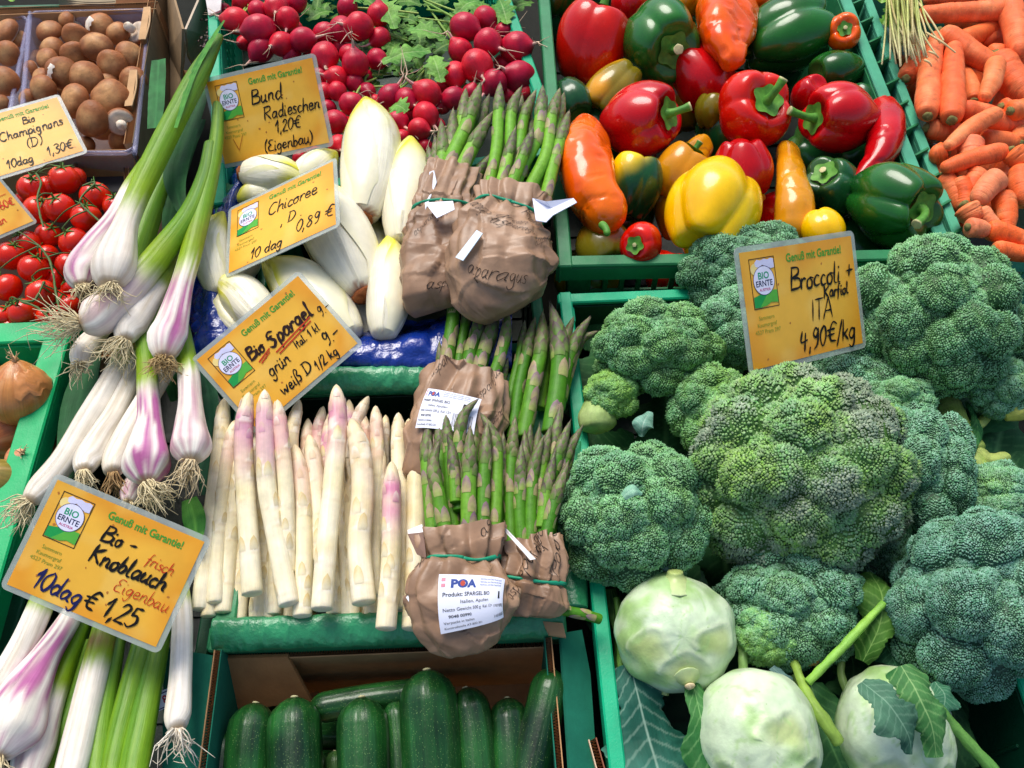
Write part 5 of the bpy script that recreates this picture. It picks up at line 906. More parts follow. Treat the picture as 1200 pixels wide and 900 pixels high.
garlic('long white garlic shank reaching down to the left with spread roots', Z(.052, .010, (34, 588), (48, 572), (76, 538), (104, 492), (128, 452), (150, 410), (168, 370)), [8, 14, 14, 14.5, 14, 12, 10], .0, .68, (44, 34, .8), 8, brown=.9, rdir=(-.7, .7, .1))
garlic('white garlic shank beside the long one with short straight roots', Z(.056, .012, (98, 552), (103, 538), (118, 510), (136, 482), (156, 440), (172, 395)), [9, 15, 13, 12, 11, 8], .0, .8, (34, 24, .7), 9, pale=.8, rdir=(.15, 1, .2))
garlic('cream garlic shank partly behind the purple bulb', Z(.046, .020, (132, 554), (136, 540), (150, 508), (172, 468), (195, 430), (210, 405)), [9, 15, 14.5, 13, 12, 9], .0, .9, (30, 30, .6), 10, rcol='#a5845a', rdir=(.1, 1, 0))
garlic('small garlic bulb just above the garlic sign', Z(.040, .020, (150, 588), (155, 575), (162, 555), (168, 530)), [7, 13, 11, 9], .5, .9, (16, 12, .8), 11)
garlic('small bulb with whitish skin under the hanging root beard', Z(.040, .02, (94, 428), (98, 414), (108, 398), (125, 380)), [8, 15, 13, 10], .05, .9, (30, 20, 1.0), 12)
garlic('green garlic stalk shaded below the slender ones', Z(.02, .00, (150, 470), (165, 440), (180, 400), (192, 350), (200, 300), (212, 240)), [9, 12, 13, 13, 12, 10], .0, .05, None, 13)
garlic('dark green garlic stalk behind the upper group', Z(.03, .03, (150, 340), (160, 300), (172, 262), (190, 215), (208, 170)), [10, 15, 14, 12, 10], .0, .0, None, 14, tipc='#3a7a2c')
garlic('garlic shank running to the lower left corner behind the sign', Z(.030, .020, (-2, 812), (6, 795), (30, 750), (52, 700), (66, 665)), [12, 16, 15, 14.5, 14], .0, .62, (20, 20, .5), 15)
garlic('large violet streaked garlic bulb in the lower left corner', Z(.046, .010, (-4, 888), (10, 858), (30, 810), (54, 768), (80, 728), (100, 690)), [12, 34, 27, 17, 13.5, 12], .9, .86, (30, 22, .8), 16)
garlic('pale violet garlic shank beside the large corner bulb', Z(.024, .0, (28, 925), (40, 880), (58, 830), (76, 782), (96, 730), (110, 690)), [14, 21, 15, 12.5, 12, 11], .45, .42, None, 17)
garlic('white garlic shank with brown sheath in the middle of the bottom edge', Z(.040, .008, (74, 940), (86, 892), (98, 840), (110, 790), (121, 745), (130, 705)), [16, 18, 17.5, 17, 16, 14], .0, .62, None, 18, brown=1.0)
garlic('yellow green garlic stalk low between the bottom shanks', Z(.004, .0, (50, 925), (70, 870), (92, 810), (110, 750)), [13, 14, 13, 12], .0, .0, None, 19)
garlic('green garlic stalk right of the white shank with the brown sheath', Z(.030, .0, (112, 930), (116, 880), (124, 820), (134, 765), (142, 715)), [14, 14.5, 13, 11, 10], .0, -.1, None, 20)
garlic('bright green garlic stalk curving under the sign', Z(.034, .0, (128, 925), (138, 870), (154, 805), (168, 755), (176, 710)), [12, 13, 13.5, 13.5, 12], .0, -.1, None, 21)
garlic('rightmost green garlic stalk at the bottom edge', Z(.034, .0, (152, 930), (160, 880), (172, 820), (184, 765), (192, 715)), [16, 16.5, 15, 13, 12], .0, -.1, None, 22)
garlic('single white garlic shank lying on the green box flap with white roots', Z(.034, .012, (208, 854), (208, 840), (211, 800), (213, 757), (213, 715), (206, 660)), [9, 14.5, 13, 12.5, 12.2, 11], .0, .72, (34, 36, .6), 23, pale=.6, rcol='#e4dccb', rdir=(-.1, 1, .1))
garlic('green stalk in shade under the garlic sign corner', Z(.0, .0, (90, 930), (100, 860), (118, 800), (150, 720)), [12, 13, 12, 10], .0, .0, None, 24, tipc='#2f5a24')
# dark flat leaves among the garlic
for i, (lb, pts, wd, z, cA) in enumerate([
 ('cut flat green leek leaf standing against the cardboard wall', [(186, 70), (184, 110), (181, 150)], [8.5, 9.5, 8], .03, ('#1f5a2a', '#357a40')),
 ('wide blue green leaf between the upper garlic stalks', [(214, 255), (206, 205), (222, 150), (240, 105)], [3, 14, 12, 6], .045, ('#15401e', '#2a6030')),
 ('dark garlic leaf folded behind the pinkish garlic neck', [(196, 300), (200, 250), (212, 200), (236, 140)], [4, 9, 10, 6], .03, ('#1d4a26', '#2f6a36')),
 ('dark green leaf beside the onion crate', [(75, 560), (86, 500), (98, 450), (112, 410)], [6, 17, 18, 8], .0, ('#1c4a2a', '#2c6238')),
 ('glossy green leaf end under the right garlic roots', [(232, 645), (228, 610), (222, 585)], [3, 13, 9], .022, ('#2c6a24', '#5c9a3a')),
 ('dark leaf right of the white garlic bulb', [(238, 580), (246, 520), (244, 460), (232, 420)], [5, 11, 11, 5], .010, ('#17402a', '#2a6040')),
 ('long shaded leaf along the crate below the onion crate', [(40, 640), (66, 590), (90, 540), (120, 470)], [5, 14, 14, 5], -.02, ('#163c22', '#255530')),
 ('shaded garlic leaf in the gap above the lower group', [(205, 470), (198, 430), (196, 400)], [5, 10, 8], .0, ('#1c4a22', '#2f6a30')),
 ('thin green leaf drooping across the carton at the top', [(206, 150), (226, 88), (250, 44), (263, 24)], [2, 4, 3, 1], .088, ('#2c6a24', '#4f8f35')),
 ('broad green leaf in the shade under the slender garlic', [(160, 470), (185, 420), (205, 360), (226, 320)], [6, 14, 14, 6], -.01, ('#1c4a22', '#356f30')),
 ('dark leaf in the gap left of the bottom stalks', [(70, 900), (92, 830), (110, 760)], [8, 12, 8], -.01, ('#1c4020', '#2f5a2a'))]):
    b = B(); P = [S(x, y, z) for x, y in pts]; leafblade(b, P, np.array(wd) * sc(P[1]), hx(cA[0]), hx(cA[1]), 30, 9, .3, .15, 0, hx(cA[1]), i, .2)
    b.build('garlic_leaf', M['waxleaf'], label=lb, cat='leaf', group='loose green leaves among the garlic')

# ================================================================ onions
def onion(label, x, y, r, z, ax, ca, cb, seed):
    c = S(x, y, z); R = r * sc(c); a = vd(*ax); b = B(); t = thing('onion', label, 'onion', c - (0, 0, R), 'onions in the bright green crate')
    blob(b, c, a, R, 1.0, 30, 40, .03, 30, lambda v, p, P: mix(mix(hx(ca), hx(cb), .5 + .7 * vn(np.stack([v * 1.2, np.cos(p) * 2, np.sin(p) * 2], -1), 1.6, seed)), hx('#d9b27c'), .35 * (np.sin(p * 11 + 2 * vn(P, 40, 1)) > .8)), seed, prof=lambda v, p: 1 + .0 * v, dz=lambda v, p: .16 * np.exp(-(v / .13) ** 2)); b.build('bulb', M['onion'], t)
    b = B(); sweep(b, [c + a * R * 1.08, c + a * R * 1.22, c + a * R * 1.36 + rng.normal(0, .1, 3) * R], [R * .16, R * .10, R * .05], 8, 9, lambda t_, p: 1 + .3 * np.sin(p * 3), hx('#b88a5a')); rootuft(b, c + a * R * 1.28, a, R * .15, 9, R * .4, 1.2, 0, seed, '#c9a880'); b.build('papery_neck', M['onion'], t)
    b = B(); s1 = nrm(np.cross(a, FW)); s2 = np.cross(a, s1); n = 12; V = []
    for i in range(n):
        for j in range(n): th = .35 + i / (n - 1) * .9 + .1 * math.sin(j * 1.7); ph = 1.0 + j / (n - 1) * 1.6 + seed; d = a * math.cos(th) + (s1 * math.cos(ph) + s2 * math.sin(ph)) * math.sin(th); V.append(c + d * R * (1.045 + .02 * math.sin(i * j * .7)))
    b.add(V, grid(n, n), None, hx('#d08a4e')); b.build('loose_skin', M['onion'], t)
onion('copper brown onion with papery top nearest the crate corner', 23, 462, 37, .010, (.1, -.9, .4), '#b8692f', '#d99a55', 1)
onion('large reddish onion under the copper one', 12, 505, 35, -.03, (-.5, .3, .6), '#a8552a', '#c8773c', 2)
onion('pale pinkish onion against the green rim', 30, 540, 22, -.006, (.3, -.4, .8), '#c9784e', '#dba07a', 3)
onion('olive brown onion at the left edge', 0, 566, 28, -.002, (-.2, -.5, .8), '#8a7a35', '#a8893f', 4)
onion('shaded onion at the far left of the bright crate', -10, 450, 28, -.04, (-.2, -.5, .8), '#8f5a2c', '#a8703c', 5)
onion('small onion low in the near corner of the bright crate', 6, 620, 20, -.05, (-.2, -.5, .8), '#8f6a3c', '#a8703c', 6)
b = B(); leafblade(b, [S(62, 505, -.03), S(64, 528, -.028), S(62, 548, -.03)], np.array([6, 10, 5]) * .0008, hx('#a8672f'), hx('#c98f52'), 14, 9, .4, .5, 4, hx('#b87a40'), 3); b.build('onion_skin_scrap', M['onion'], label='dry brown onion skin scrap caught outside the bright green crate', cat='onion skin')

# ================================================================ peppers
PC = dict(red=('#c40802', '#de1e06'), crim=('#b0040c', '#d00c12'), green=('#0e4412', '#226c22'), orange=('#ea4a00', '#f87008'), yellow=('#f0b400', '#f8cc04'), amber=('#c77f08', '#e09a14'), olive=('#5a5a10', '#8f7a18'), dark=('#10361c', '#1c5a2c'))
def calyx(t, b0, top, a, R, stem, col='#3f7a2a', seed=0, stemdir=None):
    s1 = nrm(np.cross(a, (.3, .5, .81))); s2 = np.cross(a, s1); b = B(); n = 36; rings = []
    for j, q in enumerate((.02, .25, .5, .75, 1.0)):
        rings.append([top + a * R * (.03 + .05 * (1 - q)) - a * R * .10 * q * q * -1 + (s1 * math.cos(2 * math.pi * i / n) + s2 * math.sin(2 * math.pi * i / n)) * R * .40 * q * (1 + .13 * q * math.cos(2 * math.pi * i / n * 5 + seed)) for i in range(n)])
    G = np.array(rings); b.add(np.vstack([G.reshape(-1, 3)]), grid(5, n, True), None, mix(hx(col), hx('#6fa83c'), .5 + .5 * vn(G, 160, seed))); b.build('calyx', M['green'], t)
    if stem:
        b = B(); d = nrm(vd(*stemdir)) if stemdir else a; L = stem * R; p = [top + a * R * .02, top + a * L * .35 + d * L * .1, top + a * L * .5 + d * L * .5, top + a * L * .45 + d * L]
        sweep(b, p, [R * .16, R * .105, R * .10, R * .125], 14, 12, lambda t_, ph: 1 + .06 * np.cos(5 * ph), lambda t_, ph, V: mix(mix(hx('#5f9a34'), hx('#3f7a2a'), .5 + .5 * vn(V, 200, seed)), hx('#c9c08a'), sstep(.93, .97, t_)), cap=(0, .15)); b.build('stem', M['green'], t)
def pepper(label, x, y, r, z, ax, col, n=4, amp=.16, L=1.0, taper=.85, seed=0, dim=.34, stem=.6, sd=None, col2=None, cmix=None, cat='bell pepper', wob=.07, ph0=None, pw=.8, cal=True):
    c = S(x, y, z); R = r * 1.01 * sc(c); a = vd(*ax); ca, cb = map(hx, PC[col]); b = B(); t = thing('bell_pepper', label, cat, c - (0, 0, R * .9), 'mixed peppers in the dark green crate'); p0 = seed * 1.3 if ph0 is None else ph0
    lob = lambda p: np.abs(np.cos(n * p / 2 + p0 + .15 * np.sin(p + seed))) ** .8
    def prof(v, p):
        w_ = .55 + .45 * np.abs(np.cos(v * math.pi)); sh = np.sin(v * math.pi); return (np.clip(sh, 1e-3, 1) ** (pw - 1)) * (1 - (1 - taper) * sstep(.3, 1, v)) * (1 - amp * w_ * (1 - lob(p))) * (1 + .05 * np.sin(p + seed) + .05 * np.sin(2 * p + seed * 2))
    def dz(v, p):
        rr = np.sin(v * math.pi); z0 = np.cos(v * math.pi); return z0 * (L - 1) - dim * np.exp(-(v / .16) ** 2) + amp * .8 * lob(p) * np.exp(-((v - .2) / .11) ** 2) + .22 * np.exp(-((1 - v) / .13) ** 2) - amp * .7 * lob(p) * np.exp(-((v - .84) / .1) ** 2)
    def cl(v, p, P):
        m = .5 + .6 * fbm(P, 22, seed, 2); c_ = mix(ca, cb, m)
        if col2: c_ = mix(c_, hx(PC[col2][1]), sstep(-.25, .35, fbm(P, 18, seed + 9, 2) + (cmix or 0)))
        return mix(c_, hx('#86b84a') if col in ('green', 'dark') else c_, .35 * np.exp(-(v / .14) ** 2))
    blob(b, c, a, R, 1.0, 60, 80, wob, 13, cl, seed, prof=prof, dz=dz); b.build('body', M['pepper'], t)
    if cal: calyx(t, b, c + a * R * (L - dim * .80), a, R, stem, seed=seed, stemdir=sd)
    return t
def longpepper(label, pts, rad, col, seed=0, wr=.12, sdir=None, cat='long pepper', stem=True, lob=.14):
    P = np.array([S(*q) for q in pts]); k = np.mean([sc(p) for p in P]); ca, cb = map(hx, PC[col]); t = thing('long_pepper', label, cat, P[0] - (0, 0, .03), 'mixed peppers in the dark green crate'); b = B(); r = np.array(rad) * k
    sweep(b, P, r, 60, 40, lambda t_, p: 1 + lob * np.cos(2 * p + seed + 1.2 * t_) * np.sin(t_ * 3.1) + lob * .6 * np.cos(3 * p + seed * 2 - 2 * t_), lambda t_, p, V: mix(ca, cb, .5 + .6 * fbm(V, 24, seed, 2)), cap=(.9, .9), disp=lambda V, t_, p: r.max() * wr * fbm(V, 42, seed, 2) - r.max() * wr * 1.1 * (np.abs(vn(V, 40, seed + 6)) < .07)); b.build('body', M['pepper'], t)
    if stem:
        b = B(); a = nrm(P[0] - P[1]); d = vd(*sdir) if sdir else a; sweep(b, [P[0] - a * .002, P[0] + a * r[0] * .4, P[0] + a * r[0] * .5 + d * r.max() * .7], [r[0] * .45, r[0] * .24, r[0] * .24], 10, 10, col=lambda t_, p, V: mix(hx('#4f8a30'), hx('#3a6a26'), t_)); b.build('stem', M['green'], t)
pepper('red pepper with thick green stem in the far left of the pepper crate', 692, 52, 43, .0, (.35, -1, .25), 'red', 3, .12, 1.12, .78, 1, stem=.75, sd=(.2, -1, .4), wob=.06)
pepper('big green pepper with its cut stem facing the viewer at the top', 771, 50, 47, .012, (.30, .50, .75), 'green', 4, .17, 1.0, .85, 2, stem=.35, sd=(.1, .3, 1))
longpepper('wrinkled orange pepper hanging down between two green peppers at the top', [(848, -18, .02), (851, 12, .03), (848, 42, .034), (856, 66, .034), (858, 80, .032)], [26, 33, 28, 17, 10], 'orange', 3, .06)
pepper('large glossy dark green pepper with long ribs near the small orange one', 922, 44, 46, .004, (1, -.3, .0), 'green', 4, .26, 1.08, .9, 4, stem=.3, ph0=.2, dim=.3)
pepper('small orange pepper with dark calyx at the far right of the crate', 987, 38, 20.5, .028, (-.15, .05, 1), 'orange', 4, .16, .8, .85, 5, stem=.22, cal=True, dim=.4)
pepper('glossy red pepper with green calyx pointing right in the centre', 750, 139, 43, .022, (.72, .05, .62), 'crim', 4, .13, 1.05, .85, 6, stem=.5, sd=(1, -.3, .3), ph0=.3)
pepper('dark red pepper in the shade behind the centre red one', 822, 92, 41, -.016, (.5, .6, -.2), 'crim', 3, .16, 1.05, .85, 7, cal=False)
pepper('red pepper with upright green stem right of the centre', 884, 131, 44, .020, (.22, -.12, .92), 'red', 4, .15, .85, .85, 8, stem=.55, sd=(.5, -.8, .5))
pepper('crumpled crimson pepper with pale green stem pointing left', 985, 140, 42, .024, (-.85, .05, .28), 'crim', 4, .16, 1.05, .85, 9, stem=.62, sd=(-1, -.3, .2))
longpepper('pointed crimson pepper curving beside the crate rim', [(1030, 122, .008), (1040, 145, .018), (1034, 175, .022), (1018, 196, .020), (1003, 211, .018)], [16, 22, 19, 11, 4], 'crim', 10, .05, stem=False, lob=.06)
pepper('green pepper with ribbed shoulder and pale stem in the near right corner', 1046, 238, 49, .022, (.42, .32, .75), 'green', 5, .2, 1.05, .85, 11, stem=.6, sd=(-.8, .75, .5), dim=.42)
longpepper('twisted bright orange pepper beside the asparagus bundle', [(690, 146, .026), (684, 182, .034), (690, 222, .036), (706, 250, .032), (704, 274, .026)], [19, 35, 33, 28, 19], 'orange', 12, .055, sdir=(.6, .8, .3), stem=False)
bz = B(); sweep(bz, [S(704, 262, .052), S(710, 268, .056), S(712, 276, .056)], [.0052, .0038, .004], 9, 9, col=hx('#4f8a30')); bz.build('pepper_stem', M['green'], label='short green stem of the twisted orange pepper', cat='stem')
pepper('green and yellow pepper half behind the orange twisted one', 742, 218, 34, .008, (.2, -1, .1), 'dark', 3, .16, 1.2, .8, 13, cal=False, col2='yellow', cmix=-.18)
pepper('amber pepper between the centre red and the big yellow one', 795, 203, 34, -.002, (.55, -.8, .2), 'amber', 3, .12, 1.1, .8, 14, stem=.3)
longpepper('amber pepper neck rising right of the amber body', [(828, 165, -.004), (812, 182, .0), (798, 205, .0)], [13, 15, 17], 'amber', 15, .04, stem=False)
pepper('big bright yellow pepper with three lobes at the front rim', 834, 250, 57, .030, (.30, -.62, -.42), 'yellow', 4, .20, 1.02, .84, 16, cal=False, ph0=.4)
pepper('shiny red pepper with two rounded lobes above the yellow one', 870, 198, 36, .006, (.1, .9, -.3), 'crim', 4, .18, .95, .95, 17, cal=False)
longpepper('slim ochre pepper right of the yellow one', [(922, 172, -.004), (926, 210, .004), (930, 248, .002), (926, 285, -.01)], [13, 20, 24, 20], 'amber', 18, .05, stem=False)
pepper('small yellow pepper at the front rim behind the broccoli sign', 965, 268, 24, .014, (.1, .5, .2), 'yellow', 3, .12, 1.0, .9, 19, cal=False)
pepper('dark green pepper below the crumpled crimson one', 975, 220, 35, -.006, (-.4, -.3, .5), 'dark', 4, .16, 1.0, .9, 20, stem=.2)
pepper('small red pepper with star shaped calyx by the near left rim', 752, 288, 25, .018, (-.45, .1, .85), 'red', 3, .08, 1.0, .9, 21, stem=.12, dim=.2)
pepper('mottled olive and red pepper in the near left corner', 706, 290, 33, -.004, (.2, .6, .4), 'olive', 3, .14, 1.0, .9, 22, cal=False, col2='red', cmix=-.45)
pepper('olive yellow pepper slanting below the first red one', 718, 106, 29, -.006, (-.6, .7, .1), 'olive', 3, .16, 1.35, .8, 23, cal=False, col2='amber', cmix=-.2)
pepper('very dark green pepper in the shade beside the left rim', 668, 118, 25, -.010, (.3, .7, .3), 'dark', 3, .14, 1.1, .85, 24, cal=False)
pepper('smooth green pepper under the small orange one', 980, 84, 28, .004, (-1, .2, .2), 'green', 3, .1, 1.15, .85, 25, cal=False)
pepper('red lobed pepper squeezed left of the crumpled crimson one', 950, 112, 23, .004, (.2, -.3, .6), 'crim', 3, .16, 1.0, .85, 26, cal=False)
pepper('yellow orange pepper cut by the top edge', 803, 4, 18, -.004, (.5, -.4, .3), 'amber', 3, .14, 1.1, .85, 27, cal=False)
pepper('orange pepper fragment at the top edge beside the green one', 892, -2, 17, -.004, (.5, -.4, .3), 'orange', 3, .14, 1.1, .85, 28, cal=False)
pepper('shaded red pepper at the top edge between the red and the green one', 738, 6, 24, -.02, (.1, -.8, .2), 'crim', 3, .14, 1.1, .85, 29, cal=False)
pepper('green pepper cut by the top left of the pepper crate', 652, -6, 24, .0, (.1, -.8, .2), 'green', 3, .14, 1.1, .85, 30, cal=False)
pepper('dark pepper filling the shade under the central peppers', 850, 158, 34, -.05, (.1, -.8, .2), 'dark', 4, .14, 1.0, .85, 31, cal=False)
pepper('orange brown pepper deep below the amber one', 800, 250, 34, -.04, (.1, -.8, .2), 'amber', 4, .14, 1.0, .85, 32, cal=False)
pepper('green pepper deep under the crimson crumpled one', 905, 80, 36, -.05, (.5, -.8, .2), 'dark', 4, .14, 1.0, .85, 33, cal=False)
pepper('dark green pepper deep by the right rim', 1010, 125, 28, -.02, (.1, -.8, .2), 'dark', 4, .14, 1.0, .85, 34, cal=False)
pepper('red pepper deep at the near wall seen through the slots', 780, 318, 28, -.055, (.1, -.8, .2), 'red', 4, .14, 1.0, .85, 35, cal=False)
pepper('yellow pepper deep at the near wall', 890, 310, 30, -.055, (.1, -.8, .2), 'amber', 4, .14, 1.0, .85, 36, cal=False)
pepper('dark green pepper deep at the far left wall', 690, 160, 36, -.06, (.1, -.8, .2), 'dark', 4, .14, 1.0, .85, 37, cal=False)
pepper('brownish pepper seen deep between the two reds', 835, 130, 22, -.02, (.1, -.8, .2), 'olive', 4, .14, 1.0, .85, 38, cal=False)
for i_, (x_, y_, cl_, lb_) in enumerate([(730, 250, 'dark', 'dark pepper low between the orange one and the yellow one'), (900, 40, 'dark', 'dark pepper low at the far wall'), (960, 180, 'dark', 'dark green pepper low under the red peppers'), (915, 260, 'crim', 'dark red pepper low behind the broccoli sign'), (790, 120, 'olive', 'olive pepper low between the centre reds'), (1005, 185, 'dark', 'dark pepper low beside the pointed crimson one'), (1020, 70, 'dark', 'dark pepper low at the right wall'), (850, 240, 'amber', 'amber pepper low behind the yellow one'), (710, 190, 'dark', 'dark pepper low behind the orange twisted one'), (800, 60, 'green', 'green pepper low under the orange wrinkled one'), (960, 10, 'green', 'green pepper low in the far right corner'), (1075, 200, 'dark', 'dark pepper low in the right corner near the rim'), (690, 330, 'olive', 'olive pepper low at the near left corner wall'), (1000, 290, 'dark', 'dark pepper low at the near wall'), (735, 160, 'crim', 'dark red pepper low below the glossy centre one')]):
    pepper(lb_, x_, y_, 40, -.062, (random.uniform(-1, 1), random.uniform(-1, 1), .1), cl_, 4, .14, 1.0, .85, 50 + i_, cal=False)
pepper('green pepper behind the ribbed one at the near rim', 1090, 285, 26, -.03, (.1, -.8, .2), 'green', 4, .14, 1.0, .85, 39, cal=False)

# ================================================================ carrots
def carrot(label, p, q, r, z=.0, z2=None, tip=.55, crown=True, pale=0., bend=0., seed=0, grp='loose carrots in the pale green crate'):
    z2 = z if z2 is None else z2; A, E = S(*p, z), S(*q, z2); m = (A + E) / 2 + nrm(np.cross(E - A, (0, 0, 1))) * bend * .01; k = sc(A); P = [A, m, E]; R = r * k; b = B(); t = thing('carrot', label, 'carrot', A - (0, 0, R), grp)
    C = cr(np.array(P), 9); rad = R * np.interp(np.linspace(0, 1, 9), [0, .06, .2, .7, 1], [.72, .95, 1, .88, tip])
    cc = mix(mix(hx('#e65410'), hx('#f0783a'), random.random()), hx('#f0b08a'), pale)
    sweep(b, C, rad, 44, 22, lambda t_, p_: 1 + .03 * np.cos(2 * p_ + seed), lambda t_, p_, V: mix(mix(cc, hx('#f29a64'), .5 * sstep(.0, .8, vn(V, 70, seed))), hx('#a8502a'), .5 * sstep(.55, .75, vn(V * np.array((1, 1, 1)), 260, seed + 1)) + .4 * sstep(.02, 0, t_)), cap=(.45, .9), disp=lambda V, t_, p_: R * (.055 * vn(V, 60, seed) + .025 * vn(V, 190, seed) - .05 * (vn(np.stack([t_ * 26, np.cos(p_) * 1.2, np.sin(p_) * 1.2], -1), 1, seed) > .55)))
    b.build('root_body', M['carrot'], t)
    if crown:
        b = B(); a = nrm(C[0] - C[1]); blob(b, C[0] + a * R * .05, a, R * .42, .6, 8, 14, .2, 400, lambda v, p_, V: mix(hx('#8f8a50'), hx('#5f5a35'), .5 + .5 * vn(V, 900, 1)), seed); b.build('crown', M['root'], t)
CA = [((1186, 12), (1075, 17), 12.5, .02, 'long carrot lying level along the top edge beside the herb stalks'), ((1200, -4), (1082, 0), 10, .005, 'carrot cut by the top edge above the level one'), ((1120, 50), (1180, 22), 11, .004, 'carrot slanting under the level carrot at the top'),
 ((1087, 136), (1098, 40), 14, .020, 'first of two upright carrots below the herb stalks'), ((1115, 141), (1118, 52), 14.5, .024, 'second upright carrot with round crown toward the viewer'), ((1100, 38), (1170, 80), 15, .010, 'thick carrot running right from behind the upright pair'),
 ((1166, 66), (1215, 125), 18, .004, 'thickest carrot at the right edge below the curved one'), ((1182, 2), (1196, 66), 14, .024, 'curved carrot hugging the upper right edge'), ((1150, 46), (1200, 42), 9.5, -.006, 'dim carrot behind the curved one'), ((1158, 62), (1205, 68), 10.5, .0, 'carrot partly below the curved one'),
 ((1168, 70), (1152, 118), 11, .026, 'blunt bright carrot standing across the pile'), ((1062, 92), (1084, 52), 12, .004, 'carrot squeezed beside the crate rim near the herb stalks'), ((1141, 118), (1130, 82), 10, -.004, 'carrot with dark crown in the gap right of the upright pair'), ((1122, 128), (1205, 152), 13.5, .006, 'carrot lying below the blunt one toward the right edge'),
 ((1170, 131), (1108, 174), 10, .028, 'thin carrot crossing diagonally with dark tip'), ((1173, 125), (1190, 130), 11, .012, 'round carrot end with greenish crown at the centre'), ((1139, 162), (1142, 196), 13, .018, 'carrot seen end on with pale ringed crown'), ((1110, 178), (1088, 182), 12, .010, 'carrot with dark stub pointing at the viewer beside the rim'),
 ((1086, 150), (1142, 162), 12.5, .002, 'carrot under the thin diagonal one'), ((1180, 176), (1103, 198), 11.5, .022, 'level carrot across the middle of the lower pile'), ((1150, 165), (1200, 170), 12, .002, 'carrot behind the level one at the right'), ((1184, 176), (1206, 196), 13, .026, 'carrot with green crown at the right edge'),
 ((1172, 206), (1144, 238), 13.5, .028, 'stubby pale tipped carrot lying diagonally'), ((1150, 202), (1138, 232), 13, .008, 'carrot tucked behind the stubby one'), ((1124, 210), (1130, 248), 12, .004, 'carrot standing close to the crate rim'), ((1104, 206), (1128, 248), 12, .0, 'carrot hidden along the rim'),
 ((1130, 240), (1142, 262), 14, .026, 'short carrot pointing at the viewer above the broccoli'), ((1174, 226), (1179, 272), 12.5, .014, 'upright carrot below the stubby one'), ((1134, 266), (1160, 272), 11, .032, 'pale carrot tip touching the broccoli'), ((1156, 268), (1215, 290), 12.5, .026, 'carrot slanting right above the near rim'),
 ((1164, 292), (1215, 300), 11, .024, 'carrot lowest at the near rim'), ((1196, 196), (1204, 240), 13, .018, 'carrot cut by the right edge in the lower pile'), ((1180, 236), (1215, 236), 12, .0, 'carrot in shade beside the right edge'), ((1148, 244), (1172, 270), 9, .022, 'thin pale carrot between two stubs'), ((1190, 80), (1210, 40), 13, .0, 'carrot in the upper right behind the curved one'),
 ((1195, 168), (1206, 140), 11, .0, 'carrot partly hidden at the right edge middle'), ((1184, 130), (1206, 122), 12, .02, 'carrot with blunt end at the right edge centre'), ((1188, 218), (1160, 206), 9, -.004, 'small carrot beneath the stubby one')]
for i, (p, q, r, z, lb) in enumerate(CA): carrot(lb, p, q, r * 1.04, z + .012, z + .004, .5 + .25 * random.random(), True, .35 if 'pale' in lb else random.random() * .15, random.uniform(-.4, .4), i)
BL = ['deep under the level carrot', 'deep in the centre of the carrot pile', 'deep beside the near rim', 'deep under the upright pair', 'deep at the right edge', 'deep behind the curved carrot', 'deep below the stubby carrot', 'deep under the thin diagonal carrot', 'deep near the crate rim at the middle', 'deep below the thickest carrot']
for i in range(10): carrot('shaded carrot ' + BL[i], (random.uniform(1060, 1210), random.uniform(10, 290)), (random.uniform(1080, 1230), random.uniform(10, 290)), 14, -.035, -.035, .6, False, 0, 0, i + 60)
for i in range(22): xx = random.uniform(1215, 1370) ; yy = random.uniform(20, 270); carrot('carrot in the right part of the carrot crate beyond the picture edge', (xx, yy), (xx + random.uniform(-50, 50), yy + random.uniform(-60, 60)), 13, random.uniform(-.02, .015), random.uniform(-.02, .01), .6, True, 0, .2, i + 90)
t = thing('herb_bunch', 'bunch of pale herb stalks hanging over the carrots at the top', 'herb stalks', S(1062, 10, .0)); 
for i in range(46):
    b = B(); x0 = random.uniform(1038, 1074); x1 = x0 + random.gauss(14, 9) + (1056 - x0) * .35; y1 = random.uniform(48, 78); z = random.uniform(.03, .06); c = mix(hx('#b9bd6a'), hx('#8f9a4a'), random.random()); c = mix(c, hx('#c98a7a'), .3 * (random.random() > .8))
    sweep(b, [S(x0, -25, z), S((x0 * .6 + x1 * .4), y1 * .45, z + .004), S(x1, y1, z - .008)], [.0014, .0013, .0011], 12, 6, col=lambda t_, p, V: mix(c, hx('#d8cf9a'), sstep(.6, 1, t_)), cap=(0, .2)); b.build('stalk', M['green'], t)
for (a_, b_) in (((1070, -5), (1106, 48)), ((1085, 38), (1120, 62)), ((1088, 60), (1100, 68)), ((1083, 70), (1092, 78)), ((1072, 2), (1087, 45))):
    b = B(); sweep(b, [S(*a_, .055), S((a_[0] + b_[0]) / 2 + 1, (a_[1] + b_[1]) / 2 - 1, .056), S(*b_, .05)], [.0014, .0013, .0012], 12, 6, col=hx('#d3c088')); b.build('stalk', M['green'], t)
for i in range(14):
    b = B(); x, y = random.uniform(1036, 1062), random.uniform(-10, 40); p = S(x, y, .03); leafblade(b, [p, S(x + random.uniform(-12, 12), y + 12, .032)], [.004, .008], hx('#3f7a26'), hx('#7aa83a'), 10, 7, .3, .5, 3, None, i); b.build('leaf', M['leaf'], t)

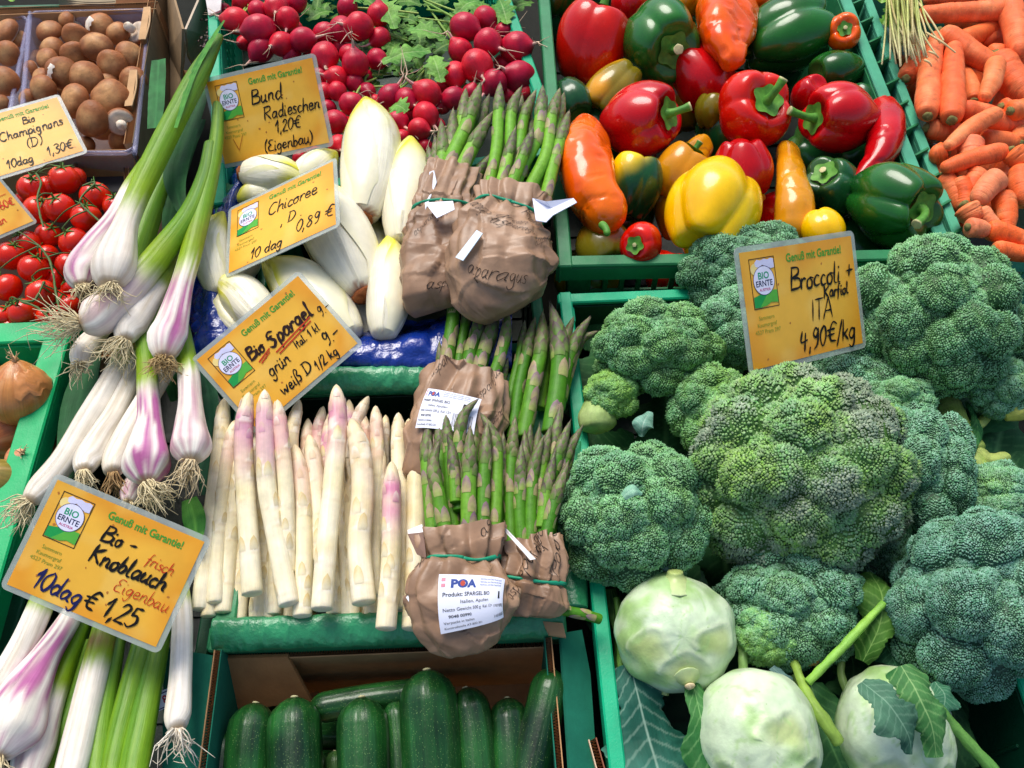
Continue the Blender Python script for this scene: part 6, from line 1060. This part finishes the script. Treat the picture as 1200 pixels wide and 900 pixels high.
# ================================================================ broccoli
def broccoli(label, x, y, r, z, ax=(0, -.1, 1), asp=(1, 1, .8), seed=0, tone=0., purple=0., yellow=.1, nl=15, nb=5200, budr=.00088, stalk=True, h1=.22):
    """crown of florets with thousands of buds; asp: width, height, depth factors in the crown's own frame"""
    rs = np.random.default_rng(seed + 100); c = S(x, y, z); R = r * sc(c); a = vd(*ax); s1 = nrm(RT - a * (RT @ a)); s2 = np.cross(a, s1); t = thing('broccoli', label, 'broccoli', c - a * R * .8, 'broccoli heads in the teal crate')
    def fib(n, j=0.): i = np.arange(n) + .5; ph = np.arccos(1 - 2 * i / n); th = math.pi * (1 + 5 ** .5) * i + j; return nrm(np.stack([np.cos(th) * np.sin(ph), np.sin(th) * np.sin(ph), np.cos(ph)], -1) + rs.normal(0, .25 / math.sqrt(n) * 2, (n, 3)))
    L1 = fib(nl * 2); L2 = fib(nl * 14, 1.); a1 = 1.9 / math.sqrt(nl * 2) * 1.02; a2 = 1.9 / math.sqrt(nl * 14) * 1.05; k1 = rs.uniform(.7, 1.25, len(L1)); tn = rs.uniform(0, 1, len(L1)); y1 = rs.uniform(0, 1, len(L2))
    def surf(u):
        d = u @ L1.T; i1 = d.argmax(1); d1 = np.arccos(np.clip(d[np.arange(len(u)), i1], -1, 1)); e = u @ L2.T; i2 = e.argmax(1); d2 = np.arccos(np.clip(e[np.arange(len(u)), i2], -1, 1))
        q1 = np.sqrt(np.clip(1 - (d1 / a1) ** 2, 0, 1)); q2 = np.sqrt(np.clip(1 - (d2 / a2) ** 2, 0, 1)); rad = (1 - h1) + h1 * q1 * k1[i1] + .055 * q2
        z_ = u[:, 2]; under = np.clip(-z_ - .1, 0, 1); rad = rad * (1 - .35 * under)
        p = (s1 * (u[:, :1] * asp[0]) + s2 * (u[:, 1:2] * asp[1]) + a * (u[:, 2:] * asp[2])) * (rad * R)[:, None] + c; return p, q1, q2, i1, i2
    nb = int(nb * 1.75); N, K = 90, 140; v, ph = np.meshgrid(np.linspace(.001, math.pi - .001, N), np.linspace(0, 2 * math.pi, K, endpoint=False), indexing='ij'); u = np.stack([np.cos(ph) * np.sin(v), np.sin(ph) * np.sin(v), np.cos(v)], -1).reshape(-1, 3)
    P, q1, q2, i1, i2 = surf(u); P = c + (P - c) * .985; base = mix(hx('#35602c'), hx('#264a38'), tone); b = B(); b.add(P, grid(N, K, True), None, mix(base, hx('#6f9a3c'), .5 * yellow)); b.build('crown', M['bud'], t)
    # buds
    i = np.arange(nb * 2) + .5; phi = np.arccos(1 - 2 * i / (nb * 2)); th = math.pi * (1 + 5 ** .5) * i; u = nrm(np.stack([np.cos(th) * np.sin(phi), np.sin(th) * np.sin(phi), np.cos(phi)], -1) + rs.normal(0, .35 / math.sqrt(nb), (nb * 2, 3))); u = u[u[:, 2] > -.45]
    P, q1, q2, i1, i2 = surf(u); n = len(P); nd = nrm(P - c)
    lod = nrm((s1 * L1[:, :1] + s2 * L1[:, 1:2] + a * L1[:, 2:])); lod2 = nrm((s1 * L2[:, :1] + s2 * L2[:, 1:2] + a * L2[:, 2:])); U = nrm(s1 * u[:, :1] + s2 * u[:, 1:2] + a * u[:, 2:])
    nd = nrm(nd + (U - lod[i1]) * 1.6 + (U - lod2[i2]) * 3.0)
    keep = (nd @ (-FW)) > -.55; P = P[keep]; nd = nd[keep]; q1 = q1[keep]; q2 = q2[keep]; i1 = i1[keep]; i2 = i2[keep]; n = len(P)
    s_ = budr * rs.uniform(.7, 1.45, n) * (.75 + .4 * q2); Hh = rs.uniform(.8, 2.0, n) * s_ * (1 + .5 * yellow); tv = nrm(np.cross(nd, rs.normal(0, 1, (n, 3)))); bv = np.cross(nd, tv); nd = nrm(nd + rs.normal(0, .22, (n, 3)))
    offs = []
    for kk in range(5): an = 2 * math.pi * kk / 5; offs.append(P + (tv * math.cos(an) + bv * math.sin(an)) * s_[:, None] + nd * (Hh * .15)[:, None])
    V = np.stack(offs + [P + nd * Hh[:, None]], 1); idx = np.arange(n)[:, None, None] * 6; T = np.array([(k, (k + 1) % 5, 5) for k in range(5)])[None] + idx
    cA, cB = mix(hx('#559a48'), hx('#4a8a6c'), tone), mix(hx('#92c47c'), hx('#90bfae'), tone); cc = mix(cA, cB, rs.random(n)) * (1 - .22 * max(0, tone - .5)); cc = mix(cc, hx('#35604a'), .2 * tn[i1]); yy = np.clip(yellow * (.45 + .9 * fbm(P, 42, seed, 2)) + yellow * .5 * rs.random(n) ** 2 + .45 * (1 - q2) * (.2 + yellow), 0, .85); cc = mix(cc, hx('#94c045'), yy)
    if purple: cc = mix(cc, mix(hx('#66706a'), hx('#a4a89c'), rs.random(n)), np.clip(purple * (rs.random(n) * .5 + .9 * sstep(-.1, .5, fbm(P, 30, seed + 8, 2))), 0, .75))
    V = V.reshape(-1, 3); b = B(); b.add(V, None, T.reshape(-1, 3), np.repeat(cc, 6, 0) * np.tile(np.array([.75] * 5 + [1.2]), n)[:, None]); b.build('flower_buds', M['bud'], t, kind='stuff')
    if stalk:
        b = B(); e = c - a * R * .35; sweep(b, [e, e - a * R * .6, e - a * R * 1.15], [R * .45, R * .26, R * .24], 10, 14, lambda t_, p: 1 + .1 * np.cos(5 * p), hx('#8fae62'), cap=(0, .15)); b.build('stalk', M['stalk'], t)
    return t
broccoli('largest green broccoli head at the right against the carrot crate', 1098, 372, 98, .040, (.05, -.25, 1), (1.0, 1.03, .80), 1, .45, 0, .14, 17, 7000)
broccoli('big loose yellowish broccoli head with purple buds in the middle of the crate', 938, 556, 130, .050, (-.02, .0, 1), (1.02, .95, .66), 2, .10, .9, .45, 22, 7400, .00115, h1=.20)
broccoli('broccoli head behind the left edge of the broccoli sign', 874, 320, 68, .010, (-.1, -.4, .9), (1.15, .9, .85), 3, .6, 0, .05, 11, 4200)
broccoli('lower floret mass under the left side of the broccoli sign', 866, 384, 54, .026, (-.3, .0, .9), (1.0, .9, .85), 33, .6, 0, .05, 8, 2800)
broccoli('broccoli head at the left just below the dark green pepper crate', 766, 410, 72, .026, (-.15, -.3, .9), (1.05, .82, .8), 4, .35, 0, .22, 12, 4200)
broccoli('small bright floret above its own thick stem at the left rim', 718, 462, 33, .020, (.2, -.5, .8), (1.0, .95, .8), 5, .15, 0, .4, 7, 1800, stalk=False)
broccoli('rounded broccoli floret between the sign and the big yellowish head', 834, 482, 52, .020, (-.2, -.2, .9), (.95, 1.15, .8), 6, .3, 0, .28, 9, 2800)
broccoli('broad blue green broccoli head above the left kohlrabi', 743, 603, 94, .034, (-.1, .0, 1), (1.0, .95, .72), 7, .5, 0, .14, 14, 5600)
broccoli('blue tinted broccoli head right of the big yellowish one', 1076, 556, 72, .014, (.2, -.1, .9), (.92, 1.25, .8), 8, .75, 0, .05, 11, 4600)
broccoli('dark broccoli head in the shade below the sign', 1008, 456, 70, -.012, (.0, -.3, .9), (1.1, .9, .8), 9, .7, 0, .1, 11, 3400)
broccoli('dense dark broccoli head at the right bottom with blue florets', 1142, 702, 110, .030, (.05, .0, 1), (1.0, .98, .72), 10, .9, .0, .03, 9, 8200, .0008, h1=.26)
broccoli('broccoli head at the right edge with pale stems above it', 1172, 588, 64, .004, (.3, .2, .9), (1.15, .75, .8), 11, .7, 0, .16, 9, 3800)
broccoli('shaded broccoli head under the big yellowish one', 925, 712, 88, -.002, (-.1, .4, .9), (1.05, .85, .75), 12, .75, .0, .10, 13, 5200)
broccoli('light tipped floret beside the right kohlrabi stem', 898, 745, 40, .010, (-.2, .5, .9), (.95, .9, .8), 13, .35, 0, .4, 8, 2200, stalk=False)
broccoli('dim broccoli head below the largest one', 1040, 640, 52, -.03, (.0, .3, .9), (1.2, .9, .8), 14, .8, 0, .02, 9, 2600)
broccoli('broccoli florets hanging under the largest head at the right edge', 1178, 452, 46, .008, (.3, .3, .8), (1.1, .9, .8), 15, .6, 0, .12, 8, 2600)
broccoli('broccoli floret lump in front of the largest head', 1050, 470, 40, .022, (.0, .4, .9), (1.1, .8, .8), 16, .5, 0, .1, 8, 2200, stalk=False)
# thick pale stems
fl = [(700, 530), (790, 640), (700, 640), (820, 430), (960, 640), (1130, 480), (690, 450), (780, 500), (1010, 500), (1110, 620), (850, 650), (1170, 520), (1000, 700), (720, 400), (1185, 540)]
FLB = 'at the top of the teal rim|under the light tipped floret|beside the first kohlrabi stalk|left of the broccoli sign|below the largest broccoli|at the far right gap|next to the cut stalk|below the small bright floret|right of the big yellowish head|above the bottom right head|under the big yellowish head|at the right edge gap|above the small kohlrabi|behind the left upper head|behind the right edge head'.split('|')
for i, (x, y) in enumerate(fl):
    a = random.uniform(0, 6.28); z = -.045; p0 = S(x - 45 * math.cos(a), y - 45 * math.sin(a), z); p1 = S(x, y, z + .01); p2 = S(x + 45 * math.cos(a), y + 45 * math.sin(a), z)
    b = B(); leafblade(b, [p0, p1, p2], [.012, .036, .010], hx('#1c4424'), hx('#33683a'), 40, 19, .2, .3, 2, hx('#5f8f55'), i, .2); b.build('broccoli_leaf', M['waxleaf'], label='dark broccoli leaf low ' + FLB[i], cat='leaf', group='dark leaves under the broccoli')
def stem(name, label, pts, rad, ca='#9ab868', cb='#6f9a48', cat='stem', m='stalk', flat=1., seed=0, cap=(.3, .3), parent=None):
    P = [S(*q) for q in pts]; k = sc(P[0]); b = B(); sweep(b, P, np.array(rad) * k, 26, 16, lambda t_, p: 1 + .06 * np.cos(4 * p + seed), lambda t_, p, V: mix(hx(ca), hx(cb), .5 + .7 * vn(V, 60, seed)), cap=cap, flat=flat, disp=lambda V, t_, p: .0008 * vn(V, 150, seed)); return b.build(name, M[m], parent, label=label, cat=cat)
stem('cut_stalk', 'thick pale green cut broccoli stem at the left rim under the small floret', [(700, 506, .012), (700, 492, .014), (706, 472, .016), (722, 450, .012)], [17, 22, 17, 12], '#a8bd78', '#8fae5a')
tq = thing('cut_stalk', 'branching yellowish broccoli stem in the gap at the right', 'stem', S(1140, 520, -.02))
for i, (pts, r) in enumerate([([(1108, 470, -.02), (1118, 505, -.01), (1140, 535, -.008)], [16, 20, 17]), ([(1140, 530, -.006), (1158, 540, -.004), (1180, 536, -.01)], [12, 9, 7]), ([(1138, 530, -.006), (1152, 552, -.004), (1168, 566, -.008)], [12, 9, 7]), ([(1128, 500, -.01), (1150, 495, -.012), (1166, 470, -.016)], [8, 6, 6])]): stem('branch', None, pts, r, '#b5c46a', '#8fa84a', None, seed=i, parent=tq)
stem('cut_stalk', 'bright yellow green stem at the right edge below the largest head', [(1174, 486, .0), (1192, 480, .004), (1215, 476, .0)], [8, 12, 12], '#d8d86a', '#c9c24a')

# ================================================================ kohlrabi
def kohlrabi(label, x, y, r, z, asp, scar, seed, stubs=(), ax=(0, -.2, 1)):
    c = S(x, y, z); R = r * sc(c); a = vd(*ax); t = thing('kohlrabi', label, 'kohlrabi', c - (0, 0, R * .8), 'kohlrabi bulbs in the teal crate'); b = B(); s1 = nrm(RT - a * (RT @ a)); s2 = np.cross(a, s1)
    N, K = 60, 84; v, p = np.meshgrid(np.linspace(.001, math.pi - .001, N), np.linspace(0, 2 * math.pi, K, endpoint=False), indexing='ij'); u = np.stack([np.cos(p) * np.sin(v), np.sin(p) * np.sin(v), np.cos(v)], -1)
    P = c + (s1 * u[..., :1] * asp[0] + s2 * u[..., 1:2] * asp[1] + a * u[..., 2:] * asp[2]) * R * (1 + .045 * fbm(u, 1.6, seed, 2) + .012 * np.cos(9 * p + 2 * v) * np.sin(v) + .010 * fbm(u, 6, seed + 2, 2))[..., None]; col = mix(hx('#c6d8b4'), hx('#98bb74'), sstep(-.1, .7, fbm(u, 1.8, seed + 3, 3)))
    col = mix(col, hx('#d3e2c8'), .6 * sstep(.1, .7, fbm(u, 1.3, seed + 7, 2)))
    for j, (sx_, sy_) in enumerate(scar):
        d = nrm(np.array((sx_, -sy_, math.sqrt(max(.05, 1 - sx_ ** 2 - sy_ ** 2))))); q = u - d; e = np.sqrt((q[..., 0] / 1.5) ** 2 + q[..., 1] ** 2 + q[..., 2] ** 2) * (1 + .15 * np.sin(3 * np.arctan2(q[..., 1], q[..., 0]) + j)); P = P + nrm(P - c) * (R * (.028 * np.exp(-((e - .30) / .045) ** 2) * (q[..., 1] > -.1) - .03 * np.exp(-(e / .25) ** 2)))[..., None]; col = mix(col, hx('#b5c47a'), .8 * np.exp(-(e / .24) ** 4)); col = mix(col, hx('#dbe6bf'), .5 * np.exp(-((e - .30) / .03) ** 2) * (q[..., 1] > -.1))
    vein = np.abs(vn(u * np.array((1, .45, 1)), 4.2, seed + 11)) < .045; col = mix(col, hx('#a3c77e'), .55 * vein); b.add(P, grid(N, K, True), None, col, np.stack([v * .05, p * .05], -1)); b.build('bulb', M['kohl'], t)
    for (dx, dy, dt, L, rr, ex) in stubs:
        d = vd(dx, dy, dt); e = c + d * R * .93 * ex; b = B(); sweep(b, [e - d * R * .1, e + d * R * L * .4, e + d * R * L], [R * rr * 3.2, R * rr * 1.3, R * rr], 12, 14, lambda t_, p: 1 + .05 * np.cos(3 * p), lambda t_, p, V: mix(hx('#bccf96'), hx('#a5b56a'), t_), cap=(0, .25)); b.build('leaf_stub', M['kohl'], t)
    return t, c, R
kt, kc, kR = kohlrabi('round pale kohlrabi with ringed leaf scar left below the broccoli', 790, 741, 69, .012, (1.02, .97, .85), [(.05, .55), (-.55, .2), (.6, .1)], 1, [(0, -1, .1, .20, .13, .95), (.10, .62, .8, .06, .075, 1.02), (-.2, 1, .25, .18, .06, .92)])
b = B(); a = vd(.10, .62, .8); blob(b, kc + a * kR * 1.03, a, kR * .075, .5, 8, 14, .2, 300, lambda v, p, V: mix(hx('#a8926a'), hx('#d8c8a0'), .5 + .5 * vn(V, 900, 2)), 2); b.build('cut_stub', M['root'], kt)
kohlrabi('largest whitish green kohlrabi at the bottom centre', 887, 862, 75, .014, (.98, 1.02, .85), [(-.6, .55), (.3, -.2), (.5, .5)], 2, [(-.6, .8, .4, .12, .1, .95), (-.1, -1, .2, .02, .05, .9)])
kohlrabi('yellowish kohlrabi covered by two leaves at the bottom right', 1048, 858, 68, .0, (.98, 1.12, .85), [(.5, .6), (-.4, .5), (-.2, -.4)], 3, [(.2, .9, .5, .35, .12, .9), (-.2, .95, .5, .25, .08, .9)])

# ---------------------------------------------------------------- leaves and stalks round the kohlrabi
LV = [
 ('blue green kohlrabi leaf with white veins left of the big kohlrabi', [(738, 778, .0), (752, 830, .004), (770, 900, .0), (780, 960, -.01)], [14, 36, 44, 30], '#1f5a4a', '#3c7a68', '#a9c9b4'),
 ('wavy green leaf standing between the two large kohlrabi', [(812, 800, .02), (822, 845, .024), (836, 900, .02), (850, 950, .01)], [8, 18, 26, 20], '#2c6a34', '#4f8f4a', '#8fbf7a'),
 ('dark narrow leaf along the teal crate wall', [(716, 690, -.01), (730, 760, -.02), (728, 850, -.02), (738, 930, -.03)], [6, 12, 12, 8], '#274f22', '#4a7a30', '#6a943f'),
 ('dark leaf behind the first kohlrabi at the crate wall', [(730, 670, -.03), (726, 720, -.03), (740, 780, -.04)], [14, 30, 20], '#1d4a2a', '#2c6038', '#4f8050'),
 ('olive green leaf with bright midrib standing above the small kohlrabi', [(1012, 775, .02), (1030, 735, .028), (1034, 700, .03), (1020, 668, .02)], [7, 22, 28, 12], '#3a6a26', '#5f8f3a', '#9cc46a'),
 ('dark curled leaf next to the olive one', [(1020, 745, .0), (1040, 760, .0), (1056, 790, .01)], [8, 17, 8], '#1d4a30', '#356f4a', '#5f9a70'),
 ('slate green leaf lying over the left half of the small kohlrabi', [(1010, 800, .066), (1040, 825, .074), (1064, 860, .068), (1070, 885, .06)], [7, 26, 20, 4], '#335f4c', '#5a8a6c', '#8fb598'),
 ('large ribbed leaf hanging down over the small kohlrabi', [(1056, 780, .06), (1076, 815, .066), (1092, 850, .062), (1098, 888, .05)], [14, 28, 20, 8], '#2f6a38', '#5f9a55', '#a9cf88'),
 ('small rounded leaf at the right of the small kohlrabi', [(1096, 798, .03), (1108, 815, .034), (1104, 838, .03)], [8, 17, 10], '#3f7a5a', '#5f9a78', '#9cc4a4'),
 ('broad dark leaf below the right kohlrabi stalks', [(950, 800, -.01), (968, 860, -.008), (1000, 930, -.01)], [16, 38, 44], '#24502a', '#35683a', '#5f8f52'),
 ('dark green leaf in the gap behind the stalks', [(985, 740, -.03), (1000, 780, -.03), (990, 820, -.03)], [16, 32, 20], '#1c4424', '#2c5a30', '#4f7a48'),
 ('dark leaf at the bottom right beside the green crate wall', [(1110, 800, -.02), (1120, 850, -.02), (1110, 920, -.02)], [14, 28, 22], '#1c3f22', '#2c5630', '#4a7040'),
 ('small pale leaf between the left broccoli heads', [(752, 512, .03), (754, 496, .038), (762, 482, .03)], [3, 13, 4], '#6fa890', '#93c2ae', '#cfe4d4'),
 ('tiny pale leaf lying on the broad blue green broccoli head', [(730, 582, .100), (741, 574, .103), (753, 578, .100)], [5, 8, 2], '#7fbf9a', '#a4d4b4', '#cfe8d4'),
 ('tiny grey leaf just above the first kohlrabi', [(770, 665, .03), (782, 662, .034), (794, 668, .03)], [4, 8, 4], '#5a7a6c', '#7a9a8a', '#a9c4b0'),
 ('curled leaf edge beside the big yellowish broccoli head', [(1010, 458, .06), (1022, 462, .062), (1032, 472, .05)], [4, 7, 4], '#5f8a68', '#8fb08a', '#b9d4b0'),
 ('dark leaf between the yellowish broccoli stems', [(1134, 470, .0), (1146, 500, .006), (1142, 530, .006)], [2, 6, 2], '#1f5a30', '#3a7a3c', '#6aa860'),
 ('grey blue leaf end next to the light tipped floret', [(905, 782, .02), (920, 796, .024), (934, 812, .02)], [4, 8, 4], '#3f5f5a', '#5f807a', '#8aa8a0')]
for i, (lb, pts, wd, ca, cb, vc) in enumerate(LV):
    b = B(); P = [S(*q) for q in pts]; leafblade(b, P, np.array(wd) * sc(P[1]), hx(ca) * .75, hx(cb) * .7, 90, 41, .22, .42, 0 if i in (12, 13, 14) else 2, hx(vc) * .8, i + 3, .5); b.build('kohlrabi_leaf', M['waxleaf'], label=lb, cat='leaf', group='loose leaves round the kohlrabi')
stem('leaf_stalk', 'bright green stalk of the olive leaf crossing the gap', [(946, 800, .022), (966, 780, .028), (1000, 745, .034), (1036, 706, .036)], [4.5, 5, 5.5, 4], '#8fc04a', '#6fa83c', 'leaf stalk')
stem('leaf_stalk', 'light green stalk slanting down to the small kohlrabi', [(930, 775, .010), (944, 810, .020), (966, 845, .024), (984, 872, .018)], [5, 5.5, 7, 7], '#8fb04a', '#7a9a40', 'leaf stalk')
stem('leaf_stalk', 'green stalk leaving the small kohlrabi toward the bottom right corner', [(1100, 832, .03), (1124, 858, .02), (1168, 908, .01)], [7, 6.5, 7], '#6fa04a', '#5a8f40', 'leaf stalk')
stem('leaf_stalk', 'thin green stalk between the kohlrabi and the shaded broccoli', [(868, 740, .0), (870, 768, .006), (872, 800, .0)], [4, 5, 5], '#8fb46a', '#6f9a50', 'leaf stalk')
stem('leaf_stalk', 'pale stalk tucked beside the largest kohlrabi', [(930, 790, -.01), (944, 815, -.008), (948, 850, -.01)], [5, 5, 5], '#9ab86a', '#7f9f55', 'leaf stalk')
stem('leaf_stalk', 'thin brownish stalk in the dark gap above the small kohlrabi', [(990, 745, -.01), (986, 790, -.004), (1000, 830, .0)], [4, 4, 4], '#6f8a48', '#5f7a40', 'leaf stalk')
stem('leaf_stalk', 'green stem running along the inner teal wall', [(722, 700, -.005), (728, 780, -.01), (732, 920, -.02)], [3, 4, 5], '#5f8f3a', '#4f7a30', 'leaf stalk')
b = B(); blob(b, S(946, 766, .004), vd(0, 0, 1), .010, .8, 14, 18, .25, 120, lambda v, p, V: mix(hx('#8a6f3a'), hx('#a8894f'), .5 + .5 * vn(V, 200, 1)), 3); b.build('withered_leaf_end', M['root'], label='withered brown leaf end in the dark gap under the broccoli', cat='leaf')
tc_ = thing('price_sign', 'narrow edge of another yellow sign behind the left broccoli', 'price sign', S(706, 420, -.02), 'yellow laminated price signs')
b = B(); box(b, S(710, 416, -.01), (.010, .002, 0), (0, .001, 0), (.001, -.004, .024), hx('#e39a2e')); b.build('card', M['card'], tc_, smooth=False)
b = B(); box(b, S(701, 416, -.008), (.0016, .0, 0), (0, .0012, 0), (.001, -.004, .026), hx('#8a8f88')); b.build('laminate', M['card'], tc_, smooth=False)

# ================================================================ courgettes
def courgette(label, pts, r, seed=0, light=0.):
    P = np.array([S(*q) for q in pts]); R = r * sc(P[0]); C = cr(P, 9); t = thing('courgette', label, 'courgette', P[0] - (0, 0, R), 'courgettes in the cardboard box'); b = B()
    sweep(b, C, R * np.interp(np.linspace(0, 1, 9), [0, .1, .4, 1], [.92, 1.0, 1.03, .96]), 40, 36, lambda t_, p: 1 + .018 * np.cos(10 * p) + .012 * np.cos(5 * p + seed), lambda t_, p, V: mix(mix(hx('#092610'), hx('#236026'), .35 + .12 * np.cos(10 * p + 1) + .5 * vn(V, 40, seed)), hx('#6a9a50'), light), cap=(1.15, .6)); b.build('fruit', M['courg'], t)
    b = B(); a = nrm(C[0] - C[1]); blob(b, C[0] + a * R * .01, a, R * .16, .4, 8, 14, .1, 300, hx('#b9b48a'), 1); b.build('blossom_scar', M['root'], t)
courgette('largest glossy courgette in the centre of the cardboard box', [(500, 785, -.006), (503, 830, -.010), (507, 900, -.016), (508, 980, -.02)], 33, 1)
courgette('courgette with a scratched skin second from the left', [(345, 817, -.016), (345, 860, -.018), (348, 960, -.02)], 30, 2)
courgette('short rounded courgette left of the largest one', [(424, 817, -.016), (425, 860, -.018), (428, 960, -.02)], 29, 3)
courgette('slim courgette just right of the largest one', [(545, 806, -.018), (554, 850, -.02), (564, 960, -.022)], 23, 4)
courgette('courgette standing second from the right', [(594, 818, -.024), (597, 860, -.024), (600, 960, -.026)], 23, 5)
courgette('rightmost courgette leaning against the box wall', [(648, 784, -.012), (638, 830, -.014), (622, 900, -.018), (610, 960, -.02)], 22, 6)
courgette('dull dark courgette at the left with fuzzy grey shine', [(300, 824, -.026), (294, 870, -.026), (288, 960, -.03)], 27, 7)
courgette('courgette lying level behind the upright ones', [(362, 832, -.034), (430, 820, -.034), (500, 810, -.038)], 17, 8)
courgette('narrow courgette in the shade between two larger ones', [(462, 822, -.03), (466, 870, -.03), (470, 960, -.03)], 15, 9)
courgette('courgette mostly hidden in the left shade of the box', [(262, 855, -.045), (258, 900, -.045), (256, 960, -.045)], 24, 10)
courgette('small light green courgette deep in the middle gap', [(392, 880, -.05), (392, 930, -.05)], 12, 11, .3)
courgette('courgette lying across the bottom layer nearer the far box wall', [(300, 850, -.085), (420, 850, -.085), (560, 850, -.085)], 26, 12)
courgette('courgette lying across the bottom layer nearer the viewer', [(300, 910, -.085), (420, 910, -.085), (600, 910, -.085)], 28, 13)
# greens at the very top left
tg = thing('lettuce', 'green salad leaves in a crate beyond the mushrooms', 'lettuce', S(30, -10, -.02))
for i in range(12):
    b = B(); x = random.uniform(-5, 66); p = S(x, random.uniform(-16, 2), .0); leafblade(b, [p, p + np.array((.012, .004, .006)), p + np.array((.024, -.004, .002))], [.003, .009, .003], hx('#4f8f2a'), hx('#9ac84a'), 12, 7, .4, .5, 3, None, i); b.build('leaf', M['leaf'], tg)
b = B(); plank(b, S(-20, 8, .0), S(70, 6, 0), -.05, .0, .006, hx('#155a3a'), .001); b.build('vegetable_crate', M['crate'], label='strip of a dark green crate under the salad leaves', cat='crate', smooth=False)
